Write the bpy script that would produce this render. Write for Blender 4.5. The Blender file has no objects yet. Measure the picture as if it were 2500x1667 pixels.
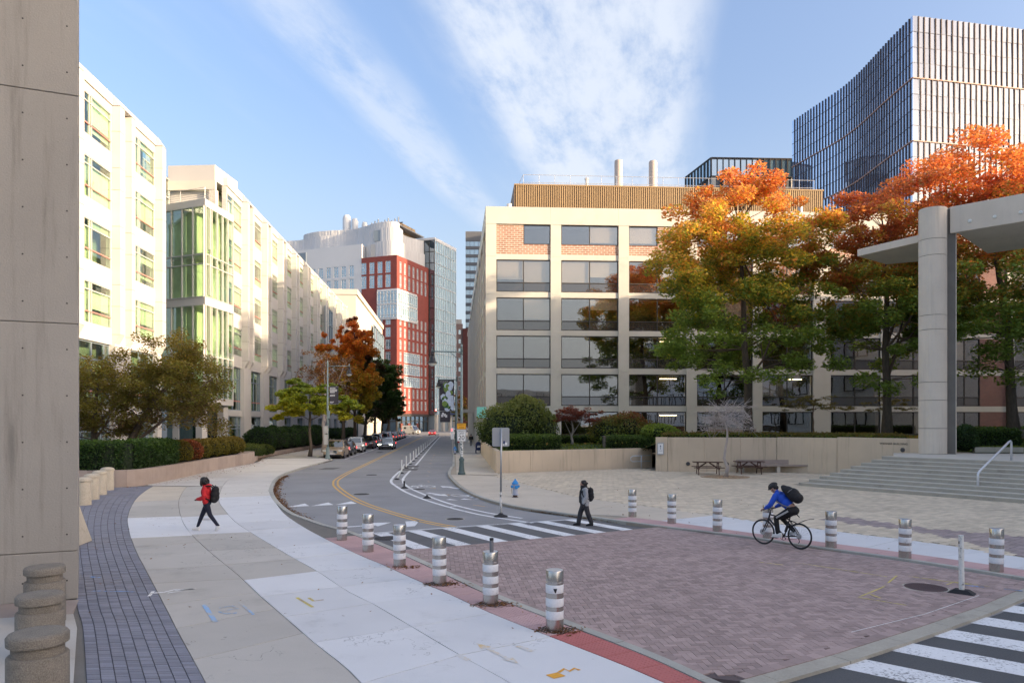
import bpy, math, random
import numpy as np
from math import sin, cos, pi, radians, sqrt, atan2, hypot
from mathutils import Vector, Matrix

scene = bpy.context.scene
COL = scene.collection
R = random.Random(7)

# ---------------------------------------------------------------- camera
cam = bpy.data.cameras.new('camera')
cam.sensor_width = 36.0
cam.lens = 36.0 * 1780 / 2500
cam.shift_y = 0.0786
cam.clip_start, cam.clip_end = 0.1, 6000
cam_o = bpy.data.objects.new('camera', cam)
cam_o.location = (0, 0, 3.4)
cam_o.rotation_euler = (pi / 2, 0, 0)
COL.objects.link(cam_o)
scene.camera = cam_o

# ---------------------------------------------------------------- sun, sky, exposure
SUN_EL, SUN_AZ = radians(10.0), radians(68.0)        # azimuth from straight behind the camera towards the right
to_sun = Vector((sin(SUN_AZ) * cos(SUN_EL), -cos(SUN_AZ) * cos(SUN_EL), sin(SUN_EL)))
sun = bpy.data.lights.new('sun', 'SUN')
sun.energy = 2.0
sun.angle = radians(0.53)
sun.color = (1.0, 0.75, 0.50)
sun_o = bpy.data.objects.new('sun', sun)
sun_o.rotation_euler = (-to_sun).to_track_quat('-Z', 'Y').to_euler()
sun_o.location = to_sun * 300
COL.objects.link(sun_o)

world = bpy.data.worlds.new('World')
scene.world = world
world.use_nodes = True
wt = world.node_tree
wt.nodes.clear()


class N:
    """tiny helper for node trees: n(type, prop=.., inputs by name or index)"""
    def __init__(s, nt):
        s.nt = nt

    def __call__(s, t, ins=None, **props):
        nd = s.nt.nodes.new(t)
        for k, v in props.items():
            setattr(nd, k, v)
        for k, v in (ins or {}).items():
            sock = nd.inputs[k]
            if hasattr(v, 'is_linked') or isinstance(v, bpy.types.NodeSocket):
                s.nt.links.new(v, sock)
            else:
                sock.default_value = v
        return nd

    def math(s, op, a, b=0.0, clamp=False):
        return s('ShaderNodeMath', {0: a, 1: b}, operation=op, use_clamp=clamp).outputs[0]

    def ramp(s, fac, a, b):
        return s('ShaderNodeMapRange', {0: fac, 1: a, 2: b, 3: 0.0, 4: 1.0}, interpolation_type='SMOOTHSTEP').outputs[0]

    def mix(s, fac, a, b, mode='MIX'):
        nd = s('ShaderNodeMix', None, data_type='RGBA', blend_type=mode)
        for i, v in ((0, fac), (6, a), (7, b)):
            if isinstance(v, bpy.types.NodeSocket):
                s.nt.links.new(v, nd.inputs[i])
            else:
                nd.inputs[i].default_value = v
        return nd.outputs[2]

    def noise(s, vec, scale, detail=3.0, rough=0.55):
        return s('ShaderNodeTexNoise', {'Vector': vec, 'Scale': scale, 'Detail': detail, 'Roughness': rough}).outputs[0]


w = N(wt)
sky = w('ShaderNodeTexSky', None, sky_type='NISHITA', sun_disc=False, sun_elevation=SUN_EL,
        sun_rotation=pi - SUN_AZ, altitude=20, air_density=1.0, dust_density=8.0, ozone_density=1.6)
tc = w('ShaderNodeTexCoord')
sep = w('ShaderNodeSeparateXYZ', {0: tc.outputs['Generated']})
X, Y, Zc = sep.outputs
zz = w.math('MAXIMUM', Zc, 0.04)
# high cirrus: straight bands on a plane far overhead
u = w.math('DIVIDE', w.math('SUBTRACT', X, w.math('MULTIPLY', Y, 0.219)), zz)
v = w.math('DIVIDE', w.math('ADD', Y, w.math('MULTIPLY', X, 0.219)), zz)
streak = w('ShaderNodeCombineXYZ', {0: w.math('MULTIPLY', u, 1.0), 1: w.math('MULTIPLY', v, 0.16), 2: 0.0}).outputs[0]
n_big = w.noise(streak, 1.6, 5, 0.6)
n_fine = w.noise(w('ShaderNodeCombineXYZ', {0: w.math('MULTIPLY', u, 1.0), 1: w.math('MULTIPLY', v, 0.35), 2: 3.0}).outputs[0], 7.0, 6, 0.65)
uw = w.math('ADD', u, w.math('MULTIPLY', w.math('SUBTRACT', n_big, 0.5), 0.42))


def band(a, b, soft):
    return w.math('MULTIPLY', w.ramp(uw, a - soft, a + soft),
                  w.math('SUBTRACT', 1.0, w.ramp(uw, b - soft, b + soft)))


bands = w.math('ADD', band(-0.53, 0.06, 0.09), w.math('MULTIPLY', band(-0.98, -0.80, 0.07), 0.62))
wide = w.math('MULTIPLY', w.ramp(n_big, 0.52, 0.85), 0.35)
den = w.math('MULTIPLY', w.math('ADD', bands, wide), w.ramp(n_fine, 0.18, 0.62))
den = w.math('MULTIPLY', den, w.ramp(Zc, 0.12, 0.32))
den = w.math('MULTIPLY', den, 0.80, True)
hz = w.math('SUBTRACT', 1.0, w.ramp(Zc, -0.05, 0.42))
skyc = w.mix(w.math('MULTIPLY', hz, 0.72), w.mix(1.0, sky.outputs[0], (0.74, 0.74, 0.83, 1), 'MULTIPLY'), (1.25, 1.42, 1.62, 1))
skyc = w.mix(den, skyc, (1.26, 1.34, 1.48, 1))
bg = w('ShaderNodeBackground', {0: skyc, 1: 0.15})
wo = w('ShaderNodeOutputWorld', {0: bg.outputs[0]})

vs = scene.view_settings
vs.view_transform = 'Standard'
vs.look = 'None'
vs.gamma = 1
vs.use_curve_mapping = False
vs.exposure = 2.25
scene.cycles.max_bounces = 6
scene.cycles.transparent_max_bounces = 12

# ---------------------------------------------------------------- materials
def mat(name, col, rough=0.8, metal=0.0, var=0.12, vscale=1.5, fine=0.08, fscale=30.0, bump=0.0, bscale=60.0,
        rnd=0.0, spec=0.4, tint=False, gum=0.0, stain=0.0, sscale=0.6, streak=False, emit=None):
    """painted/stone/metal surface: large and fine mottling in world space, per-piece tint, stains, fine relief"""
    m = bpy.data.materials.new(name)
    m.use_nodes = True
    nt = m.node_tree
    b = nt.nodes['Principled BSDF']
    n = N(nt)
    pos = n('ShaderNodeNewGeometry').outputs['Position']
    if streak:
        pos = n('ShaderNodeVectorMath', {0: pos, 1: (1, 1, 0.12)}, operation='MULTIPLY').outputs[0]
    val = n.math('ADD', 1.0, n.math('MULTIPLY', n.math('SUBTRACT', n.noise(pos, vscale, 4), 0.5), 2 * var * 1.6))
    if fine:
        val = n.math('ADD', val, n.math('MULTIPLY', n.math('SUBTRACT', n.noise(pos, fscale, 2), 0.5), 2 * fine * 1.6))
    if rnd:
        ri = n('ShaderNodeObjectInfo').outputs['Random']
        if tint:
            ri = n.math('FRACT', n.math('ADD', ri, n('ShaderNodeAttribute', None, attribute_name='tint').outputs['Fac']))
        val = n.math('MULTIPLY', val, n.math('ADD', 1 - rnd, n.math('MULTIPLY', ri, 2 * rnd)))
    if stain:
        st = n.ramp(n.noise(pos, sscale, 6, 0.7), 0.52, 0.78)
        val = n.math('MULTIPLY', val, n.math('SUBTRACT', 1.0, n.math('MULTIPLY', st, stain)))
    if gum:
        vo = n('ShaderNodeTexVoronoi', {'Vector': pos, 'Scale': 3.3}).outputs['Distance']
        sp = n.math('MULTIPLY', n.math('SUBTRACT', 1.0, n.ramp(vo, 0.05, 0.085)), n.ramp(n.noise(pos, 1.7, 2), 0.45, 0.6))
        cr = n.math('ABSOLUTE', n.math('SUBTRACT', n.noise(pos, 0.55, 5, 0.6), 0.5))
        cr = n.math('MULTIPLY', n.math('SUBTRACT', 1.0, n.ramp(cr, 0.0008, 0.0028)), n.ramp(n.noise(pos, 0.35, 1), 0.53, 0.58))
        val = n.math('MULTIPLY', val, n.math('SUBTRACT', 1.0, n.math('MAXIMUM', n.math('MULTIPLY', sp, gum), n.math('MULTIPLY', cr, 0.45))))
    c = n.mix(1.0, (*col, 1), n('ShaderNodeCombineXYZ', {0: val, 1: val, 2: val}).outputs[0], 'MULTIPLY')
    nt.links.new(c, b.inputs['Base Color'])
    b.inputs['Roughness'].default_value = rough
    b.inputs['Metallic'].default_value = metal
    b.inputs['Specular IOR Level'].default_value = spec
    if bump:
        bn = n('ShaderNodeBump', {'Height': n.noise(pos, bscale, 3), 'Strength': bump, 'Distance': 0.02})
        nt.links.new(bn.outputs[0], b.inputs['Normal'])
    if emit:
        b.inputs['Emission Color'].default_value = (*emit[0], 1)
        b.inputs['Emission Strength'].default_value = emit[1]
    return m


def worn_paint(name, col, under, amount=0.5, scale=9.0):
    m = mat(name, col, 0.75, var=0.05)
    nt = m.node_tree
    n = N(nt)
    b = nt.nodes['Principled BSDF']
    src = b.inputs['Base Color'].links[0].from_socket
    pos = n('ShaderNodeNewGeometry').outputs['Position']
    f = n.ramp(n.math('ADD', n.math('MULTIPLY', n.noise(pos, scale, 6, 0.75), 0.7), n.math('MULTIPLY', n.noise(pos, 1.3, 2), 0.3)),
               1 - amount - 0.08, 1 - amount + 0.04)
    nt.links.new(n.mix(f, src, (*under, 1)), b.inputs['Base Color'])
    return m


def glass(name, tint, refl=0.2, rough=0.01, wob=0.0, body=None, gcol=(1, 1, 1), rnd=0.0):
    """window glass: clear tinted (or opaque dark body) under a fresnel reflection"""
    m = bpy.data.materials.new(name)
    m.use_nodes = True
    nt = m.node_tree
    nt.nodes.clear()
    n = N(nt)
    if body is None:
        inner = n('ShaderNodeBsdfTransparent', {0: (*tint, 1)}).outputs[0]
    else:
        bc = (*body, 1)
        if rnd:
            ri = n('ShaderNodeObjectInfo').outputs['Random']
            ri = n.math('FRACT', n.math('ADD', ri, n('ShaderNodeAttribute', None, attribute_name='tint').outputs['Fac']))
            k = n.math('ADD', 1 - rnd, n.math('MULTIPLY', ri, 2 * rnd))
            bc = n.mix(1.0, (*body, 1), n('ShaderNodeCombineXYZ', {0: k, 1: k, 2: k}).outputs[0], 'MULTIPLY')
        inner = n('ShaderNodeBsdfDiffuse', {0: bc}).outputs[0]
    gl = n('ShaderNodeBsdfGlossy', {'Color': (*gcol, 1), 'Roughness': rough})
    fc = n('ShaderNodeLayerWeight', {0: 0.5}).outputs['Facing']
    fr = n.math('ADD', 0.04, n.math('MULTIPLY', n.math('POWER', fc, 5.0), 0.9))
    if wob:
        pos = n('ShaderNodeNewGeometry').outputs['Position']
        bn = n('ShaderNodeBump', {'Height': n.noise(pos, 0.45, 2), 'Strength': wob, 'Distance': 0.05})
        nt.links.new(bn.outputs[0], gl.inputs['Normal'])
    fac = n.math('ADD', refl, n.math('MULTIPLY', fr, 1 - refl), True)
    mx = n('ShaderNodeMixShader', {0: fac, 1: inner, 2: gl.outputs[0]})
    n('ShaderNodeOutputMaterial', {0: mx.outputs[0]})
    return m


def leaf_mat(name):
    m = bpy.data.materials.new(name)
    m.use_nodes = True
    nt = m.node_tree
    nt.nodes.clear()
    n = N(nt)
    a = n('ShaderNodeAttribute', None, attribute_name='leafcol').outputs['Color']
    d = n('ShaderNodeBsdfPrincipled', {'Base Color': a, 'Roughness': 0.55, 'Specular IOR Level': 0.3})
    tr = n('ShaderNodeBsdfTranslucent', {0: n.mix(1.0, a, (1.7, 1.5, 0.8, 1), 'MULTIPLY')})
    mx = n('ShaderNodeMixShader', {0: 0.46, 1: d.outputs[0], 2: tr.outputs[0]})
    n('ShaderNodeOutputMaterial', {0: mx.outputs[0]})
    return m


def rib_mat(name, col, scale, axis_vec, rough=0.6, depth=0.35):
    return mat(name, col, rough)


def brick_mat(name, c1, c2, mortar, scale=1.0, rough=0.85):
    """running-bond brickwork for walls too far off to tell the bricks apart"""
    m = bpy.data.materials.new(name)
    m.use_nodes = True
    nt = m.node_tree
    n = N(nt)
    b = nt.nodes['Principled BSDF']
    tcn = n('ShaderNodeTexCoord')
    sp = n('ShaderNodeSeparateXYZ', {0: tcn.outputs['Object']})
    vec = n('ShaderNodeCombineXYZ', {0: n.math('ADD', sp.outputs[0], sp.outputs[1]), 1: sp.outputs[2], 2: 0.0}).outputs[0]
    br = n('ShaderNodeTexBrick', {'Vector': vec, 'Color1': (*c1, 1), 'Color2': (*c2, 1), 'Mortar': (*mortar, 1), 'Scale': 1.0 / scale,
                                  'Mortar Size': 0.012, 'Brick Width': 0.24, 'Row Height': 0.09})
    pos = n('ShaderNodeNewGeometry').outputs['Position']
    k = n.math('ADD', 0.8, n.math('MULTIPLY', n.noise(pos, 0.9, 4), 0.4))
    nt.links.new(n.mix(1.0, br.outputs[0], n('ShaderNodeCombineXYZ', {0: k, 1: k, 2: k}).outputs[0], 'MULTIPLY'), b.inputs['Base Color'])
    b.inputs['Roughness'].default_value = rough
    return m


def formed_concrete(name, col, dark=0.35):
    """board-formed concrete: vertical grain, pocks, dark weathering"""
    m = mat(name, col, 0.85, var=0.10, vscale=0.5, fine=0.06, fscale=45, bump=0.25, bscale=35)
    nt = m.node_tree
    n = N(nt)
    b = nt.nodes['Principled BSDF']
    src = b.inputs['Base Color'].links[0].from_socket
    pos = n('ShaderNodeNewGeometry').outputs['Position']
    vp = n('ShaderNodeVectorMath', {0: pos, 1: (1, 1, 0.07)}, operation='MULTIPLY').outputs[0]
    s1 = n.math('MULTIPLY', n.ramp(n.noise(vp, 3.5, 5, 0.65), 0.50, 0.80), dark)
    pk = n('ShaderNodeTexVoronoi', {'Vector': pos, 'Scale': 11.0}).outputs['Distance']
    pk = n.math('MULTIPLY', n.math('SUBTRACT', 1.0, n.ramp(pk, 0.05, 0.11)), n.ramp(n.noise(pos, 2.2, 2), 0.5, 0.62))
    c = n.mix(s1, src, tuple(x * 0.45 for x in col) + (1,))
    c = n.mix(n.math('MULTIPLY', pk, 0.6), c, tuple(x * 0.25 for x in col) + (1,))
    nt.links.new(c, b.inputs['Base Color'])
    return m


ASPH = (0.255, 0.255, 0.26)
M = {}
M['asphalt'] = mat('asphalt', ASPH, 0.9, var=0.16, vscale=0.35, fine=0.16, fscale=38, bump=0.3, bscale=90, stain=0.25, sscale=0.25)
M['asphalt_dark'] = mat('dark_asphalt', (0.085, 0.088, 0.092), 0.9, var=0.16, vscale=0.8, fine=0.22, fscale=45, bump=0.3, bscale=90)
M['patch'] = mat('asphalt_patch', (0.115, 0.115, 0.118), 0.9, var=0.1, fine=0.15)
M['slab_light'] = mat('new_concrete', (0.60, 0.605, 0.615), 0.85, var=0.06, vscale=0.7, fine=0.05, fscale=60, rnd=0.06, stain=0.16, sscale=1.1, bump=0.1, gum=.28)
M['slab_tan'] = mat('old_concrete', (0.44, 0.415, 0.375), 0.88, var=0.08, vscale=0.7, fine=0.08, fscale=70, rnd=0.07, stain=0.2, sscale=0.9, bump=0.12, gum=.4)
M['slab_beige'] = mat('beige_concrete', (0.52, 0.46, 0.375), 0.88, var=0.10, vscale=0.5, fine=0.06, fscale=50, rnd=0.05, stain=0.2, sscale=0.6, gum=.35)
M['slab_warm'] = mat('pale_concrete', (0.58, 0.55, 0.50), 0.88, var=0.08, vscale=0.5, fine=0.06, fscale=50, rnd=0.05, stain=0.2, sscale=0.8, gum=.3)
M['joint'] = mat('joint_dirt', (0.16, 0.15, 0.135), 0.95, var=0.15)
M['curb'] = mat('granite_curb', (0.38, 0.37, 0.33), 0.8, var=0.14, vscale=2, fine=0.14, fscale=60, rnd=0.12)
M['paver_blue'] = mat('slate_paver', (0.20, 0.205, 0.245), 0.75, var=0.08, fine=0.22, fscale=120, rnd=0.16, tint=True, bump=0.2, bscale=150)
M['paver_joint'] = mat('paver_joint', (0.05, 0.05, 0.06), 0.95)
M['brick_red'] = mat('street_brick', (0.33, 0.25, 0.232), 0.8, var=0.12, vscale=0.5, fine=0.14, fscale=80, rnd=0.20, tint=True)
M['brick_joint'] = mat('brick_joint', (0.11, 0.085, 0.085), 0.95)
M['plaza_paver'] = mat('plaza_paver', (0.56, 0.48, 0.365), 0.85, var=0.12, vscale=0.3, fine=0.1, fscale=40, rnd=0.14, tint=True, stain=0.22, sscale=0.35)
M['plaza_purple'] = mat('mauve_paver', (0.30, 0.245, 0.235), 0.85, var=0.1, fine=0.1, fscale=40, rnd=0.14, tint=True)
M['plaza_joint'] = mat('plaza_joint', (0.34, 0.295, 0.235), 0.95)
M['tact_old'] = mat('faded_tactile', (0.47, 0.31, 0.30), 0.8, var=0.12, vscale=2, rnd=0.1, stain=0.25, sscale=2)
M['tact_new'] = mat('red_tactile', (0.43, 0.135, 0.125), 0.75, var=0.08, stain=0.2, sscale=3)
M['paint'] = worn_paint('road_paint', (0.72, 0.73, 0.74), ASPH, 0.40)
M['paint_worn'] = worn_paint('worn_road_paint', (0.70, 0.71, 0.72), (0.10, 0.10, 0.105), 0.40, 16.0)
M['yellow'] = worn_paint('yellow_road_paint', (0.62, 0.38, 0.11), ASPH, 0.38)
M['orange'] = worn_paint('orange_road_paint', (0.62, 0.38, 0.14), ASPH, 0.52)
M['spray_blue'] = worn_paint('blue_spray', (0.22, 0.42, 0.70), (0.44, 0.42, 0.38), 0.48, 14)
M['spray_blue_dark'] = worn_paint('blue_spray_on_pavers', (0.12, 0.32, 0.70), (0.20, 0.205, 0.245), 0.54, 10)
M['spray_orange'] = worn_paint('orange_spray', (0.70, 0.34, 0.04), (0.58, 0.56, 0.52), 0.36, 14)
M['spray_faint'] = worn_paint('faint_orange_spray', (0.62, 0.46, 0.24), (0.59, 0.58, 0.56), 0.5, 14)
M['spray_yellow'] = worn_paint('yellow_spray', (0.60, 0.50, 0.10), (0.32, 0.24, 0.235), 0.46, 12)
M['spray_white'] = worn_paint('white_spray', (0.80, 0.80, 0.79), (0.44, 0.42, 0.38), 0.42, 16)
M['iron'] = mat('cast_iron', (0.05, 0.045, 0.045), 0.6, metal=0.4, var=0.15, bump=0.3, bscale=90)
M['iron_rust'] = mat('rusty_iron', (0.085, 0.055, 0.055), 0.75, metal=0.2, var=0.2, bump=0.4, bscale=70)
M['pillar'] = formed_concrete('pillar_concrete', (0.30, 0.282, 0.255), 0.8)
M['portal'] = formed_concrete('portal_concrete', (0.62, 0.55, 0.46), 0.40)
M['wall_conc'] = formed_concrete('garden_wall_concrete', (0.60, 0.49, 0.36), 0.6)
M['step'] = mat('step_concrete', (0.37, 0.345, 0.29), 0.85, var=0.15, vscale=1.2, fine=0.1, stain=0.35, sscale=1.0)
M['step_top'] = mat('step_tread', (0.50, 0.47, 0.41), 0.85, var=0.1, fine=0.06)
M['granite_pink'] = mat('pink_granite', (0.36, 0.29, 0.25), 0.6, var=0.14, vscale=1.6, fine=0.1, fscale=90, rnd=0.12, stain=0.2)
M['aggregate'] = mat('exposed_aggregate', (0.22, 0.195, 0.16), 0.9, var=0.25, vscale=3, fine=0.45, fscale=75, bump=0.8, bscale=75, stain=0.4, sscale=3)
M['conc_bol'] = mat('weathered_concrete', (0.47, 0.42, 0.335), 0.9, var=0.18, vscale=2, fine=0.14, stain=0.4, sscale=2, bump=0.3)
M['steel'] = mat('brushed_steel', (0.50, 0.48, 0.45), 0.27, metal=1.0, var=0.08, vscale=2, fine=0.05, streak=True)
M['steel_cap'] = mat('steel_cap', (0.55, 0.56, 0.58), 0.4, metal=0.9, var=0.1)
M['band'] = mat('reflective_band', (0.70, 0.71, 0.73), 0.5, var=0.05, stain=0.35, sscale=9)
M['galv'] = mat('galvanised_steel', (0.42, 0.43, 0.44), 0.45, metal=0.8, var=0.1)
M['alu_sign'] = mat('sign_back', (0.36, 0.37, 0.38), 0.5, metal=0.5, var=0.08)
M['rail'] = mat('rail_steel', (0.62, 0.64, 0.67), 0.35, metal=0.6, var=0.04)
M['post_green'] = mat('lamp_post_paint', (0.085, 0.125, 0.125), 0.5, var=0.15)
M['post_pale'] = mat('weathered_lamp_post', (0.20, 0.26, 0.265), 0.5, var=0.12)
M['black'] = mat('black_rubber', (0.02, 0.02, 0.022), 0.7, var=0.15)
M['black_metal'] = mat('black_metal', (0.022, 0.022, 0.025), 0.45, var=0.1)
M['white_plastic'] = mat('white_plastic', (0.72, 0.72, 0.70), 0.5, var=0.05, stain=0.2, sscale=8)
M['scuffed'] = worn_paint('scuffed_white_plastic', (0.66, 0.65, 0.62), (0.08, 0.075, 0.07), 0.42, 11)
M['lamp_glass'] = mat('frosted_lamp_glass', (0.62, 0.62, 0.58), 0.3)
M['sign_white'] = mat('sign_white', (0.75, 0.75, 0.74), 0.5, var=0.02, fine=0)
M['sign_yellow'] = mat('sign_yellow', (0.75, 0.36, 0.02), 0.5, var=0.02, fine=0)
M['ink'] = mat('sign_ink', (0.015, 0.015, 0.017), 0.6, var=0.0, fine=0)
M['ink_blue'] = mat('sign_navy_ink', (0.03, 0.045, 0.14), 0.6, var=0, fine=0)
M['mint'] = mat('mint_panel', (0.25, 0.68, 0.57), 0.5, var=0.02)
M['banner_dark'] = mat('banner_cloth', (0.045, 0.042, 0.055), 0.7, var=0.25, vscale=1.2)
M['banner_print'] = mat('banner_print_white', (0.70, 0.70, 0.72), 0.7, var=0.03)
M['hyd_blue'] = mat('hydrant_blue', (0.03, 0.25, 0.60), 0.4, var=0.12)
M['hyd_grey'] = mat('hydrant_grey', (0.40, 0.43, 0.52), 0.45, var=0.12)
M['mail_blue'] = mat('mailbox_blue', (0.012, 0.025, 0.085), 0.4, var=0.08)
M['wood'] = mat('stained_wood', (0.085, 0.042, 0.03), 0.65, var=0.25, vscale=6, fine=0.15, rnd=0.15)
M['wood_grey'] = mat('weathered_wood', (0.17, 0.145, 0.115), 0.8, var=0.2, vscale=5, rnd=0.15)
M['bark'] = mat('bark', (0.10, 0.08, 0.062), 0.95, var=0.3, vscale=5, fine=0.3, fscale=25, bump=0.8, bscale=18, streak=True)
M['bark_pale'] = mat('pale_bark', (0.24, 0.225, 0.20), 0.9, var=0.3, vscale=6, fine=0.2)
M['twig'] = mat('twig', (0.15, 0.11, 0.085), 0.9, var=0.2)
M['twig_grey'] = mat('grey_twig', (0.42, 0.37, 0.34), 0.9, var=0.2)
M['leaf'] = leaf_mat('leaves')
M['soil'] = mat('mulch', (0.07, 0.05, 0.035), 0.95, var=0.3, vscale=6, fine=0.3)
M['lawn'] = mat('lawn_soil', (0.055, 0.085, 0.022), 0.95, var=0.3, vscale=0.8, fine=0.3, fscale=25)
M['chips'] = mat('wood_chip', (0.36, 0.26, 0.165), 0.9, var=0.3, vscale=9, fine=0.3, rnd=0.2)
# buildings
M['panel'] = mat('precast_panel', (0.50, 0.485, 0.46), 0.7, var=0.04, vscale=0.3, fine=0.02, rnd=0.035)
M['panel_gap'] = mat('panel_joint', (0.30, 0.285, 0.26), 0.9, var=0.05)
M['frame_pale'] = mat('pale_window_frame', (0.44, 0.44, 0.42), 0.5, var=0.05)
M['frame_pink'] = mat('pink_transom', (0.50, 0.22, 0.19), 0.5, var=0.05)
M['frame_blue'] = mat('blue_grey_frame', (0.22, 0.27, 0.31), 0.45, var=0.05)
M['frame_dark'] = mat('bronze_frame', (0.05, 0.045, 0.04), 0.45, var=0.08)
M['green_glass'] = glass('green_glass', (0.85, 0.95, 0.86), 0.10)
M['green_glass_far'] = glass('green_window_glass', (0.3, 0.5, 0.4), 0.22, body=(0.06, 0.12, 0.095), rnd=0.5)
M['bronze_glass'] = glass('bronze_glass', (0.86, 0.85, 0.83), 0.17, wob=0.10)
M['spandrel'] = glass('bronze_spandrel', (0, 0, 0), 0.13, body=(0.035, 0.03, 0.028), wob=0.12, rnd=0.3)
M['curtain'] = mat('curtain', (0.72, 0.74, 0.56), 0.9, var=0.12, vscale=3, rnd=0.2, streak=True)
M['bay_room'] = mat('bay_interior', (0.60, 0.62, 0.42), 0.9, var=0.5, vscale=0.5)
M['pale_room'] = mat('pale_room', (0.32, 0.34, 0.25), 0.9, var=0.5, vscale=0.5)
M['blind'] = mat('roller_blind', (0.52, 0.47, 0.38), 0.9, var=0.03, rnd=0.12)
M['room'] = mat('dim_room', (0.055, 0.045, 0.036), 0.9, var=0.5, vscale=0.35, rnd=0.4)
M['ceil_light'] = mat('ceiling_tube', (0.8, 0.75, 0.6), 0.5, emit=((1.0, 0.78, 0.45), 2.2))
M['lab_conc'] = mat('facade_concrete', (0.56, 0.54, 0.475), 0.8, var=0.07, vscale=0.4, fine=0.04, rnd=0.03, stain=0.12, sscale=0.5)
M['lab_brick'] = brick_mat('facade_brick', (0.40, 0.22, 0.15), (0.31, 0.15, 0.10), (0.58, 0.52, 0.44), 2.4)
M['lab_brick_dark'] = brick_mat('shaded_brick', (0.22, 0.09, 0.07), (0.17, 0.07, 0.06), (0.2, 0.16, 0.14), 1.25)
M['metal_tan'] = mat('tan_metal', (0.36, 0.25, 0.13), 0.5, var=0.05, rnd=0.08)
M['metal_tan_dark'] = mat('tan_metal_groove', (0.15, 0.10, 0.055), 0.6, var=0.05)
M['stack'] = mat('stack_paint', (0.50, 0.43, 0.37), 0.5, var=0.05)
M['tower_glass'] = glass('tower_glass', (0, 0, 0), 0.58, 0.02, body=(0.26, 0.33, 0.48), gcol=(0.80, 0.88, 1.0), rnd=0.45)
M['tower_glass_sunlit'] = glass('sunlit_tower_glass', (0, 0, 0), 0.08, 0.06, body=(0.125, 0.14, 0.20), gcol=(0.80, 0.88, 1.0), rnd=0.18)  # copy of the tower glass; the sunlit face's tone is put into its colour
M['tower_fin'] = mat('tower_fin', (0.055, 0.034, 0.032), 0.5, var=0.05)
M['tower_band'] = mat('tower_band', (0.40, 0.24, 0.18), 0.5, var=0.05)
M['tower_mullion'] = mat('tower_mullion', (0.10, 0.11, 0.14), 0.4, metal=0.5)
M['dark_glass'] = glass('dark_glass', (0, 0, 0), 0.34, 0.02, body=(0.03, 0.055, 0.075), gcol=(0.75, 0.88, 1.0), rnd=0.5)
M['far_glass'] = glass('far_window_glass', (0, 0, 0), 0.42, 0.02, body=(0.10, 0.16, 0.20), gcol=(0.85, 0.95, 1.0), rnd=0.5)
M['far_glass_bright'] = glass('pale_curtain_glass', (0, 0, 0), 0.50, 0.03, body=(0.22, 0.32, 0.35), gcol=(0.86, 1.0, 1.0), rnd=0.35)
M['terracotta'] = mat('terracotta_tile', (0.25, 0.062, 0.047), 0.75, var=0.18, vscale=0.7, fine=0.12, fscale=3, rnd=0.1)
M['far_white'] = mat('white_cladding', (0.66, 0.66, 0.65), 0.6, var=0.04, vscale=0.2, rnd=0.04)
M['far_rib'] = mat('ribbed_cladding', (0.60, 0.60, 0.60), 0.55, var=0.04, rnd=0.04)
M['limestone'] = mat('limestone', (0.56, 0.52, 0.45), 0.8, var=0.08, vscale=0.3, rnd=0.04)
M['brown_brick'] = mat('brown_brick', (0.30, 0.20, 0.165), 0.85, var=0.1, vscale=0.6)
M['maroon_brick'] = mat('maroon_brick', (0.14, 0.045, 0.035), 0.85, var=0.1, vscale=0.6)
M['slab_grey'] = mat('grey_spandrel', (0.12, 0.125, 0.135), 0.6, var=0.06)
M['roof'] = mat('roof_gravel', (0.3, 0.29, 0.27), 0.9)
M['dark_grey'] = mat('dark_grey_steel', (0.06, 0.06, 0.065), 0.5)
# cars and people
def car_paint(name, col, metal=0.3):
    m = mat(name, col, 0.32, metal=metal, var=0.03, fine=0.02, spec=0.6)
    m.node_tree.nodes['Principled BSDF'].inputs['Coat Weight'].default_value = 0.7
    m.node_tree.nodes['Principled BSDF'].inputs['Coat Roughness'].default_value = 0.05
    return m
M['car_tan'] = car_paint('champagne_paint', (0.40, 0.30, 0.20))
M['car_black'] = car_paint('black_paint', (0.012, 0.013, 0.018))
M['car_navy'] = car_paint('navy_paint', (0.02, 0.025, 0.045))
M['car_white'] = car_paint('white_paint', (0.68, 0.70, 0.69), 0.0)
M['car_silver'] = car_paint('silver_paint', (0.40, 0.42, 0.44), 0.5)
M['car_grey'] = car_paint('grey_paint', (0.12, 0.125, 0.13))
M['car_red'] = car_paint('red_paint', (0.30, 0.02, 0.03), 0.2)
M['car_glass'] = glass('car_glass', (0, 0, 0), 0.16, 0.02, body=(0.02, 0.025, 0.03))
M['chrome'] = mat('chrome', (0.6, 0.6, 0.62), 0.12, metal=1.0, var=0.02, fine=0)
M['headlight'] = mat('headlight_glass', (0.6, 0.6, 0.56), 0.1, spec=0.8, var=0.02, fine=0)
M['headlight_on'] = mat('lit_headlight', (0.8, 0.8, 0.7), 0.2, emit=((1.0, 0.93, 0.7), 2.5), var=0, fine=0)
M['taillight'] = mat('lit_taillight', (0.4, 0.01, 0.01), 0.3, emit=((1.0, 0.05, 0.05), 1.6), var=0, fine=0)
M['red_light'] = mat('lit_red_signal', (0.5, 0.01, 0.01), 0.3, emit=((1.0, 0.06, 0.05), 9.0), var=0, fine=0)
M['rim'] = mat('alloy_rim', (0.38, 0.38, 0.39), 0.35, metal=0.8)
M['plate'] = mat('number_plate', (0.55, 0.55, 0.55), 0.5)
M['skin'] = mat('skin', (0.42, 0.25, 0.185), 0.55, var=0.06)
M['skin_dark'] = mat('brown_skin', (0.20, 0.105, 0.07), 0.55, var=0.06)
M['hair'] = mat('black_hair', (0.013, 0.012, 0.013), 0.5, var=0.3, vscale=30)
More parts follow.
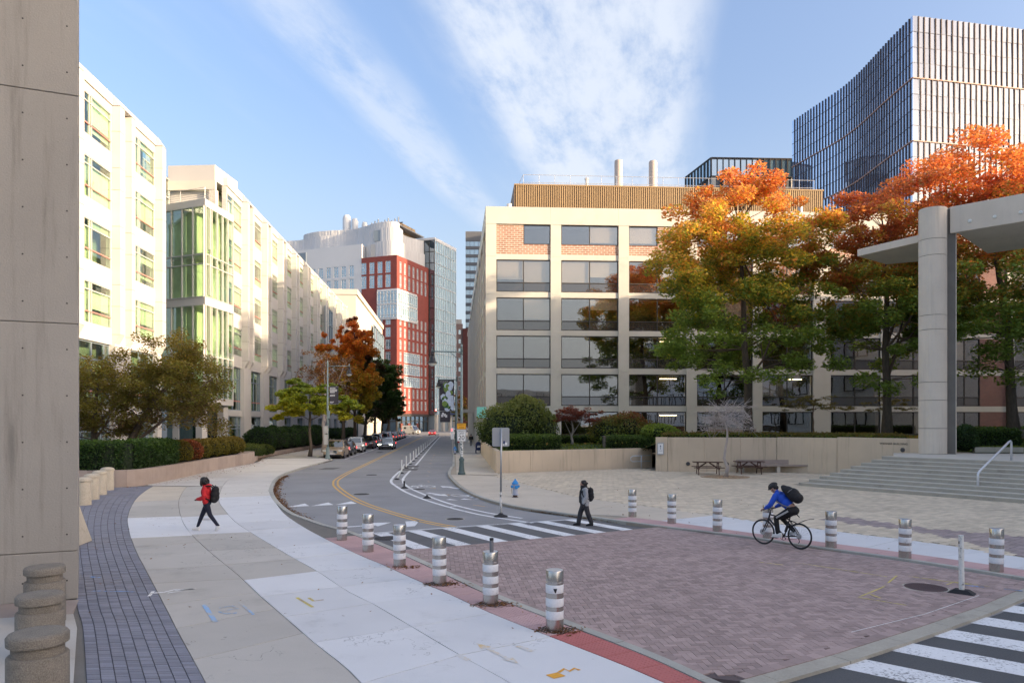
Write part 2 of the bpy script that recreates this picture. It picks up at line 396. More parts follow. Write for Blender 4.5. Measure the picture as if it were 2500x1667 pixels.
M['red_jacket'] = mat('red_jacket', (0.50, 0.018, 0.025), 0.75, var=0.15, vscale=9, bump=0.5, bscale=14)
M['navy_cloth'] = mat('navy_leggings', (0.010, 0.013, 0.030), 0.8, var=0.15, bump=0.3, bscale=14)
M['grey_coat'] = mat('grey_coat', (0.30, 0.31, 0.325), 0.9, var=0.14, vscale=9, fine=0.15, bump=0.5, bscale=14)
M['charcoal'] = mat('charcoal_cloth', (0.035, 0.035, 0.04), 0.85, var=0.2, vscale=8, bump=0.5, bscale=14)
M['black_cloth'] = mat('black_cloth', (0.012, 0.012, 0.014), 0.8, var=0.2, vscale=8, bump=0.4, bscale=14)
M['blue_jacket'] = mat('blue_jacket', (0.012, 0.075, 0.48), 0.65, var=0.15, vscale=9, bump=0.5, bscale=14)
M['white_shoe'] = mat('white_shoe', (0.66, 0.65, 0.64), 0.6, var=0.1, vscale=20)
M['sole_grey'] = mat('grey_shoe_mesh', (0.35, 0.34, 0.36), 0.7, var=0.15, vscale=30)
M['strap_grey'] = mat('grey_strap', (0.16, 0.16, 0.17), 0.7)
M['eye'] = mat('dark_eye', (0.01, 0.008, 0.008), 0.3)
M['litter'] = leaf_mat('fallen_leaves')

# ---------------------------------------------------------------- helpers
def tag(o, label, cat, group=None, kind=None):
    o['label'] = label
    o['category'] = cat
    if group:
        o['group'] = group
    if kind:
        o['kind'] = kind
    return o


def empty(name, loc=(0, 0, 0), rz=0.0):
    o = bpy.data.objects.new(name, None)
    o.empty_display_size = 0.3
    o.location = loc
    o.rotation_euler = (0, 0, rz)
    COL.objects.link(o)
    return o


def thing(name, label, cat, loc=(0, 0, 0), rz=0.0, group=None):
    return tag(empty(name, loc, rz), label, cat, group)


def inst(name, mesh, parent=None, loc=(0, 0, 0), rot=(0, 0, 0), sc=(1, 1, 1)):
    o = bpy.data.objects.new(name, mesh)
    o.parent = parent
    o.location, o.rotation_euler, o.scale = loc, rot, sc
    COL.objects.link(o)
    return o


def copy_tree(o, parent=None):
    c = o.copy()
    COL.objects.link(c)
    c.parent = parent
    for ch in list(o.children):
        copy_tree(ch, c)
    return c


class MB:
    """collects boxes, prisms, tubes and lathed shapes; build() makes ONE mesh object of them"""
    def __init__(s):
        s.v, s.f, s.m, s.t = [], [], [], []
        s.X = None

    def add(s, vs_, fs_, mi=0, t=0.0):
        k = len(s.v)
        if s.X is not None:
            vs_ = [s.X @ Vector(p) for p in vs_]
        s.v.extend([tuple(p) for p in vs_])
        s.f.extend([tuple(i + k for i in f) for f in fs_])
        s.m.extend([mi] * len(fs_))
        s.t.extend([t] * len(fs_))
        return s

    def hexa(s, p, mi=0, t=0.0):
        return s.add(p, [(3, 2, 1, 0), (4, 5, 6, 7), (0, 1, 5, 4), (1, 2, 6, 5), (2, 3, 7, 6), (3, 0, 4, 7)], mi, t)

    def box(s, x0, x1, y0, y1, z0, z1, mi=0, t=0.0):
        return s.hexa([(x0, y0, z0), (x1, y0, z0), (x1, y1, z0), (x0, y1, z0),
                       (x0, y0, z1), (x1, y0, z1), (x1, y1, z1), (x0, y1, z1)], mi, t)

    def bar(s, a, b, w_, h_=None, up=(0, 0, 1), mi=0):
        a, b = Vector(a), Vector(b)
        d = (b - a).normalized()
        upv = Vector(up)
        if abs(d.dot(upv)) > 0.98:
            upv = Vector((0, 1, 0))
        sx = d.cross(upv).normalized()
        sz = sx.cross(d)
        h_ = h_ or w_
        q = [a - sx * w_ / 2 - sz * h_ / 2, a + sx * w_ / 2 - sz * h_ / 2, a + sx * w_ / 2 + sz * h_ / 2, a - sx * w_ / 2 + sz * h_ / 2]
        return s.hexa(q + [p + (b - a) for p in q], mi)

    def prism(s, poly, z0, z1, mi=0, t=0.0, bottom=True):
        n = len(poly)
        ar = sum(poly[i][0] * poly[(i + 1) % n][1] - poly[(i + 1) % n][0] * poly[i][1] for i in range(n))
        if ar < 0:
            poly = poly[::-1]
        fs_ = [tuple(range(n, 2 * n))] + [(i, (i + 1) % n, n + (i + 1) % n, n + i) for i in range(n)]
        if bottom:
            fs_.append(tuple(range(n - 1, -1, -1)))
        return s.add([(x, y, z0) for x, y in poly] + [(x, y, z1) for x, y in poly], fs_, mi, t)

    def sheet(s, poly, z, mi=0):
        n = len(poly)
        ar = sum(poly[i][0] * poly[(i + 1) % n][1] - poly[(i + 1) % n][0] * poly[i][1] for i in range(n))
        if ar < 0:
            poly = poly[::-1]
        return s.add([(x, y, z) for x, y in poly], [tuple(range(n))], mi)

    def ribbon(s, line, wd, z, mi=0):
        """flat painted line along a polyline"""
        L, Rr = offset(line, -wd / 2), offset(line, wd / 2)
        for i in range(len(line) - 1):
            s.sheet([L[i], L[i + 1], Rr[i + 1], Rr[i]], z, mi)
        return s

    def tube(s, pts, r, n=8, mi=0, caps=True):
        pts = [Vector(p) for p in pts]
        rs = r if isinstance(r, (list, tuple)) else [r] * len(pts)
        ring, fs_ = [], []
        ref = None
        for i, p in enumerate(pts):
            d = (pts[min(i + 1, len(pts) - 1)] - pts[max(i - 1, 0)]).normalized()
            if ref is None:
                ref = Vector((0, 0, 1)) if abs(d.z) < 0.9 else Vector((1, 0, 0))
            a = (ref - d * ref.dot(d)).normalized()
            ref = a
            b = d.cross(a)
            ring += [p + (a * cos(2 * pi * k / n) + b * sin(2 * pi * k / n)) * rs[i] for k in range(n)]
        for i in range(len(pts) - 1):
            for k in range(n):
                k2 = (k + 1) % n
                fs_.append((i * n + k, i * n + k2, (i + 1) * n + k2, (i + 1) * n + k))
        if caps:
            fs_.append(tuple(range(n - 1, -1, -1)))
            q = (len(pts) - 1) * n
            fs_.append(tuple(range(q, q + n)))
        return s.add(ring, fs_, mi)

    def lathe(s, prof, n=16, c=(0, 0, 0), mi=0):
        """prof: (radius, z) from bottom to top"""
        vs_ = [(c[0] + r * cos(2 * pi * k / n), c[1] + r * sin(2 * pi * k / n), c[2] + z) for r, z in prof for k in range(n)]
        fs_ = []
        for i in range(len(prof) - 1):
            for k in range(n):
                k2 = (k + 1) % n
                fs_.append((i * n + k, i * n + k2, (i + 1) * n + k2, (i + 1) * n + k))
        fs_.append(tuple(range(n - 1, -1, -1)))
        q = (len(prof) - 1) * n
        fs_.append(tuple(range(q, q + n)))
        return s.add(vs_, fs_, mi)

    def ell(s, c, r, nu=14, nv=9, mi=0, rot=None):
        vs_, fs_ = [], []
        rotm = rot or Matrix.Identity(3)
        for j in range(1, nv):
            th = pi * j / nv
            for i in range(nu):
                ph = 2 * pi * i / nu
                vs_.append(Vector(c) + rotm @ Vector((r[0] * sin(th) * cos(ph), r[1] * sin(th) * sin(ph), -r[2] * cos(th))))
        vs_.append(Vector(c) + rotm @ Vector((0, 0, -r[2])))
        vs_.append(Vector(c) + rotm @ Vector((0, 0, r[2])))
        b, t_ = len(vs_) - 2, len(vs_) - 1
        for j in range(nv - 2):
            for i in range(nu):
                i2 = (i + 1) % nu
                fs_.append((j * nu + i, j * nu + i2, (j + 1) * nu + i2, (j + 1) * nu + i))
        for i in range(nu):
            i2 = (i + 1) % nu
            fs_.append((b, i2, i))
            fs_.append((t_, (nv - 2) * nu + i, (nv - 2) * nu + i2))
        return s.add(vs_, fs_, mi)

    def torus(s, c, axis, r, rt, n=36, m=8, mi=0):
        pts = []
        ax = Vector(axis).normalized()
        a = ax.orthogonal().normalized()
        b = ax.cross(a)
        vs_, fs_ = [], []
        for i in range(n):
            d = a * cos(2 * pi * i / n) + b * sin(2 * pi * i / n)
            for k in range(m):
                vs_.append(Vector(c) + d * (r + rt * cos(2 * pi * k / m)) + ax * rt * sin(2 * pi * k / m))
        for i in range(n):
            i2 = (i + 1) % n
            for k in range(m):
                k2 = (k + 1) % m
                fs_.append((i * m + k, i2 * m + k, i2 * m + k2, i * m + k2))
        return s.add(vs_, fs_, mi)

    def mesh(s, name, mats, smooth=False, tint=False):
        me = bpy.data.meshes.new(name)
        me.from_pydata(s.v, [], s.f)
        mats = mats if isinstance(mats, (list, tuple)) else [mats]
        for m_ in mats:
            me.materials.append(M[m_] if isinstance(m_, str) else m_)
        if len(mats) > 1:
            me.polygons.foreach_set('material_index', s.m)
        if smooth:
            me.polygons.foreach_set('use_smooth', [True] * len(s.f))
        if tint:
            a = me.attributes.new('tint', 'FLOAT', 'FACE')
            a.data.foreach_set('value', s.t)
        me.update()
        return me

    def build(s, name, mats, parent=None, smooth=False, tint=False, bevel=0.0, loc=(0, 0, 0), rz=0.0, auto=None):
        o = inst(name, s.mesh(name, mats, smooth, tint), parent, loc, (0, 0, rz))
        if auto:
            o.data.set_sharp_from_angle(angle=radians(auto))
        if bevel:
            bv = o.modifiers.new('edge', 'BEVEL')
            bv.width, bv.segments, bv.limit_method, bv.angle_limit = bevel, 2, 'ANGLE', radians(40)
        return o


def structure(o):
    o['kind'] = 'structure'
    return o


def offset(line, d):
    out = []
    for i in range(len(line)):
        a = line[max(i - 1, 0)]
        b = line[min(i + 1, len(line) - 1)]
        dx, dy = b[0] - a[0], b[1] - a[1]
        l = hypot(dx, dy) or 1
        out.append((line[i][0] + dy / l * d, line[i][1] - dx / l * d))
    return out


def smooth_line(pl, step=0.5):
    """Catmull-Rom through the points, resampled evenly"""
    P = [Vector((*p, 0)) for p in pl]
    out = []
    for i in range(len(P) - 1):
        p0, p1, p2, p3 = P[max(i - 1, 0)], P[i], P[i + 1], P[min(i + 2, len(P) - 1)]
        n = max(2, int((p2 - p1).length / step))
        for k in range(n):
            t = k / n
            q = 0.5 * ((2 * p1) + (p2 - p0) * t + (2 * p0 - 5 * p1 + 4 * p2 - p3) * t * t + (3 * p1 - p0 - 3 * p2 + p3) * t ** 3)
            out.append((q.x, q.y))
    out.append((P[-1].x, P[-1].y))
    return out


def arc(pl):
    s_ = [0.0]
    for a, b in zip(pl, pl[1:]):
        s_.append(s_[-1] + hypot(b[0] - a[0], b[1] - a[1]))
    return s_


def at(pl, s_, x):
    x = min(max(x, 0), s_[-1])
    for i in range(len(pl) - 1):
        if x <= s_[i + 1] or i == len(pl) - 2:
            t = (x - s_[i]) / max(s_[i + 1] - s_[i], 1e-9)
            return (pl[i][0] + (pl[i + 1][0] - pl[i][0]) * t, pl[i][1] + (pl[i + 1][1] - pl[i][1]) * t)


def param(pl, s_, p):
    best = (1e9, 0)
    for i in range(len(pl) - 1):
        ax, ay = pl[i]
        bx, by = pl[i + 1]
        l2 = (bx - ax) ** 2 + (by - ay) ** 2 or 1e-9
        t = min(max(((p[0] - ax) * (bx - ax) + (p[1] - ay) * (by - ay)) / l2, 0), 1)
        d = hypot(ax + (bx - ax) * t - p[0], ay + (by - ay) * t - p[1])
        if d < best[0]:
            best = (d, s_[i] + sqrt(l2) * t)
    return best[1]


def sub(pl, s_, a, b, n=5):
    return [at(pl, s_, a + (b - a) * k / n) for k in range(n + 1)]


def shrink(poly, d):
    """inset a small convex-ish polygon by d"""
    cx = sum(p[0] for p in poly) / len(poly)
    cy = sum(p[1] for p in poly) / len(poly)
    out = []
    for x, y in poly:
        l = hypot(x - cx, y - cy) or 1
        k = max(0.0, 1 - d * 1.3 / l)
        out.append((cx + (x - cx) * k, cy + (y - cy) * k))
    return out


def inside(p, poly):
    x, y = p
    c = False
    n = len(poly)
    for i in range(n):
        x1, y1 = poly[i]
        x2, y2 = poly[(i + 1) % n]
        if (y1 > y) != (y2 > y) and x < (x2 - x1) * (y - y1) / (y2 - y1) + x1:
            c = not c
    return c


def S(o, y):
    """street frame: o metres right of the street's axis of sight, y metres ahead"""
    return (o - 0.0803 * y, y)


ST = atan2(0.0803, 1)          # the street's heading


def text(name, body, parent, loc, size, mtl, rot=(pi / 2, 0, 0), align='CENTER', ext=0.002, sx=1.0):
    cu = bpy.data.curves.new(name, 'FONT')
    cu.body = body
    cu.size = size
    cu.align_x = align
    cu.align_y = 'CENTER'
    cu.extrude = ext
    cu.materials.append(M[mtl])
    tmp = bpy.data.objects.new(name, cu)
    me = bpy.data.meshes.new_from_object(tmp)
    bpy.data.objects.remove(tmp)
    o = bpy.data.objects.new(name, me)
    o.parent = parent
    o.location, o.rotation_euler, o.scale = loc, rot, (sx, 1, 1)
    COL.objects.link(o)
    return o

# ================================================================ GROUND
structure(MB().sheet([(-2500, -600), (2500, -600), (2500, 4000), (-2500, 4000)], -0.03).build('ground', 'roof'))
road = structure(MB().sheet([(-60, 1), (60, 1), (60, 330), (-90, 330)], 0.0).build('road', 'asphalt'))

ZP = 0.10                                            # pavement level
CURB_L = [(3.4, 7.8), (2.64, 9.22), (2.04, 10.4), (1.01, 11.99), (-0.28, 13.99), (-1.44, 16.14), (-2.58, 18.24), (-4.02, 20.68),
          (-5.01, 22.25), (-5.94, 23.4), (-6.92, 24.89), (-8.05, 26.7), (-9.55, 29.97), (-10.97, 33.57), (-12.18, 37.18),
          (-13.83, 43.19), (-14.8, 48.95), (-15.39, 56.48), (-15.7, 63.2), (-16.1, 65.2), (-17.2, 66.6), (-17.8, 67.6)]
CL = smooth_line(CURB_L, 0.4) + [S(-12.4, y) for y in range(72, 181, 6)]
CURB_R = [S(0.0, 178), S(0.0, 140), S(0.0, 110), S(-0.05, 80), (-4.66, 57), (-4.49, 53.22), (-4.12, 46.9), (-3.38, 41.29), (-2.31, 35.46), (-1.06, 31.07), (0.3, 28.3),
          (1.7, 26.55), (3.1, 24.95), (4.33, 23.46), (5.64, 22.1), (6.9, 20.75), (7.92, 19.32), (9.34, 17.6), (10.8, 15.38), (12.6, 12.2), (14, 9)]
CR = smooth_line(CURB_R, 0.5)
# ground bodies under the slabs
structure(MB().prism(CL + [(-60, 180), (-60, 3), (5, 3)], -0.02, ZP - 0.016).build('left_pavement', 'joint'))
structure(MB().prism(CR + [(60, 9), (60, 178)], -0.02, ZP - 0.016).build('plaza_ground', 'plaza_joint'))


def curb(name, line, side, a, b, step=1.8, wd=0.17):
    """granite kerb: one stone after another along the edge"""
    root = structure(empty(name, (0, 0, 0)))
    s_ = arc(line)
    x = a
    while x < b - 0.3:
        x2 = min(x + step, b)
        out_ = sub(line, s_, x + 0.006, x2 - 0.006, 4)
        inn = offset(out_, side * wd)
        MB().prism(out_ + inn[::-1], -0.01, ZP + 0.012 + R.uniform(-.004, .004)).build('curb_stone', 'curb', root)
        x = x2
    return root


sl = arc(CL)
curb('left_curb', CL, -1, 0.0, sl[-1])
sr = arc(CR)
curb('right_curb', CR, -1, 0.0, sr[-1], 2.2)


def strip(parent, A, B, joints, mats, z1=ZP, gap=0.008, name='slab', depth=0.05):
    """concrete bays between two edge lines; joints = [(arc on A, arc on B), ...]"""
    sA, sB = arc(A), arc(B)
    out = []
    for i in range(len(joints) - 1):
        (a0, b0), (a1, b1) = joints[i], joints[i + 1]
        n = max(2, int(max(abs(a1 - a0), abs(b1 - b0)) / 0.5))
        pa = sub(A, sA, a0, a1, n)
        pb = sub(B, sB, b0, b1, n)
        poly = shrink(pa + pb[::-1], gap)
        mt = mats(i, pa[0], pb[0]) if callable(mats) else mats
        out.append(MB().prism(poly, z1 - depth, z1 + R.uniform(-.002, .002), bottom=False).build(name, mt, parent))
    return out


L1 = smooth_line([(-2.5, 6.9), (-3.87, 9.22), (-5.09, 11.2), (-6.43, 13.41), (-8.1, 16.15), (-9.69, 18.77), (-11.49, 21.89), (-13.15, 24.94),
                  (-14.72, 28.14), (-16.4, 31.9), (-17.6, 35.0), (-18.5, 37.6)], 0.4)
L2 = smooth_line([(-0.9, 6.9), (-1.9, 9.22), (-2.99, 10.96), (-3.78, 12.24), (-4.8, 13.88), (-5.93, 15.77), (-7.5, 18.25), (-9.28, 21.19), (-10.84, 24.03),
                  (-12.6, 27.6), (-14.2, 31.1), (-15.5, 34.3), (-16.6, 37.2)], 0.4)
L3 = smooth_line([(1.2, 7.2), (-0.01, 9.22), (-0.72, 10.31), (-1.61, 11.76), (-2.55, 13.29), (-3.21, 14.24), (-4.32, 16.16), (-5.63, 18.23),
                  (-7.86, 21.89), (-9.3, 24.4), (-10.6, 26.99), (-12.0, 29.9), (-13.1, 32.6), (-14.1, 35.3), (-14.94, 37.65), (-16.3, 42), (-17.6, 48), (-18.6, 55), (-19.4, 62), (-20.1, 67)], 0.4)
L4 = smooth_line([(2.75, 7.9), (1.95, 9.22), (1.49, 9.96), (0.61, 11.2), (-0.37, 12.62), (-1.26, 14.1), (-2.11, 15.44), (-2.9, 16.75), (-3.9, 18.3), (-5.2, 20.5),
                  (-6.15, 22.2), (-7.15, 24.1), (-8.3, 26.5), (-9.75, 30.05), (-11.17, 33.65), (-12.38, 37.25), (-14.03, 43.25), (-15.0, 49.0), (-15.59, 56.5), (-15.9, 63.2), (-17.3, 67)], 0.4)
LW = smooth_line([(-18.75, 38.0), (-19.35, 38.6), (-19.45, 41), (-20.15, 48), (-20.55, 54), (-20.85, 59.5), (-22.6, 66)], 0.5)


def joint_list(A, B, pairs, step_after=1.55, before=True):
    sA, sB = arc(A), arc(B)
    js = [(param(A, sA, p), param(B, sB, q)) for p, q in pairs]
    if before:
        js = [(0.0, 0.0)] + js
    while True:
        a = js[-1][0] + step_after
        if a > sA[-1] - 0.6:
            break
        p = at(A, sA, a)
        b = param(B, sB, p)
        b = max(b, js[-1][1] + 0.4)
        if b > sB[-1] - 0.3:
            break
        js.append((a, b))
    js.append((sA[-1], sB[-1] if sB[-1] - js[-1][1] < 4 else param(B, sB, A[-1])))
    return js


walk = structure(empty('sidewalk'))
j1 = joint_list(L1, L2, [((-4.41, 10.16), (-3.3, 11.4)), ((-5.36, 11.7), (-4.2, 12.9)), ((-6.29, 13.18), (-4.95, 14.15)), ((-7.37, 14.93), (-5.66, 15.4)),
                         ((-8.19, 16.29), (-6.64, 16.84)), ((-9.0, 17.65), (-7.8, 18.7)), ((-9.93, 19.23), (-8.6, 20.05)), ((-10.82, 20.74), (-9.3, 21.25)), ((-13.24, 25.1), (-11.6, 25.6))], 1.9)
strip(walk, L1, L2, j1, lambda i, a, b: 'slab_light' if 20.5 < a[1] < 24.5 else ('slab_tan' if a[1] < 30 else 'slab_beige'))
j2 = joint_list(L2, L3, [((-1.9, 9.22), (-0.72, 10.35)), ((-2.92, 10.96), (-1.61, 11.76)), ((-3.83, 12.39), (-2.55, 13.29)), ((-4.75, 13.8), (-3.43, 14.62)), ((-5.62, 15.25), (-4.32, 16.16)),
                         ((-6.64, 16.9), (-5.2, 17.55)), ((-7.8, 18.75), (-6.2, 19.2)), ((-8.9, 20.6), (-6.99, 20.4)), ((-9.4, 21.4), (-7.86, 21.89)), ((-11.5, 25.3), (-10.16, 26.09))], 1.9)
strip(walk, L2, L3, j2, lambda i, a, b: 'slab_light' if a[1] < 15.1 or 21.2 < a[1] < 25 else 'slab_tan')
j3 = joint_list(L3, L4, [((-0.72, 10.35), (0.61, 11.23)), ((-1.61, 11.76), (-0.34, 12.62)), ((-2.55, 13.29), (-1.22, 14.03)), ((-3.43, 14.62), (-2.11, 15.44)), ((-4.32, 16.16), (-2.8, 16.65))], 1.8)
strip(walk, L3, L4, j3, lambda i, a, b: 'slab_light' if a[1] < 31 else 'slab_warm')
strip(walk, LW, [p for p in L3 if p[1] > 37.2], joint_list(LW, [p for p in L3 if p[1] > 37.2], [], 2.6), 'slab_warm')
CLp = [S(-12.7, y) for y in range(68, 181, 4)]
strip(walk, [S(-17.6, y) for y in range(68, 181, 4)], CLp, joint_list([S(-17.6, y) for y in range(68, 181, 4)], CLp, [], 3.0), 'slab_tan')

# right-hand pavement: beige by the street, newer slabs behind the bollards
PLZ = smooth_line([(-1.2, 44.6), (-0.38, 42.33), (1.5, 36.46), (3.04, 32.03), (5.69, 28.12), (7.6, 25.2), (9.56, 22.34), (11.43, 20.0), (12.6, 17.5), (14.2, 14.2), (15.5, 11)], 0.5)
CRi = offset([p for p in CR if p[1] < 46.2], -0.19)
TAC = smooth_line([(3.6, 25.75), (4.86, 24.55), (6.91, 22.0), (8.6, 20.0), (9.95, 18.4), (11.5, 16.2), (13.3, 12.9), (14.4, 11)], 0.5)
walk_r = structure(empty('right_sidewalk'))
k0 = [p for p in CRi if p[1] > 26.2]
strip(walk_r, k0, [p for p in PLZ if p[1] > 29.5], joint_list(k0, [p for p in PLZ if p[1] > 29.5], [], 2.0), 'slab_beige')
k1 = [k0[-1]] + TAC
k2 = [p for p in PLZ if p[1] <= 29.9]
strip(walk_r, k1, k2, joint_list(k1, k2, [], 1.7), lambda i, a, b: 'slab_light' if a[1] < 25.2 else 'slab_beige')
far_l = [S(0.2, y) for y in range(46, 179, 4)]
far_r = [S(2.85, y) for y in range(46, 179, 4)]
strip(walk_r, far_l, far_r, joint_list(far_l, far_r, [], 3.0), lambda i, a, b: 'slab_beige' if a[1] < 70 else 'slab_tan')
MB().sheet([S(0.25, 76.0), S(2.8, 76.0), S(2.8, 77.2), S(0.25, 77.2)], ZP + 0.006).build('asphalt_patch', 'patch', walk_r)

# tactile paving beside the bollards
tl = structure(empty('tactile_strip'))
inner = offset(CL, -0.19)
s4, si = arc(L4), arc(inner)
dome = MB()
x = 0.9
while at(L4, s4, x)[1] < 20.6:
    a0, a1 = x, x + 0.62
    pa = sub(L4, s4, a0, a1, 2)
    b0, b1 = param(inner, si, pa[0]), param(inner, si, pa[-1])
    pb = sub(inner, si, b0, b1, 2)
    new = pa[0][1] < 11.1
    MB().prism(shrink(pa + pb[::-1], 0.006), ZP - 0.05, ZP + 0.004, bottom=False).build('tactile_panel', 'tact_new' if new else 'tact_old', tl)
    wdt = hypot(pa[0][0] - pb[0][0], pa[0][1] - pb[0][1])
    nu, nv = 10, max(2, int(wdt / 0.062))
    for i in range(nu):
        for j in range(nv):
            p = at(L4, s4, a0 + (i + .5) * 0.062)
            q = at(inner, si, b0 + (b1 - b0) * (i + .5) / nu)
            t = (j + .5) / nv
            cx, cy = p[0] + (q[0] - p[0]) * t, p[1] + (q[1] - p[1]) * t
            dome.lathe([(0.014, 0), (0.008, 0.006)], 6, (cx, cy, ZP + 0.004), 0 if new else 1)
    x = a1
d = dome.build('tactile_domes', ['tact_new', 'tact_old'], tl)
d['kind'] = 'stuff'
tr_ = structure(empty('right_tactile_strip'))
st_, sri = arc(TAC), arc(CRi)
x = 0.6
while x < st_[-1] - 1:
    pa = sub(TAC, st_, x, x + 0.62, 2)
    pb = sub(CRi, sri, param(CRi, sri, pa[0]), param(CRi, sri, pa[-1]), 2)
    MB().prism(shrink(pa + pb[::-1], 0.006), ZP - 0.05, ZP + 0.004, bottom=False).build('tactile_panel', 'tact_old', tr_)
    x += 0.62


# ---------------------------------------------------------------- pavers laid one by one
def brick_field(parent, cells, name, mtl, z0, z1, limit=300):
    """cells: quads; the limit largest-looking (nearest) ones are parts, the rest one joined part"""
    cells.sort(key=lambda c: c[0][0] ** 2 + c[0][1] ** 2)
    mb = MB()
    cache = {}
    for k, c in enumerate(cells):
        jz = R.uniform(-.0025, .0025)
        if k < limit:
            cx = sum(p[0] for p in c) / 4
            cy = sum(p[1] for p in c) / 4
            MB().prism([(p[0] - cx, p[1] - cy) for p in c], z0, z1, bottom=False).build(name, mtl, parent, loc=(cx, cy, jz))
        else:
            mb.prism(c, z0, z1 + jz, 0, R.random(), bottom=False)
    o = mb.build(name + '_field', mtl, parent, tint=True)
    o['kind'] = 'stuff'
    return o


# slate-blue path along the left
LB = smooth_line([(-4.0, 6.9), (-5.38, 9.22), (-6.95, 11.8), (-7.75, 13.0), (-9.55, 15.9), (-11.4, 18.9), (-13.2, 21.9), (-15.1, 25.2), (-16.9, 28.4), (-18.6, 31.8), (-20.0, 35.2), (-20.3, 36.6)], 0.4)
path = structure(MB().prism(LB + L1[::-1], 0.0, ZP - 0.014).build('paver_path', 'paver_joint'))
sLB, sL1 = arc(LB), arc(L1)
cells = []
nrow = int(sL1[-1] / 0.108)
rows = [(at(LB, sLB, sLB[-1] * i / nrow), at(L1, sL1, sL1[-1] * i / nrow)) for i in range(nrow + 1)]
for i in range(nrow):
    wd = hypot(rows[i][0][0] - rows[i][1][0], rows[i][0][1] - rows[i][1][1])
    nc = 8
    for j in range(nc):
        q = []
        for (e0, e1), fr in (((rows[i]), j), ((rows[i]), j + 1), ((rows[i + 1]), j + 1), ((rows[i + 1]), j)):
            t = fr / nc
            q.append((e0[0] + (e1[0] - e0[0]) * t, e0[1] + (e1[1] - e0[1]) * t))
        q = shrink(q, 0.0055)
        cells.append(q)
brick_field(path, cells, 'paver', 'paver_blue', ZP - 0.05, ZP + 0.001)

# raised brick crossing: herringbone
TBL = [p for p in CL if 9.3 < p[1] < 19.2][::1]
FAR = [(-3.1, 19.0), (-2.14, 19.36), (-1.08, 19.93), (-0.06, 20.5), (0.96, 21.07), (1.99, 21.63), (2.96, 22.2), (3.91, 22.78), (4.94, 23.3)]
RGT = [p for p in CR if 14.9 < p[1] < 23.3]
NEAR = [(10.6, 14.95), (8.5, 13.25), (6.6, 11.87), (4.7, 10.55), (2.95, 9.45)]
table = offset(TBL, 0.03) + FAR + offset(RGT, 0.03) + NEAR
structure(MB().prism(table, -0.01, 0.046).build('crossing_bed', 'brick_joint'))
bed = structure(empty('brick_crossing'))
cells = []
bw, ang = 0.105, radians(6)
ca, sa = cos(ang), sin(ang)
TIN = shrink(table, 0.02)


def brick_at(ix, iy, w_, h_):
    g = 0.0035
    q = [(ix * bw + g, iy * bw + g), ((ix + w_) * bw - g, iy * bw + g), ((ix + w_) * bw - g, (iy + h_) * bw - g), (ix * bw + g, (iy + h_) * bw - g)]
    q = [(3 + x_ * ca - y_ * sa, 16 + x_ * sa + y_ * ca) for x_, y_ in q]
    if all(inside(p, TIN) for p in q):
        cells.append(q)


for r_ in range(-110, 110):
    for m_ in range(-60, 60):
        if -110 < r_ + 4 * m_ < 110:
            brick_at(r_ + 4 * m_, r_, 2, 1)
            brick_at(r_ + 4 * m_ + 2, r_ - 1, 1, 2)
brick_field(bed, cells, 'brick', 'brick_red', 0.02, 0.060)
edge_b = MB()                                         # a course of bricks laid along the edges
for ln, sd_ in ((NEAR, 1), (FAR, 1), (offset(TBL, 0.03), 1), (offset(RGT, 0.03), 1)):
    s_ = arc(ln)
    n_ = int(s_[-1] / .212)
    for i in range(n_):
        o_ = sub(ln, s_, i * .212 + .003, (i + 1) * .212 - .003, 1)
        edge_b.prism(o_ + offset(o_, .18)[::-1], .02, .0625, 0, R.random(), bottom=False)
edge_b.build('border_bricks', 'brick_red', bed, tint=True)['kind'] = 'stuff'
# granite edging on the near and far sides of the crossing
for nm, ln, wd in (('near_edging', NEAR, 0.30), ('far_edging', FAR, 0.14)):
    e = structure(empty(nm))
    s_ = arc(ln)
    x = 0
    while x < s_[-1] - .2:
        o_ = sub(ln, s_, x + .005, min(x + 1.5, s_[-1]) - .005, 2)
        i_ = offset(o_, -wd)
        MB().prism(o_ + i_[::-1], -0.01, 0.052 if nm == 'near_edging' else 0.03).build('edging_stone', 'curb' if nm == 'far_edging' else 'step', e)
        x += 1.5

# plaza paving on the right: running bond set askew to the street
pz = structure(empty('plaza_paving'))
PB = [p for p in PLZ if p[1] > 14.5] + [(28, 14.5), (36, 26), (30, 40), (23.0, 41.2), (20.5, 45.8), (17.5, 48.1), (9.7, 48.9), (9.4, 52.4), (-0.9, 47.0)]
PB = [(x_, y_) for x_, y_ in PB]
PUR = [(12.4, 21.6), (10.3, 24.9), (11.6, 25.4), (13.0, 22.6), (15.2, 20.6), (18, 16), (20, 12), (13, 12)]
STAIR_CUT = [(14.7, 38.3), (21.5, 30.4), (40, 14), (40, 45), (20, 45.5)]
cells, cells_p = [], []
ax_, ay_ = 0.61, -0.792
bx_, by_ = 0.792, 0.61
for i in range(-160, 160):
    for j in range(-110, 110):
        l0 = (j + (0.5 if i % 2 else 0)) * 0.42
        w0 = i * 0.21
        cx, cy = 14 + ax_ * (w0 + .1) + bx_ * (l0 + .2), 32 + ay_ * (w0 + .1) + by_ * (l0 + .2)
        if cx / max(cy, 1) > 0.80 or cy < 14.6:
            continue
        if not inside((cx, cy), PB) or inside((cx, cy), STAIR_CUT):
            continue
        g = 0.006
        q = [(14 + ax_ * wq + bx_ * lq, 32 + ay_ * wq + by_ * lq) for wq, lq in ((w0 + g, l0 + g), (w0 + .21 - g, l0 + g), (w0 + .21 - g, l0 + .42 - g), (w0 + g, l0 + .42 - g))]
        (cells_p if inside((cx, cy), PUR) else cells).append(q)
brick_field(pz, cells, 'paver', 'plaza_paver', ZP - 0.05, ZP + 0.002, 220)
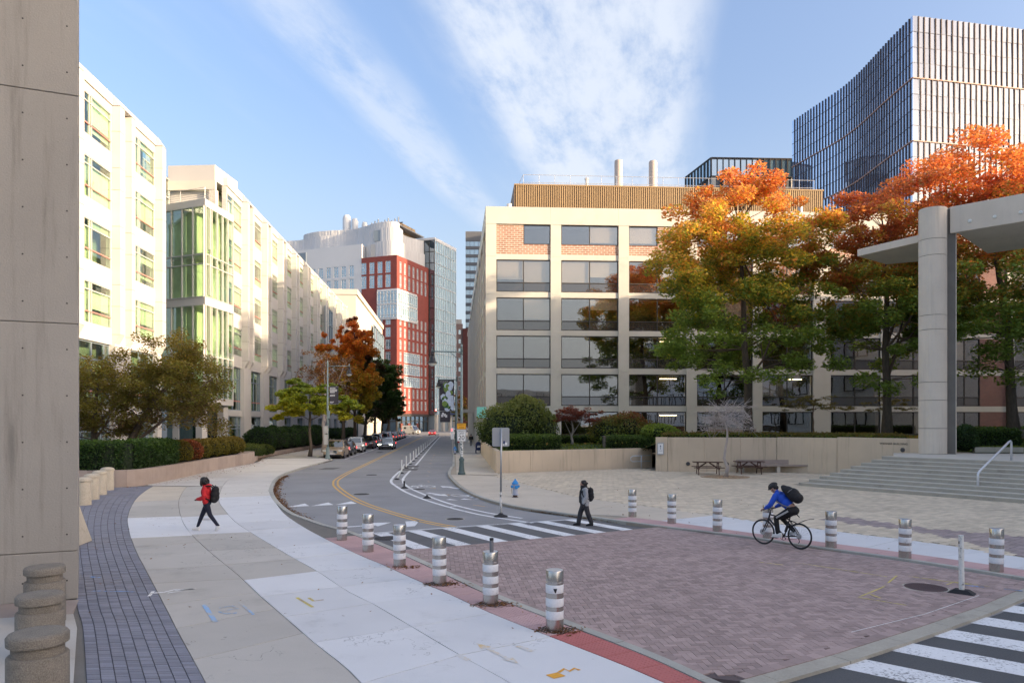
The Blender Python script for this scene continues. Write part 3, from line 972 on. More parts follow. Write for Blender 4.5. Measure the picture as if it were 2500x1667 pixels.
brick_field(pz, cells_p, 'mauve_paver', 'plaza_purple', ZP - 0.05, ZP + 0.002, 80)

# ---------------------------------------------------------------- road markings
ZM = 0.004


def marking(name, poly, mt='paint', z=ZM):
    return MB().sheet(poly, z).build(name, mt, road)


def line_marking(name, pl, wd, mt='paint', z=ZM, smooth=True):
    return MB().ribbon(smooth_line(pl, 0.6) if smooth else pl, wd, z).build(name, mt, road)


# far crossing (eight bars) and near crossing
fl = [(-4.2, 22.18), (-3.25, 22.72), (-2.24, 23.28), (-1.18, 23.82), (-0.14, 24.36), (0.82, 24.85), (1.83, 25.3), (2.84, 25.75)]
nr = [(-2.15, 19.6), (-1.09, 20.18), (-0.06, 20.75), (0.97, 21.3), (2.0, 21.85), (2.97, 22.42), (3.93, 22.95), (4.87, 23.5)]
for k, (a, b) in enumerate(zip(fl, nr)):
    dx, dy = b[0] - a[0], b[1] - a[1]
    l = hypot(dx, dy)
    nx, ny = 0.87 * 0.44, 0.5 * 0.44
    marking('crosswalk_bar', [(a[0], a[1]), (a[0] + nx, a[1] + ny), (b[0], b[1]), (b[0] - nx, b[1] - ny)], 'paint_worn' if k in (0, 1, 3, 4) else 'paint', ZM + 0.002)
line_marking('stop_line', [(-4.94, 21.95), (-1.6, 23.75), (2.14, 25.5)], 0.10, 'paint_worn', smooth=False)
dn = (0.745, -0.667)
pn = (0.64, 0.765)
for k, (sx_, sy_) in enumerate([(4.5, 10.12), (5.54, 10.93), (6.58, 11.68), (7.62, 12.46), (8.68, 13.24), (9.72, 14.02)]):
    q = [(sx_, sy_), (sx_ + pn[0] * .62, sy_ + pn[1] * .62)]
    marking('near_crosswalk_bar', q + [(q[1][0] + dn[0] * 3.4, q[1][1] + dn[1] * 3.4), (q[0][0] + dn[0] * 3.4, q[0][1] + dn[1] * 3.4)], 'paint_worn' if k < 4 else 'paint', ZM + 0.002)
MB().prism([(2.9, 8.9), (3.2, 9.25), (4.9, 10.33), (6.8, 11.62), (8.7, 12.98), (11.0, 14.8), (24, 10), (14, 2), (3.3, 2)], -0.01, 0.0025).build('dark_asphalt_crossing', 'asphalt_dark', road)
MB().prism([(-4.9, 21.85), (2.3, 25.45), (4.9, 23.5), (-2.9, 19.2)], -0.01, 0.002).build('crossing_asphalt', 'patch', road)

YEL = [(-1.94, 23.66), (-3.06, 24.99), (-4.54, 27.39), (-6.11, 30.31), (-7.64, 33.92), (-9.2, 38.3), (-9.85, 40.7), (-10.35, 43.19), (-11.0, 49.15), (-11.6, 57.03), (-12.75, 71.33), (-15.5, 105.8), S(-7.05, 172)]
ys = smooth_line(YEL, 0.6)
for s_ in (-0.12, 0.12):
    MB().ribbon(offset(ys, s_), 0.11, ZM).build('yellow_line', 'yellow', road)
BO = [(0.7, 24.6), (-1.24, 26.87), (-3.24, 30.63), (-4.92, 34.75), (-6.1, 38.51), (-6.84, 41.3), (-7.25, 44.3), (-7.67, 49.15), (-8.42, 59.42), (-9.7, 75.1), S(-3.72, 110), S(-3.7, 172)]
BI = [(0.35, 25.8), (-0.94, 27.39), (-2.56, 30.31), (-4.0, 33.92), (-5.38, 38.0), (-6.2, 41.6), (-6.74, 45.98), (-7.75, 59.42), (-9.2, 77), S(-3.1, 110), S(-3.1, 172)]
line_marking('bike_lane_line', BO, 0.15)
line_marking('bike_lane_line', BI, 0.15)
bo, bi = smooth_line(BO, 0.6), smooth_line(BI, 0.6)
sbo, sbi = arc(bo), arc(bi)
for x in [1.8, 5.6, 9.6, 13.6, 17.2, 20.4] + [23.6 + 5.4 * k for k in range(20)]:
    a = at(bo, sbo, x)
    b = at(bi, sbi, param(bi, sbi, a) + 0.25)
    MB().ribbon([a, b], 0.10, ZM + 0.001).build('buffer_tick', 'paint', road)
for x in (-9.9,):
    line_marking('parking_line', [S(x, 66.5), S(x, 172)], 0.10, smooth=False)
for p in [(-1.3, 29.6), (-2.82, 33.92), (-3.9, 37.3), (-4.81, 41.91), (-5.29, 45.98), (-5.71, 50.02), (-6.2, 54.84), (-6.7, 60), (-7.17, 64.83), (-7.6, 70), (-8.04, 75.1), S(-1.55, 82), S(-1.55, 90), S(-1.55, 100)]:
    q = (0.75, -0.85) if p[1] < 40 else (0.25, -1)
    l = hypot(*q)
    MB().ribbon([(p[0] - q[0] / l * .5, p[1] - q[1] / l * .5), (p[0] + q[0] / l * .5, p[1] + q[1] / l * .5)], 0.13, ZM).build('lane_dash', 'orange', road)
for cx, cy in [(-8.6, 29.45), (-7.72, 29.85), (-6.85, 30.3)]:
    marking('yield_triangle', [(cx - .05, cy + 1.0), (cx - .42, cy - .30), (cx + .38, cy + .12)])
# bicycle symbols and arrows in the two-way bike lane


def marks_frame(cx, cy, ang_):
    c_, s_ = cos(ang_), sin(ang_)
    return lambda x_, y_: (cx + x_ * c_ - y_ * s_, cy + x_ * s_ + y_ * c_)


for cx, cy, an in ((-4.86, 38.4, radians(30)), (-2.02, 34.0, radians(215))):
    f = marks_frame(cx, cy, an)
    mb = MB()
    for wx in (-.48, .48):
        mb.ribbon([f(wx + .30 * cos(2 * pi * k / 16), .30 * 2.0 * sin(2 * pi * k / 16)) for k in range(17)], 0.09, ZM)
    for a, b in (((-.48, 0), (-.1, .7)), ((-.1, .7), (.42, .7)), ((-.48, 0), (.05, -.05)), ((.05, -.05), (.42, .7)), ((.48, 0), (.34, 1.0)), ((.34, 1.0), (.58, 1.05)), ((-.1, .7), (.05, -.05))):
        mb.ribbon([f(*a), f(*b)], 0.09, ZM + .001)
    mb.build('bike_symbol', 'paint', road)
for cx, cy, an in ((-3.25, 38.0, radians(35)), (-3.5, 34.3, radians(215))):
    f = marks_frame(cx, cy, an)
    marking('lane_arrow', [f(-.12, -1.0), f(.12, -1.0), f(.12, .1), f(.34, .1), f(0, 1.0), f(-.34, .1), f(-.12, .1)])
f = marks_frame(-4.9, 23.9, radians(28))
marking('turn_arrow', [f(-1.0, -.1), f(.4, -.1), f(.4, -.35), f(1.1, .35), f(.3, .6), f(.35, .1), f(-1.0, .1)], 'paint_worn')
marking('turn_arrow', [f(1.2, -.9), f(1.5, -.85), f(2.1, .3), f(1.6, .35)], 'paint_worn')
for k in range(3):
    marking('give_way_tooth', [(-2.9 + .62 * k, 31.9 + .2 * k), (-2.35 + .62 * k, 31.75 + .2 * k), (-2.75 + .62 * k, 32.25 + .2 * k)])
# utility covers and patches
for cx, cy, r_, mt, nm in ((8.37, 14.75, .43, 'iron_rust', 'manhole_cover'), (-7.1, 34.4, .42, 'iron', 'manhole_cover'), (-2.0, 25.6, .34, 'iron', 'manhole_cover'), (-9.02, 46.9, .4, 'iron', 'manhole_cover'),
                           (-3.6, 21.4, .42, 'iron', 'manhole_cover'), (-4.7, 36.9, .35, 'iron', 'manhole_cover')):
    z_ = 0.064 if (cx > 5) else ZM + .002
    mb = MB().lathe([(r_ - .04, -.02), (r_ - .04, 0), (r_ - .05, .003)], 32, (cx, cy, z_), 0)
    mb.lathe([(r_, -.02), (r_, -.004)], 32, (cx, cy, z_), 1)
    for i in range(-3, 4):
        hw = sqrt(max(0, (r_ - .08) ** 2 - (i * .1) ** 2))
        mb.box(cx - hw, cx + hw, cy + i * .1 - .012, cy + i * .1 + .012, z_, z_ + .006)
    mb.build(nm, [mt, 'step'], road if cx < 5 else bed)
marking('asphalt_patch', [S(-3.9, 51.0), S(-2.6, 51.2), S(-2.55, 53.4), S(-3.9, 53.4)], 'patch', ZM + .003)
marking('asphalt_patch', [S(-3.8, 54.6), S(-2.7, 54.6), S(-2.65, 57.0), S(-3.75, 57.0)], 'patch', ZM + .003)
marking('asphalt_patch', [(-13.9, 52.0), (-12.8, 52.2), (-12.75, 54.6), (-13.9, 54.4)], 'patch')
marking('asphalt_patch', [S(-8.6, 80.5), S(-8.0, 80.5), S(-8.0, 83.5), S(-8.6, 83.5)], 'patch')
line_marking('far_crosswalk_line', [S(-12.3, 177), S(0, 180)], 0.5, smooth=False)
for k in range(9):
    marking('far_crosswalk_bar', [S(-12 + 1.35 * k, 173.5), S(-11.5 + 1.35 * k, 173.5), S(-11.5 + 1.35 * k, 176), S(-12 + 1.35 * k, 176)])
# sprayed utility marks on the pavement
sp_ = ZP + 0.0045


def spray(pts_list, mt, wd, nm='spray_mark', par=walk, z=sp_):
    mb = MB()
    for pts in pts_list:
        mb.ribbon(pts, wd, z)
    return mb.build(nm, mt, par)


spray([[(-5.58, 13.2), (-4.9, 12.05)]], 'spray_blue', 0.08)
spray([[(-5.20, 12.95), (-5.02, 13.1), (-4.86, 12.92), (-5.1, 12.68), (-4.92, 12.55), (-4.76, 12.62)]], 'spray_blue', 0.05)
spray([[(-4.99, 13.35), (-4.43, 12.5)]], 'spray_blue', 0.05)
spray([[(-6.98, 14.05), (-6.75, 14.15), (-6.65, 14.35), (-6.3, 14.42)], [(-6.88, 13.82), (-7.0, 14.22)], [(-6.65, 14.08), (-6.45, 14.25), (-6.62, 14.3), (-6.25, 14.45)]], 'spray_white', 0.06)
spray([[(-8.30, 14.25), (-7.35, 14.2)], [(-9.0, 15.55), (-8.75, 15.5)], [(-8.2, 14.75), (-7.75, 14.7)], [(-8.5, 15.45), (-8.15, 15.4)]], 'spray_blue_dark', 0.07)
f = marks_frame(-0.22, 10.42, radians(-56))
spray([[f(-.40, 0), f(.40, 0)]], 'spray_faint', 0.06)
mb = MB()
for e in (-1, 1):
    mb.sheet([f(e * .56, 0), f(e * .28, .09), f(e * .28, -.09)], sp_ + .001)
mb.build('spray_arrow', 'spray_faint', walk)
spray([[(0.08, 10.75), (0.30, 10.5)], [(-0.78, 10.35), (-0.60, 10.1)]], 'spray_faint', 0.09)
spray([[(-4.05, 13.72), (-3.55, 13.0)], [(-3.82, 13.7), (-3.66, 13.45), (-3.5, 13.55)]], 'spray_yellow', 0.06)
mb = MB().sheet([(0.44, 9.52), (0.60, 9.62), (0.70, 9.48), (0.54, 9.38)], sp_)
mb.build('valve_cover', 'spray_orange', walk)
spray([[(0.62, 9.62), (0.70, 9.76), (0.76, 9.66), (0.84, 9.78), (0.90, 9.70)]], 'spray_orange', 0.05)
zb = 0.0645
spray([[(5.9, 17.4), (6.35, 17.05)], [(6.75, 17.35), (8.1, 15.75)], [(6.6, 13.9), (7.5, 14.75), (8.4, 15.9)], [(6.6, 13.9), (7.2, 13.3)], [(6.95, 14.15), (7.0, 13.85)], [(8.6, 15.8), (9.4, 15.0)],
       [(8.95, 15.0), (9.25, 15.25), (9.75, 14.75)]], 'spray_yellow', 0.035, 'spray_mark', bed, zb)
spray([[(9.25, 14.95), (9.55, 14.75)], [(9.85, 14.6), (10.1, 14.42)]], 'spray_blue_dark', 0.08, 'spray_mark', bed, zb)
spray([[(5.4, 11.6), (7.2, 12.7), (9.0, 14.05)]], 'spray_white', 0.014, 'spray_mark', bed, zb)
MB().sheet([(-10.75, 24.9), (-10.3, 25.0), (-10.05, 24.55), (-10.5, 24.45)], sp_).build('utility_cover', 'galv', walk)
# left foreground: base slabs in front of the concrete pier
structure(MB().prism([(-5.35, 7.0), (-5.42, 9.0), (-6.98, 11.7), (-7.55, 12.55), (-9.9, 12.3), (-9.5, 7.0)], 0, ZP + 0.003).build('pier_apron', 'slab_tan'))
structure(MB().prism([(-7.56, 12.55), (-8.05, 13.55), (-12, 12.4), (-11.5, 11.55)], 0, ZP + 0.006).build('pier_base_strip', 'granite_pink'))
ap = structure(empty('apron_pavers'))
for i in range(10):
    for j in range(5):
        c = [(-9.75 - .0 + .2 * j - .95, 9.0 + .3 * i), (-9.57 + .2 * j - .95, 9.0 + .3 * i), (-9.57 + .2 * j - .95, 9.28 + .3 * i), (-9.75 + .2 * j - .95, 9.28 + .3 * i)]
        MB().prism(c, 0.05, ZP + .008).build('paver', 'paver_blue', ap)

# ================================================================ BUILDINGS
def root_matrix(o):
    return Matrix.LocRotScale(o.location, o.rotation_euler, o.scale)


def wc(o, root):
    """parent o (placed in world coordinates) under root"""
    o.parent = root
    o.matrix_parent_inverse = root_matrix(root).inverted()
    return o


PANE = MB().box(0, 1, -.008, .008, 0, 1)
_pane = {}


def pane_mesh(mt):
    if mt not in _pane:
        _pane[mt] = PANE.mesh('pane', mt)
    return _pane[mt]


_wm = {}


def window(parent, w_, h_, vs_=(), hs=(), fw=0.07, fd=0.12, frame='frame_pale', gl='green_glass', loc=(0, 0, 0), rz=0.0, name='window',
           low=None, blind=None, hi=None, pane=True, world_parent=False, bf=None):
    """one window: frame with mullions (vs_, hs = fractions), a pane in each light, perhaps a blind or curtain behind"""
    key = (round(w_, 3), round(h_, 3), tuple(vs_), tuple(hs), fw, fd, frame, hi)
    if key not in _wm:
        mb = MB()
        mb.box(0, fw, -fd / 2, fd / 2, 0, h_)
        mb.box(w_ - fw, w_, -fd / 2, fd / 2, 0, h_)
        mb.box(fw, w_ - fw, -fd / 2, fd / 2, 0, fw)
        mb.box(fw, w_ - fw, -fd / 2, fd / 2, h_ - fw, h_)
        for v_ in vs_:
            mb.box(v_ * w_ - fw / 2, v_ * w_ + fw / 2, -fd / 2 + .002, fd / 2 - .002, fw, h_ - fw)
        for i, z in enumerate(hs):
            mb.box(fw, w_ - fw, -fd / 2 - (.012 if hi == i else -.004), fd / 2 - .004, z * h_ - fw / 2, z * h_ + fw / 2, 1 if hi == i else 0)
        _wm[key] = mb.mesh(name, [frame, 'frame_pink'] if hi is not None else frame)
    o = inst(name, _wm[key], None, loc, (0, 0, rz))
    if world_parent:
        wc(o, parent)
    else:
        o.parent = parent
    if pane:
        xs = [0] + list(vs_) + [1]
        zs = [0] + list(hs) + [1]
        for i in range(len(xs) - 1):
            for j in range(len(zs) - 1):
                g = low if (low and j == 0) else gl
                inst('pane', pane_mesh(g), o, (xs[i] * w_, 0, zs[j] * h_), (0, 0, R.uniform(-.006, .006)), ((xs[i + 1] - xs[i]) * w_, 1, (zs[j + 1] - zs[j]) * h_))
                if blind and not (low and j == 0) and R.random() < blind[1]:
                    f_ = R.choice(blind[2])
                    hh = (zs[j + 1] - zs[j]) * h_
                    inst(blind[3], pane_mesh(blind[0]), o, (xs[i] * w_ + .03, .16, zs[j] * h_ + hh * (1 - f_)), (0, 0, 0), ((xs[i + 1] - xs[i]) * w_ - .06, 1, hh * f_))
    return o


def face(P, Q):
    """frame of a wall face running P -> Q, left to right as seen from outside"""
    L = hypot(Q[0] - P[0], Q[1] - P[1])
    u_ = ((Q[0] - P[0]) / L, (Q[1] - P[1]) / L)
    an = atan2(u_[1], u_[0])
    return L, u_, (u_[1], -u_[0]), an


def curtain_wall(root, P, Q, us, zs, frame, gl, fw=0.08, fd=0.16, name='curtain_wall', limit=400, jit=.01, hi=()):
    """mullion grid as one part, each light a pane of its own"""
    L, u_, n_, an = face(P, Q)
    mb = MB()
    for x in us:
        mb.box(x - fw / 2, x + fw / 2, -fd, .02, zs[0], zs[-1])
    for z in zs:
        k = 2.2 if z in hi else 1
        mb.box(us[0], us[-1], -fd + .004, .016, z - fw / 2 * k, z + fw / 2 * k)
    f_ = mb.build(name, frame, None, loc=(P[0], P[1], 0), rz=an)
    wc(f_, root)
    c = 0
    rest = MB()
    for i in range(len(us) - 1):
        for j in range(len(zs) - 1):
            if c < limit:
                inst('pane', pane_mesh(gl), f_, (us[i], 0, zs[j]), (R.uniform(-jit, jit) * .6, 0, R.uniform(-jit, jit)), (us[i + 1] - us[i], 1, zs[j + 1] - zs[j]))
            else:
                rest.box(us[i], us[i + 1], -.008 + R.uniform(0, .004), .008, zs[j], zs[j + 1], 0, R.random())
            c += 1
    if rest.v:
        o = rest.build('far_panes', gl, f_, tint=True)
        o['kind'] = 'stuff'
    return f_


def wall_with_holes(x0, x1, z0, z1, holes, y0, y1, mb):
    """wall slab built round rectangular openings (holes on a grid: sorted rows of equal z)"""
    rows = {}
    for a, b, c, d in holes:
        rows.setdefault((c, d), []).append((a, b))
    zc = z0
    for (c, d) in sorted(rows):
        if c > zc:
            mb.box(x0, x1, y0, y1, zc, c)
        xc = x0
        for a, b in sorted(rows[(c, d)]):
            if a > xc:
                mb.box(xc, a, y0, y1, c, d)
            xc = b
        if xc < x1:
            mb.box(xc, x1, y0, y1, c, d)
        zc = d
    if zc < z1:
        mb.box(x0, x1, y0, y1, zc, z1)


def grid(n, a, b):
    return [a + (b - a) * i / n for i in range(n + 1)]


# ---------------------------------------------------------------- concrete-framed laboratory building, right
A_LAB = atan2(0.06, 1)
lab = thing('laboratory_building', 'six-storey pale concrete grid building with brown glass and brick top floor behind the maples', 'building', (-2.73, 76.0, 0), A_LAB)
cols = [(0, 1.1), (6.8, 7.9), (14.0, 15.1), (21.3, 22.4), (28.5, 29.5), (35.1, 37.0), (42.6, 43.3), (49.4, 50.4), (56.8, 57.6), (64.0, 65.0), (71, 72)]
floors = [(4.5, 5.1), (8.44, 9.04), (12.45, 13.0), (16.44, 17.02), (20.4, 20.95)]
lev = [1.2, 4.8, 8.74, 12.72, 16.73, 20.68, 24.07]
MB().box(0.3, 72, 2.2, 26, 0.0, 24.2).build('interior_core', 'room', lab)
MB().box(-0.0, 72, 0.9, 100, 24.3, 24.5).build('roof', 'roof', lab)
for a, b in cols:
    for k in range(6):
        z0, z1 = lev[k], lev[k + 1]
        MB().box(a, b, 0.0, 0.9, z0 + .006, z1 - .006).build('column_panel', 'lab_conc', lab)
for z0, z1 in floors:
    for (a, b), (c, d) in zip(cols, cols[1:]):
        MB().box(b, c, 0.14, 2.3, z0, z1).build('floor_beam', 'lab_conc', lab)
for (a, b), (c, d) in zip(cols, cols[1:]):
    MB().box(a if a == 0 else a + .006, c - .006, -0.02, 0.6, 24.08, 25.86).build('parapet_panel', 'lab_conc', lab)
for k in range(6):                                                     # partitions inside, so that each bay reads as a room
    z0 = 2.0 if k == 0 else floors[k - 1][1]
    z1 = floors[k][0] if k < 5 else 24.07
    for bay, ((a, b), (c, d)) in enumerate(zip(cols, cols[1:])):
        MB().box(b - .15, b + .0, 0.9, 2.3, z0, z1).build('partition', 'blind', lab)
        w_ = c - b
        if k == 5:
            sill = 22.0
            brick = [(0.0, 0.5), None, (0.5, 1.0), None][bay % 4]
            if bay == 8:
                brick = (0, 1)
            MB().box(b, c, 0.16, 0.5, z0, sill).build('brick_panel', 'lab_brick', lab)
            lo, hi_ = 0.0, 1.0
            if brick:
                MB().box(b + brick[0] * w_, b + brick[1] * w_, 0.16, 0.5, sill, 24.07).build('brick_panel', 'lab_brick', lab)
                lo, hi_ = (0.5, 1.0) if brick[0] == 0.0 else (0.0, 0.5)
            if brick != (0, 1):
                window(lab, w_ * (hi_ - lo), 24.07 - sill, (0.5,) if not brick else (), (), 0.09, 0.14, 'frame_dark', 'bronze_glass', (b + lo * w_, 0.28, sill), name='window', blind=('blind', .75, (.55, .85), 'blind'))
        else:
            full = c - b
            x0 = b
            if bay == 7:
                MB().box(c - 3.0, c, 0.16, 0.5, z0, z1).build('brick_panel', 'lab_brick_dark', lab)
                full -= 3.0
            if k == 0:
                window(lab, full, z1 - z0, (0.5,), (), 0.10, 0.14, 'frame_dark', 'bronze_glass', (x0, 0.3, z0), blind=('blind', .2, (.3, .45, .95), 'blind'))
            else:
                window(lab, full, z1 - z0, (0.5,), (0.29,), 0.10, 0.14, 'frame_dark', 'bronze_glass', (x0, 0.3, z0), low='spandrel',
                       blind=('blind', [0, .2, .3, .2, .95][k], [0, (.45, .9, 1.0), (.6, .95), (.25, .5, .9), (.72, .85, 1.0)][k], 'blind'))
            if (k, bay) in ((0, 2), (1, 2), (2, 2), (5, 1), (1, 4)):
                MB().box(b + .6 * w_, b + .9 * w_, 1.6, 1.75, z1 - .42, z1 - .34).build('ceiling_light', 'ceil_light', lab)
# street side, running away up the street
sx = Matrix.Rotation(ST - A_LAB, 4, 'Z')
for i in range(14):
    y0 = 7.2 * i + (1.1 if i == 0 else 0)
    mb = MB()
    mb.X = sx
    mb.box(0.0, 0.9, y0, 7.2 * i + 1.1 + (0.2 if i == 0 else 0), 0, 24.07)
    mb.build('side_column', 'lab_conc', lab)
    mb = MB()
    mb.X = sx
    mb.box(-.02, .6, 7.2 * i + .01, 7.2 * i + 7.19, 24.08, 25.86 + (0 if i < 9 else -1.2))
    mb.build('parapet_panel', 'lab_conc', lab)
    for k in range(6):
        z0 = 0.1 if k == 0 else floors[k - 1][1]
        z1 = floors[k][0] if k < 5 else 24.07
        mb = MB()
        mb.X = sx
        mb.box(.14, 1.2, 7.2 * i + 1.1, 7.2 * i + 7.2, z1, z1 + .58 if k < 5 else z1 + .01)
        mb.build('side_beam', 'lab_conc', lab)
        mb = MB()
        mb.X = sx
        mb.box(.20, .6, 7.2 * i + 1.1, 7.2 * i + 3.0, z0, z1)
        mb.box(.20, .6, 7.2 * i + 6.2, 7.2 * i + 7.2, z0, z1)
        mb.build('side_brick_panel', 'lab_conc' if k == 0 else 'lab_brick', lab)
        mb = MB()
        mb.X = sx
        mb.box(.30, .34, 7.2 * i + 3.0, 7.2 * i + 6.2, z0, z1)
        mb.build('side_window', 'dark_glass', lab)
mb = MB()
mb.X = sx
mb.box(-2.2, 0, 44, 50, 5.0, 5.5)
mb.build('entrance_canopy', 'lab_conc', lab)
mb = MB()
mb.X = sx
mb.box(-.75, 0, 14.6, 15.4, 4.1, 4.9)
mb.build('air_conditioner', 'frame_pale', lab)
# rooftop plant room of ribbed tan metal
ph = MB()
for i in range(4):
    ph.box(i * .25 + .02, i * .25 + .15, -.06, 0, 0, 5.2)
ph.box(0, 1.0, 0, .05, 0, 5.2, 1)
phm = ph.mesh('metal_panel', ['metal_tan', 'metal_tan_dark'])
for i in range(36):
    inst('metal_panel', phm, lab, (3.6 + i * 1.0, 7, 25.2))
sidep = MB().box(3.4, 3.58, 7, 96, 25.2, 30.4).build('plant_room_side', 'metal_tan_dark', lab)
MB().box(3.4, 39.7, 6.9, 96, 30.4, 30.55).build('plant_room_roof', 'metal_tan', lab)
mb = MB()
for i in range(20):
    mb.tube([(4.6 + 1.84 * i, 9, 30.5), (4.6 + 1.84 * i, 9, 32.3)], .035, 5)
for z in (31.4, 32.3):
    mb.tube([(4.6, 9, z), (39.6, 9, z)], .03, 5)
    mb.tube([(4.6, 9, z), (4.0, 16, z)], .03, 5)
mb.build('roof_railing', 'rail', lab)
for x in (17.1, 21.5):
    MB().lathe([(.52, 0), (.52, 5.2), (.46, 5.35), (.40, 5.35), (.40, 5.0)], 20, (x, 15, 31.0)).build('exhaust_stack', 'stack', lab, smooth=True, auto=40)
MB().lathe([(.2, 0), (.2, 2.0), (.25, 2.0), (.25, 2.2)], 12, (12.4, 11, 30.5)).build('vent_pipe', 'frame_pale', lab)
mb = MB()
for i in range(5):
    mb.box(18.4 + i * .55, 18.8 + i * .55, 12, 12.6, 30.5, 31.7 + .3 * (i % 2))
    mb.tube([(18.5 + i * .55, 12, 31.9), (18.9 + i * .55, 12, 32.2), (19.1 + i * .55, 12, 31.2)], .05, 6)
mb.build('roof_equipment', 'galv', lab)
mb = MB()
mb.tube([(1.9, 5, 25.6), (2.1, 5.5, 26.6), (3.6, 7, 27.2)], .22, 8)
mb.tube([(1.2, 5.6, 25.6), (1.5, 6, 26.5), (3.6, 8, 27.1)], .22, 8)
mb.build('duct', 'galv', lab, smooth=True)
MB().lathe([(.28, 0), (.28, 2.3)], 14, (2.7, 4.6, 25.2)).build('vent_pipe', 'far_white', lab, smooth=True, auto=40)
mb = MB().lathe([(.45, 0), (.45, 1.4), (.2, 1.9)], 14, (35.4, 6.0, 25.4))
mb.lathe([(.3, 0), (.3, 3.0)], 12, (36.4, 6.0, 25.2))
mb.build('roof_fan', 'galv', lab, smooth=True, auto=40)
tag(MB().box(-.06, .0, -.46, .46, -.52, .52).build('mint_banner', 'mint', None, loc=(*S(2.75, 71.3), 4.35), rz=ST + pi / 2 - .12), 'square mint-green sign hung on the corner of the concrete building', 'sign')

# ---------------------------------------------------------------- white precast building, left
pre = thing('precast_building', 'long cream and white precast office block with projecting fins and green glass bay', 'building', (-24.8, 0, 0), pi / 2 + ST)
WROW = [(10.3, 13.25), (14.65, 17.6), (19.0, 21.95), (23.35, 26.3)]


def module(b, yf, last=False):
    """one bay: window wall at yf+.8, two fins at yf; b = where the window starts along the street"""
    yw = yf + 0.62
    zt = [9.2] + [z for r_ in WROW for z in r_] + [26.9]
    for i in range(0, len(zt), 2):
        MB().box(b - .25, b + 5.08, yw, yw + .45, zt[i] + .006, zt[i + 1] - .006).build('spandrel_panel', 'panel', pre)
    for z0, z1 in WROW:
        MB().box(b - .25, b, yw + .02, yw + .45, z0, z1).build('jamb_panel', 'panel', pre)
        window(pre, 5.05, z1 - z0, (0.36, 0.42), (0.28, 0.80), 0.08, 0.12, 'frame_pale', 'green_glass', (b, yw + .08, z0), hi=0, blind=('curtain', .62, (.35, .8, 1.0, 1.0), 'curtain'))
    segs = [(9.9, 12.0), (12.0, 13.6), (13.6, 16.3), (16.3, 17.95), (17.95, 20.65), (20.65, 22.3), (22.3, 25.0), (25.0, 26.9)]
    for f0, f1 in ((5.05, 5.80), (7.0, 7.65))[:1 if last else 2]:
        for z0, z1 in segs:
            MB().box(b + f0, b + f1, yf, yw + .4, z0 + .026, z1 - .026).build('fin_panel', 'panel', pre)
        MB().box(b + f0 + .02, b + f1 - .02, yf + .02, yw + .3, 9.9, 26.85).build('fin_joint', 'panel_gap', pre)
        mb = MB()
        mb.hexa([(b + f0, yw + .1, 8.6), (b + f1, yw + .1, 8.6), (b + f1, yw + .4, 8.6), (b + f0, yw + .4, 8.6),
                 (b + f0, yf, 9.89), (b + f1, yf, 9.89), (b + f1, yw + .4, 9.89), (b + f0, yw + .4, 9.89)])
        mb.build('fin_corbel', 'panel', pre)
    if not last:
        MB().box(b + 5.8, b + 7.0, yf + .5, yw + .45, 9.0, 26.9).build('recess_panel', 'panel', pre)
    xe = b + (5.85 if last else 7.70)                              # parapet, its top sloped back
    for x0, x1, y0 in ((b - .25, b + 5.04, yw - .10), (b + 5.04, xe, yf)):
        mb = MB()
        mb.hexa([(x0 + .012, y0, 26.93), (x1 - .012, y0, 26.93), (x1 - .012, yw + 1.2, 26.93), (x0 + .012, yw + 1.2, 26.93),
                 (x0 + .012, yf + .56, 27.75), (x1 - .012, yf + .56, 27.75), (x1 - .012, yw + 1.2, 27.75), (x0 + .012, yw + 1.2, 27.75)])
        mb.build('parapet_panel', 'panel', pre)
    # storeys below the fins
    MB().box(b + 5.0, b + (5.85 if last else 7.7), yw - .25, yw + .5, 1.3, 9.2).build('base_column', 'panel', pre)
    MB().box(b + 4.98, b + (5.87 if last else 7.72), yw - .27, yw + .5, 0.0, 1.3).build('base_plinth', 'granite_pink', pre)
    MB().box(b - .28, b + 5.0, yw + .0, yw + .5, 4.0, 4.6).build('base_beam', 'panel', pre)
    MB().box(b - .28, b + 5.0, yw - .04, yw + .05, 9.1, 9.2).build('sill_band', 'panel', pre)
    window(pre, 5.28, 4.5, (0.15, 0.5, 0.85), (0.22, 0.72), 0.10, 0.14, 'frame_blue', 'green_glass', (b - .28, yw + .22, 4.6), hi=0, name='base_window', blind=('curtain', .45, (.6, 1.0), 'curtain'))
    window(pre, 5.28, 4.0, (0.2, 0.26, 0.74, 0.8), (0.68, 0.76), 0.10, 0.2, 'frame_blue', 'green_glass', (b - .28, yw + .22, 0.0), name='ground_window')


for b in (41.5, 49.4, 57.3):
    module(b, 0.0, b > 57)
MB().box(40, 63.0, 1.9, 24, 0, 27.2).build('interior_core', 'pale_room', pre)
MB().box(40, 63.1, 1.8, 24, 27.2, 27.6).build('roof', 'panel', pre)
YM = -2.79
for k in range(10):
    module(73.0 + 8.0 * k, YM)
MB().box(72.9, 153, YM + 1.9, 22, 0, 27.2).build('interior_core', 'pale_room', pre)
MB().box(72.6, 153, YM + 1.9, 22, 27.2, 27.6).build('roof', 'panel', pre)
MB().box(152.6, 153.4, YM + .2, 20, 0, 27.7).build('end_wall', 'panel', pre)
for x in (46.4, 52, 67):
    MB().lathe([(.55, 0), (.55, 1.9), (.4, 2.2)], 14, (x, 6.5, 27.6)).build('roof_vent', 'panel', pre)
# glass corner bay
BA, BC, BB = (-34.4, 69.45), (-28.15, 66.8), (-27.75, 72.4)
LbA, ubA, nbA, _ = face(BA, BC)
LbB, ubB, nbB, _ = face(BC, BB)


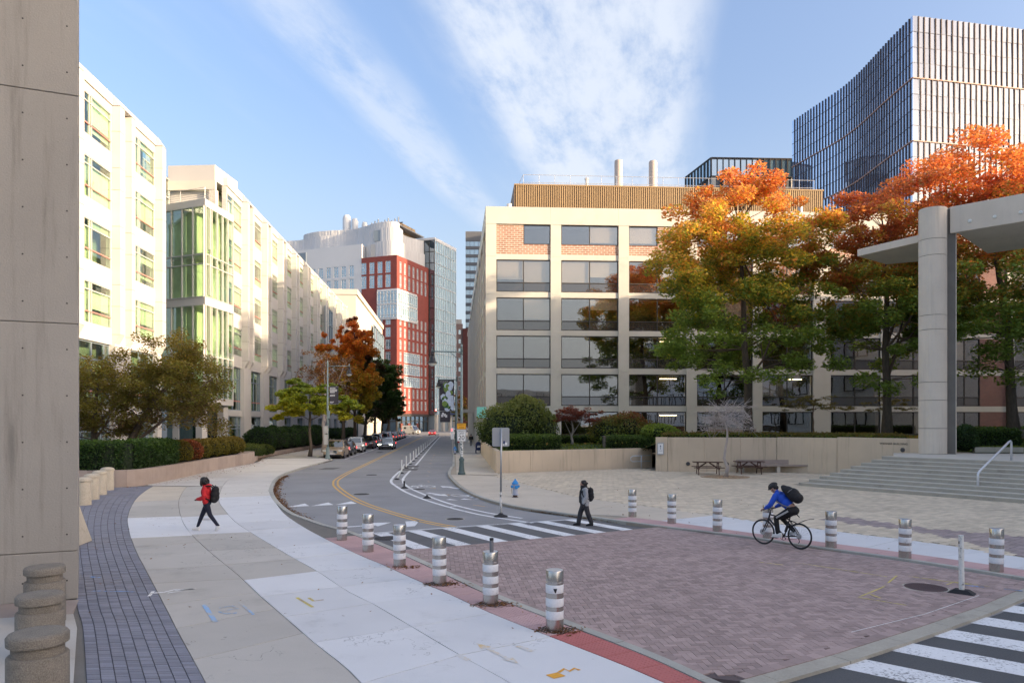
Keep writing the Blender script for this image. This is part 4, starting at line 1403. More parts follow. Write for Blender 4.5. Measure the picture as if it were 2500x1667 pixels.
def bay_slab(z0, z1, e, nm='bay_slab', mt='panel'):
    pts = [(BA[0] + nbA[0] * e, BA[1] + nbA[1] * e), (BC[0] + (nbA[0] + nbB[0]) * e, BC[1] + (nbA[1] + nbB[1]) * e), (BB[0] + nbB[0] * e, BB[1] + nbB[1] * e), (-30, 74), (-36, 73)]
    wc(MB().prism(pts, z0, z1).build(nm, mt), pre)


bay_slab(23.2, 23.85, .12)
bay_slab(14.15, 14.9, .10)
bay_slab(5.0, 5.6, .10)
for z in (9.8, 18.9):
    bay_slab(z - .2, z + .1, -.3, 'bay_floor')
for z0, z1 in ((5.6, 14.15), (14.9, 23.2)):
    zz_ = [z0, z0 + .9, z0 + 3.1, z0 + 3.9, z1] if z0 < 10 else [z0, z0 + 3.0, z0 + 3.9, z1]
    curtain_wall(pre, BA, BC, grid(5, 0.05, LbA - .05), zz_, 'frame_pale', 'green_glass', .09, .14, 'bay_glazing')
    curtain_wall(pre, BC, BB, grid(5, 0.05, LbB - .05), zz_, 'frame_pale', 'green_glass', .09, .14, 'bay_glazing')
    mb = MB()
    for i in range(9):
        t = .05 + .11 * i
        p = (BA[0] + ubA[0] * LbA * t - nbA[0] * .5, BA[1] + ubA[1] * LbA * t - nbA[1] * .5)
        if i % 4 == 0:
            for zf in ((z0 + .2, z0 + 4.0), (z0 + 4.4, z1 - .1)):
                o = wc(MB().box(0, .62, 0, .03, zf[0], zf[1]).build('curtain', 'curtain', None, loc=(p[0], p[1], 0), rz=atan2(ubA[1], ubA[0])), pre)
        p = (BC[0] + ubB[0] * LbB * t - nbB[0] * .5, BC[1] + ubB[1] * LbB * t - nbB[1] * .5)
        if i % 4 == 1:
            o = wc(MB().box(0, .5, 0, .03, z0 + .2, z1 - .1).build('curtain', 'curtain', None, loc=(p[0], p[1], 0), rz=atan2(ubB[1], ubB[0])), pre)
wc(MB().prism([(-35.5, 70.9), (-29.7, 68.5), (-29.1, 73), (-35, 76)], 5.6, 23.2).build('bay_core', 'bay_room'), pre)
wc(MB().prism([(-36, 70.2), (-29.6, 67.6), (-29.3, 73), (-36, 76)], 0, 5.0).build('entrance_core', 'dark_glass'), pre)
for p in ((-28.7, 67.4), (-31.4, 68.6), (-28.4, 71.6)):
    wc(MB().box(-.35, .35, -.35, .35, 0, 5.0).build('entrance_column', 'panel', None, loc=(*p, 0), rz=-.3), pre)
# roof terrace above the bay
wc(MB().prism([(-33.6, 71.2), (-28.9, 70.9), (-28.6, 76), (-34, 78)], 26.9, 28.4).build('terrace_fascia', 'panel'), pre)
wc(MB().prism([(-33.6, 71.15), (-28.85, 70.85), (-28.8, 71.1), (-33.6, 71.4)], 26.0, 26.9).build('terrace_lintel', 'limestone'), pre)
wc(MB().prism([(-29.5, 70.95), (-28.85, 70.9), (-28.8, 71.5), (-29.5, 71.5)], 23.85, 26.0).build('terrace_pier', 'limestone'), pre)
wc(MB().prism([(-33.6, 71.7), (-29.5, 71.4), (-29.5, 71.7), (-33.6, 72)], 23.85, 26.0).build('terrace_wall', 'panel'), pre)
curtain_wall(pre, (-33.0, 63.5), (-33.6, 71.3), grid(4, 0, 7.8), [23.85, 25.2, 27.0], 'frame_pale', 'green_glass', .09, .14, 'terrace_glazing')
mb = MB()
rp = [(-33.9, 69.4), (-28.2, 66.95), (-27.85, 71.6)]
for z in (24.1, 24.3, 24.5, 24.7, 24.95):
    mb.tube([(x, y, z) for x, y in rp], .018, 4)
for p in rp + [(-31, 68.15), (-28.05, 69.3)]:
    mb.tube([(*p, 23.85), (*p, 24.95)], .025, 5)
wc(mb.build('terrace_railing', 'galv'), pre)
# shallow glass box far along the block
curtain_wall(pre, (-22.2 - 10.05, 125.5), (-22.2 - 10.6, 133), grid(4, 0, 7.4), [16.2, 17.4, 20.6, 23.4], 'frame_blue', 'dark_glass', .09, .14, 'far_bay_glazing')

# ---------------------------------------------------------------- limestone block further up the street
lim = thing('limestone_building', 'plain beige stone building between the white block and the red brick tower', 'building', (*S(-21.8, 165), 0), pi / 2 + ST)
mb = MB()
mb.box(0, 62, 0.3, 30, 0, 33)
mb.build('wall', 'limestone', lim)
MB().box(-.2, 62, -.1, 30, 32.2, 33.4).build('parapet', 'limestone', lim)
for i in range(9):
    for j, z in enumerate((5, 9.2, 13.4, 17.6, 21.6)):
        window(lim, 1.9, 2.7, (), (.7,), .12, .2, 'frame_dark', 'far_glass', (4 + i * 6.2, .25, z))
curtain_wall(lim, S(-21.6, 196), S(-21.6, 224), grid(5, 0, 28), [19, 22.5, 26, 29.5], 'frame_blue', 'dark_glass', .12, .3, 'corner_glazing')
for z in (6, 12.5, 19):
    for k in range(2):
        window(lim, 2.6, 2.7, (.5,), (), .12, .2, 'frame_dark', 'far_glass', (-.02, 4.5 + 7 * k, z), rz=-pi / 2)

# ---------------------------------------------------------------- red brick and white laboratory tower
e1, e2 = (0.351, 0.936), (-0.932, 0.363)
TC = (-37.9, 240.0)


def tp(a, b):
    return (TC[0] + e1[0] * a + e2[0] * b, TC[1] + e1[1] * a + e2[1] * b)


twr = thing('brick_tower', 'red terracotta tower with white curved top and glass slab at the end of the street', 'building', (*TC, 0))
Pl, Pc, Pr = tp(0, 13.6), tp(0, 0), tp(22.7, 0)
LL, _, nl, anl = face(Pl, Pc)
LR, _, nr_, anr = face(Pc, Pr)
rows = [(52.8, 56.7), (48.0, 52.3)] + [(38.8 - 4.03 * k - 3.2, 38.8 - 4.03 * k) for k in range(8)]
lh, rh = [], []
for r_, (z0, z1) in enumerate(rows):
    for k in range(4):
        lh.append((13.6 - 2.4 - 3.1 * k - 2.0, 13.6 - 2.4 - 3.1 * k, z0, z1))
    for k in range(7):
        rh.append((1.8 + 3.0 * k, 3.3 + 3.0 * k, z0, z1))
ww = MB()
wall_with_holes(0, LL, 6.2, 58.4, [h for h in lh], 0, .7, ww)
wc(ww.build('brick_wall', 'terracotta', None, loc=(*Pl, 0), rz=anl), twr)
ww = MB()
wall_with_holes(0.7, LR, 6.2, 58.4, [h for h in rh], 0, .7, ww)
wc(ww.build('brick_wall', 'terracotta', None, loc=(*Pc, 0), rz=anr), twr)
for P_, an_, hs_ in ((Pl, anl, lh), (Pc, anr, rh)):
    for a, b, z0, z1 in hs_:
        x_, y_ = P_[0] + cos(an_) * a - sin(an_) * .3, P_[1] + sin(an_) * a + cos(an_) * .3
        window(twr, b - a, z1 - z0, (.5,), (.22, .78), .12, .25, 'far_white', 'far_glass', (x_, y_, z0), an_, world_parent=True)
wc(MB().prism([tp(.8, 13.6), tp(.8, .8), tp(22, .8), tp(22, 40), tp(.8, 40)], 0, 58).build('interior_core', 'slab_grey'), twr)
wc(MB().prism([tp(-.15, 14), tp(-.15, -.15), tp(23, -.15), tp(23, 2), tp(2, 2), tp(2, 14)], 5.4, 6.2).build('storefront_band', 'frame_dark'), twr)
curtain_wall(twr, tp(0.1, 13.6), tp(0.1, .1), grid(5, 0, 13.4), [0, 3.6, 5.4], 'frame_dark', 'dark_glass', .25, .3, 'storefront')
curtain_wall(twr, tp(0.1, .1), tp(22, .1), grid(7, 0, 22), [0, 3.6, 5.4], 'frame_dark', 'dark_glass', .25, .3, 'storefront')
for i, b in enumerate((2, 7, 13)):
    wc(MB().box(0, 1.6, -.05, .05, 1.4, 3.0).build('red_shop_panel', 'maroon_brick', None, loc=(*tp(b, -.3), 0), rz=anr), twr)
# glazed corner box wrapped round the brick
for z0 in (37.9, 42.5):
    curtain_wall(twr, tp(-.35, 7.2), tp(-.35, -.35), grid(6, 0, 7.55), [z0, z0 + .9, z0 + 3.4, z0 + 4.2], 'far_white', 'far_glass', .14, .22, 'corner_glazing')
    curtain_wall(twr, tp(-.35, -.35), tp(13.3, -.35), grid(9, 0, 13.65), [z0, z0 + .9, z0 + 3.4, z0 + 4.2], 'far_white', 'far_glass_bright', .14, .22, 'corner_glazing')
for z0 in (41.9 + .2, 46.7, 37.3):
    wc(MB().prism([tp(-.4, 7.3), tp(-.4, -.4), tp(13.4, -.4), tp(13.4, .1), tp(.1, .1), tp(.1, 7.3)], z0, z0 + .6).build('corner_band', 'far_white'), twr)
for k in (2, 3, 4):
    z0 = rows[2 + k + 1][0] - .2
    curtain_wall(twr, tp(4.4, -.1), tp(15.6, -.1), grid(8, 0, 11.2), [z0, z0 + 2.5, z0 + 3.4], 'far_white', 'far_glass', .12, .2, 'wide_glazing')
# white wing to the left
Pw = tp(0.25, 50)
Lw, _, nw, anw = face(Pw, tp(.25, 13.6))
wh = []
for z0, z1 in ((52.6, 56.3), (47.2, 51.8), (43, 46.4), (38.8, 42.2), (34.6, 38)):
    for k in range(11):
        wh.append((Lw - 3.2 - 3.1 * k - 2.0 + 2.0 - 1.9, Lw - 3.2 - 3.1 * k, z0, z1))
ww = MB()
wall_with_holes(0, Lw, 0, 63.2, wh, 0, .6, ww)
wc(ww.build('white_wall', 'far_white', None, loc=(*Pw, 0), rz=anw), twr)
for a, b, z0, z1 in wh:
    window(twr, b - a, z1 - z0, (.5,), (.22, .78), .12, .25, 'far_white', 'far_glass', (Pw[0] + cos(anw) * a - sin(anw) * .25, Pw[1] + sin(anw) * a + cos(anw) * .25, z0), anw, world_parent=True)
wc(MB().prism([tp(1, 50), tp(1, 13.8), tp(30, 13.8), tp(30, 50)], 0, 63).build('wing_core', 'far_white'), twr)
wc(MB().box(0, 3.4, -.3, .2, 0, 5.6).build('louvre', 'frame_blue', None, loc=(*tp(.3, 39.5), 56.6), rz=anw), twr)
# curved ribbed plant storeys
tierA = smooth_line([tp(*q) for q in ((23, 1.6), (18, 3.0), (14, 4.0), (11, 3.4), (8, 1.6), (5, .7), (2.6, 1.0), (1.1, 2.4), (.7, 5), (1.1, 9), (2.2, 12.5), (4, 15))], 1.2)
tierB = smooth_line([tp(*q) for q in ((23, 2.0), (18, 3.6), (14, 4.6), (11, 4.0), (8, 2.2), (5.2, 1.4), (3.0, 1.8), (1.8, 3.2), (1.5, 6), (2, 10), (3.4, 14), (5, 18), (5.4, 23), (4.4, 28), (3.6, 33), (4.6, 38), (5.6, 43), (5.0, 48), (5.6, 52), (9, 54.5))], 1.2)
tierC = smooth_line([tp(*q) for q in ((6, 2.4), (3.8, 3.0), (2.8, 5), (3, 10), (4.6, 14), (6.4, 19), (6.6, 25), (5.6, 30), (5.2, 36), (7, 42), (10, 44))], 1.2)
for ln, z0, z1 in ((tierA, 58.0, 63.6), (tierB, 63.4, 68.4), (tierC, 68.3, 70.6)):
    for i in range(len(ln) - 1):
        a, b = ln[i + 1], ln[i]
        k = .03 * (i % 2)
        L_, u_, n_, an_ = face(a, b)
        mb = MB().box(-.03, L_ + .03, -k, .5, z0, z1 - .02 * (i % 2))
        mb.box(L_ * .3, L_ * .38, -k - .08, -k, z0, z1 - .05)
        mb.box(L_ * .66, L_ * .74, -k - .08, -k, z0, z1 - .05)
        wc(mb.build('ribbed_panel', 'far_rib', None, loc=(*a, 0), rz=an_), twr)
    wc(MB().prism(offset(ln, .4) + [tp(25, 50), tp(25, 3)], z1 - .5, z1 - .1).build('plant_roof', 'roof'), twr)
wc(MB().box(0, 3.4, -.1, .2, 64.0, 67.6).build('plant_louvre', 'frame_blue', None, loc=(*tp(1.35, 9.6), 0), rz=anl + .12), twr)
wc(MB().box(0, 3.6, -.1, .2, 58.6, 62.8).build('plant_louvre', 'frame_pale', None, loc=(*tp(.8, 10.4), 0), rz=anl + .2), twr)
for b, h, r_ in ((30, 78.6, 1.5), (26.6, 77, 1.2), (22.4, 75.4, 1.1)):
    p = tp(16, b)
    wc(MB().lathe([(r_, 66), (r_, h - 1.0), (r_ * .7, h)], 16, (*p, 0)).build('exhaust_stack', 'far_white', smooth=True, auto=40), twr)
mb = MB()
for i in range(9):
    p = tp(12, 17 - i * 1.35)
    mb.lathe([(.28, 71), (.28, 73.6 + (i % 3) * .5)], 8, (*p, 0), 1)
mb.bar((*tp(12, 18.5), 72.0), (*tp(12, 4.5), 72.6), .3, .3)
mb.bar((*tp(12, 18.5), 70.8), (*tp(12, 4.5), 71.6), .3, .3)
for i in range(6):
    mb.bar((*tp(12, 18 - i * 2.4), 70), (*tp(12, 18 - i * 2.4), 72.2), .22)
wc(mb.build('exhaust_rack', ['dark_grey', 'galv']), twr)
for i in range(4):
    wc(MB().box(.05, 2.9, 0, .3, 67.5, 73).build('screen_panel', 'metal_tan', None, loc=(*tp(12 + 3 * i, 6.0), 0), rz=anr), twr)
wc(MB().prism([tp(12, 6.4), tp(24, 6.4), tp(24, 12), tp(12, 12)], 67, 72.6).build('screen_core', 'frame_blue'), twr)
# glass slab at its right
zs = [6.0] + [8 + 4.03 * k for k in range(16)]
gt = curtain_wall(twr, tp(23.2, -2.2), tp(41, -2.2), grid(12, 0, 17.8), zs, 'far_white', 'far_glass_bright', .13, .2, 'glass_slab', hi=(zs[4], zs[8], zs[12], zs[16]))
curtain_wall(twr, tp(23.2, 2.0), tp(23.2, -2.2), grid(2, 0, 4.2), zs, 'frame_dark', 'dark_glass', .2, .2, 'glass_slab_side')
wc(MB().prism([tp(23.6, -1.9), tp(40.8, -1.9), tp(40.8, 14), tp(23.6, 14)], 0, 68.6).build('glass_slab_core', 'frame_blue'), twr)
wc(MB().prism([tp(23.0, -2.4), tp(41.2, -2.4), tp(41.2, 14), tp(23.0, 14)], 68.6, 69.4).build('glass_slab_roof', 'far_white'), twr)
for a in (24.5, 30, 36, 40):
    wc(MB().box(-.7, .7, -.7, .7, 0, 6).build('street_column', 'limestone', None, loc=(*tp(a, -2.0), 0), rz=anr), twr)
wc(MB().hexa([(0, -2.4, 6.0), (6, -2.4, 6.0), (6, 0, 6.0), (0, 0, 6.0), (0, -.4, 7.4), (6, -.4, 7.4), (6, 0, 7.4), (0, 0, 7.4)]).build('blue_awning', 'mail_blue', None, loc=(*tp(30.5, -2.4), 0), rz=anr), twr)

# ---------------------------------------------------------------- other far buildings
br = thing('brown_brick_building', 'brown brick apartment block with small pale windows at the end of the street', 'building', (-26.5, 305, 0), .12)
MB().box(0, 5.9, 0, 20, 0, 44.5).build('wall', 'brown_brick', br)
MB().box(5.9, 12, -1, 20, 0, 42.5).build('maroon_wall', 'maroon_brick', br)
MB().box(1.5, 5.5, 1, 10, 44.5, 46.5).build('roof_box', 'limestone', br)
for k in range(3):
    for j in range(10):
        window(br, 1.0, 1.9, (), (), .12, .2, 'far_white', 'far_glass_bright', (.5 + 1.8 * k, -.02, 5 + 3.9 * j))
gs = thing('grey_slab_tower', 'dark grey banded office tower peeking over the concrete building', 'building', (-20.3, 320, 0), .03)
MB().box(0, 26, .5, 24, 0, 85).build('core', 'slab_grey', gs)
for j in range(23):
    z = 84.0 - 3.55 * j
    MB().box(-.1, 26, 0, .6, z - 1.25, z).build('spandrel_band', 'slab_grey', gs)
    window(gs, 26, 2.3, grid(14, 0, 1)[1:-1], (), .12, .2, 'slab_grey', 'far_glass', (0, .3, z - 3.55), name='window_band')
MB().box(-.1, 26, 0, 24, 84, 87).build('top_fascia', 'slab_grey', gs)
lg = thing('dark_glass_block', 'low dark glass office block seen over the roof between stacks and tower', 'building', (73.8, 270, 0), .04)
lg.scale = (1.8, 1.8, 1.8)
MB().box(.2, 30, .3, 26, 0, 55.8).build('core', 'slab_grey', lg)
for z0, z1, g in ((43.5, 47.5, 'dark_glass'), (47.5, 50.0, 'far_glass'), (52.4, 56.2, 'far_glass')):
    curtain_wall(lg, (73.8, 270), (113.4, 271.6), grid(18, 0, 39.6), [z0 * 1.8, z1 * 1.8], 'frame_dark', g, .28, .4, 'glass_band')
    curtain_wall(lg, (69.5, 291.6), (73.8, 270), grid(8, 0, 22), [z0 * 1.8, z1 * 1.8], 'frame_dark', g, .28, .4, 'glass_band')
for i in range(12):
    MB().box(.1 + 1.85 * i, 1.0 + 1.85 * i, .1, .4, 50.0, 52.4).build('louvre_panel', 'room' if i % 3 else 'limestone', lg)
MB().box(-.1, 30, -.1, 26, 55.9, 56.2).build('roof', 'frame_dark', lg)

# blue glass tower: fins in tiers, the long side gently curved
bt = thing('glass_tower', 'tall blue glass tower with dark vertical fins rising behind the red maple', 'building', (104.4, 190, 0))
curve = smooth_line([(98.7, 256.8), (100.8, 247.1), (102.7, 239.2), (104.4, 231.4), (105.1, 222.4), (104.9, 212.4), (104.5, 202.7), (104.4, 190)], 2.0)
sc_ = arc(curve)
right_end = (104.4 + 58 * .981, 190 + 58 * .194)
tiers = [109.2, 93.0, 76.6, 60.3, 44.0, 28.0]
fin = MB().box(-.11, .11, -.26, 0, 0, 1).mesh('fin', 'tower_fin')
nf = 44
for side in (0, 1):
    ln = curve if side == 0 else [(104.4, 190), right_end]
    s_ = arc(ln)
    n_f = nf if side == 0 else 34
    for t_ in range(4):
        ztop, zbot = tiers[t_], tiers[t_ + 1]
        zs_ = grid(4, zbot, ztop)
        pts = [at(ln, s_, s_[-1] * (i + (.35 if t_ % 2 else 0)) / n_f) for i in range(n_f + 1)]
        fr = MB()
        glp = MB()
        for i in range(n_f):
            a, b = at(ln, s_, s_[-1] * i / n_f), at(ln, s_, s_[-1] * (i + 1) / n_f)
            L_, u_, n_, an_ = face(a, b)
            for j in range(4):
                if (side == 1 and i < 24 and t_ < 3):
                    o = inst('pane', pane_mesh('tower_glass_sunlit'), None, (a[0], a[1], zs_[j]), (R.uniform(-.012, .012), 0, an_ + R.uniform(-.012, .012)), (L_, 1, zs_[j + 1] - zs_[j]))
                    wc(o, bt)
                else:
                    dz = R.uniform(-.012, .012)
                    glp.hexa([(a[0], a[1], zs_[j]), (b[0], b[1], zs_[j]), (b[0] - n_[0] * .2, b[1] - n_[1] * .2, zs_[j]), (a[0] - n_[0] * .2, a[1] - n_[1] * .2, zs_[j]),
                              (a[0] + n_[0] * dz, a[1] + n_[1] * dz, zs_[j + 1]), (b[0] + n_[0] * dz, b[1] + n_[1] * dz, zs_[j + 1]), (b[0] - n_[0] * .2, b[1] - n_[1] * .2, zs_[j + 1]), (a[0] - n_[0] * .2, a[1] - n_[1] * .2, zs_[j + 1])], 0, R.random())
            for j in range(1, 4):
                fr.bar((a[0] + n_[0] * .04, a[1] + n_[1] * .04, zs_[j]), (b[0] + n_[0] * .04, b[1] + n_[1] * .04, zs_[j]), .1, .12)
            fr.bar((a[0] + n_[0] * .12, a[1] + n_[1] * .12, zbot), (b[0] + n_[0] * .12, b[1] + n_[1] * .12, zbot), .34, .26, mi=1)
            if i > 0 and t_ < 3:
                p = pts[i]
                o = inst('fin', fin, None, (p[0], p[1], zbot + .25), (0, 0, an_), (1, 1, ztop - zbot - .3))
                wc(o, bt)
        wc(fr.build('floor_lines', ['tower_mullion', 'tower_band']), bt)['kind'] = 'stuff'
        if glp.v:
            wc(glp.build('tower_panes', 'tower_glass' if side == 0 else 'tower_glass_sunlit', tint=True), bt)['kind'] = 'stuff'
wc(MB().prism([(x + .9, y + .5) for x, y in curve][:-2] + [(106.2, 192.2), (right_end[0], right_end[1] + 2), (150, 240), (120, 258)], 0, 108.6).build('core', 'slab_grey'), bt)

# laboratory across the plaza to the right, out of frame: its bulk shades the square
e15 = thing('plaza_building', 'white panelled building at the right side of the plaza beyond the frame', 'building', (49, 64, 0), -pi / 2)
MB().box(0, 110, 0, 60, 0, 23.6).build('wall', 'far_white', e15)
for i in range(14):
    for j in range(5):
        window(e15, 4.5, 2.2, (.5,), (), .1, .2, 'frame_dark', 'dark_glass', (2 + 7.6 * i, -.05, 3 + 4.6 * j), pane=False)

# long low building behind the camera, there for the window reflections
bh = thing('rear_building', 'tan building behind the viewpoint, outside the frame', 'building', (30, -62, 0), pi)
MB().box(0, 130, 0, 20, 0, 13).build('wall', 'limestone', bh)
MB().box(40, 75, 2, 20, 13, 18).build('upper_storey', 'limestone', bh)
for i in range(20):
    for j in range(3):
        window(bh, 2.2, 3.0, (), (), .12, .2, 'frame_dark', 'dark_glass', (3 + 7.2 * i, -.05, 1.5 + 3.8 * j), pane=False)

# ---------------------------------------------------------------- concrete pier at the left edge
pier = thing('concrete_pier', 'massive board-marked concrete wall end filling the left edge', 'wall', (-8.13, 13.66, 0))
PF = [(-8.13, 13.66), (-11.3, 12.35), (-12.6, 14.5), (-9.35, 15.75)]
for z0, z1 in ((0.1, 0.985), (1.0, 5.225), (5.24, 9.49), (9.505, 13.7), (13.715, 18)):
    o = MB().prism(PF, z0, z1).build('wall_block', 'pillar', None, bevel=.012)
    wc(o, pier)
wc(MB().prism(shrink(PF, .03), 0.05, 18).build('wall_joint', 'joint'), pier)
mb = MB()
L_, u_, n_, an_ = face(PF[1], PF[0])
for z in [0.45 + .86 * k for k in range(14)]:
    for x in (.55, 1.75, 2.55, 3.25):
        cx, cy = PF[1][0] + u_[0] * x, PF[1][1] + u_[1] * x
        mb.tube([(cx + n_[0] * .003, cy + n_[1] * .003, z), (cx - n_[0] * .02, cy - n_[1] * .02, z)], .016, 8)
wc(mb.build('form_tie_hole', 'iron'), pier)['kind'] = 'stuff'
# ---------------------------------------------------------------- concrete portal at the right
por = thing('concrete_portal', 'tall concrete portal with round-faced column and cantilevered roof slab by the stairs', 'portal', (23.9, 40.4, 1.63))
pcx, pcy = 23.6, 40.6
RZ = radians(-32)


def pf(x, y):
    return (pcx + x * cos(RZ) - y * sin(RZ), pcy + x * sin(RZ) + y * cos(RZ))


half = [pf(-.62 + .62 * cos(pi + pi * k / 14) + 0.0, .62 * sin(pi + pi * k / 14)) for k in range(15)]
colpoly = [pf(-.85, .55)] + [pf(-.15 + .70 * cos(pi + pi * k / 14), -.0 + .72 * sin(pi + pi * k / 14)) for k in range(15)] + [pf(.55, .12), pf(.98, .12), pf(.98, .75), pf(-.85, .75)]
zj = [1.63, 3.05, 4.6, 5.6, 8.5, 9.3, 12.6, 13.5, 15.25]
for z0, z1 in zip(zj, zj[1:]):
    wc(MB().prism(colpoly, z0 + .012, z1 - .012).build('column_drum', 'portal', None, bevel=.008), por)
wc(MB().prism(shrink(colpoly, .03), 1.6, 15.2).build('column_joint', 'joint'), por)
# roof slabs: cantilever to the left, deep beam to the right
wc(MB().prism([(21.6, 45.6), (23.9, 41.2), (26.6, 46.9), (24.6, 47.9)], 13.75, 14.18).build('canopy_slab', 'portal', None, bevel=.02), por)
bp0, bp1 = (24.15, 40.2), (30.4, 34.0)
L_, u_, n_, an_ = face(bp0, bp1)
wc(MB().box(0, L_, 0, .45, 13.8, 15.25).build('portal_beam', 'portal', None, loc=(*bp0, 0), rz=an_, bevel=.02), por)
wc(MB().box(0.3, L_, .45, 7.2, 13.82, 14.3).build('portal_soffit', 'portal', None, loc=(*bp0, 0), rz=an_), por)
for k in range(5):
    x = .95 + 1.15 * k
    p = (bp0[0] + u_[0] * x, bp0[1] + u_[1] * x)
    o = wc(MB().lathe([(.10, 0), (.10, .03), (.06, .06)], 14).build('round_fitting', 'lamp_glass'), por)
    o.location = (p[0], p[1], 14.28)
    o.rotation_euler = (pi / 2, 0, an_)

# ================================================================ VEGETATION
rng = np.random.default_rng(11)


def leaf_mesh(name, P, size, colors, up=0.5, flat=False, mtl='leaf'):
    """one small four-cornered leaf per point, colour carried per leaf"""
    n = len(P)
    nrm = rng.normal(size=(n, 3))
    nrm[:, 2] = np.abs(nrm[:, 2]) + up * 2
    if flat:
        nrm = np.tile([0, 0, 1.0], (n, 1)) + rng.normal(size=(n, 3)) * 0.25
    nrm /= np.linalg.norm(nrm, axis=1)[:, None]
    t = rng.normal(size=(n, 3))
    t -= nrm * (t * nrm).sum(1)[:, None]
    t /= np.linalg.norm(t, axis=1)[:, None]
    b = np.cross(nrm, t)
    s = size * rng.uniform(0.65, 1.3, n)[:, None]
    tip = t * s * 0.55
    side = b * s * 0.36
    drop = nrm * s * 0.10
    V = np.stack([P - tip, P + side - drop, P + tip, P - side - drop], 1).reshape(-1, 3)
    me = bpy.data.meshes.new(name)
    me.vertices.add(4 * n)
    me.vertices.foreach_set('co', V.astype(np.float32).ravel())
    me.loops.add(4 * n)
    me.loops.foreach_set('vertex_index', np.arange(4 * n, dtype=np.int32))
    me.polygons.add(n)
    me.polygons.foreach_set('loop_start', np.arange(0, 4 * n, 4, dtype=np.int32))
    me.update(calc_edges=True)
    a = me.attributes.new('leafcol', 'FLOAT_COLOR', 'FACE')
    c4 = np.ones((n, 4), np.float32)
    c4[:, :3] = np.clip(colors, 0.004, 1)
    a.data.foreach_set('color', c4.ravel())
    me.materials.append(M[mtl])
    return me


def patchy(P, k, seed):
    """slow waves through space: where the colour patches lie"""
    r_ = np.random.default_rng(seed)
    out = np.zeros(len(P))
    for _ in range(5):
        d = r_.normal(size=3) * k
        out += np.sin(P @ d + r_.uniform(0, 6.28))
    return out / 5


def palette(P, z0, z1, stops, seed, k=0.9, jitter=0.12, mixn=0.22):
    """leaf colours by height in the crown with patches; stops = [(height, rgb), ...]"""
    h = (P[:, 2] - z0) / max(z1 - z0, 1e-6) + mixn * patchy(P, k, seed) + rng.normal(size=len(P)) * jitter
    hs = [s_[0] for s_ in stops]
    out = np.stack([np.interp(h, hs, [s_[1][i] for s_ in stops]) for i in range(3)], 1)
    return out * rng.uniform(0.7, 1.3, len(P))[:, None]


def crown_clumps(c, r, n, seed, low=-0.85, shell=0.55, rc=(0.10, 0.22)):
    """clump centres through the crown, thicker towards the outside, ragged outline"""
    r_ = np.random.default_rng(seed)
    out = []
    while len(out) < n:
        d = r_.normal(size=3)
        d /= (np.abs(d) ** 2.6).sum() ** (1 / 2.6)
        if d[2] < low:
            continue
        rad = r_.uniform(shell ** 2, 1.0) ** 0.5
        wob = 1 + 0.13 * sin(3 * atan2(d[1], d[0]) + seed) + 0.10 * sin(7 * d[2] + 2 * seed)
        p = np.array(c) + d * np.array(r) * rad * wob
        out.append((p, r_.uniform(*rc) * (r[0] + r[1]) / 2))
    return out


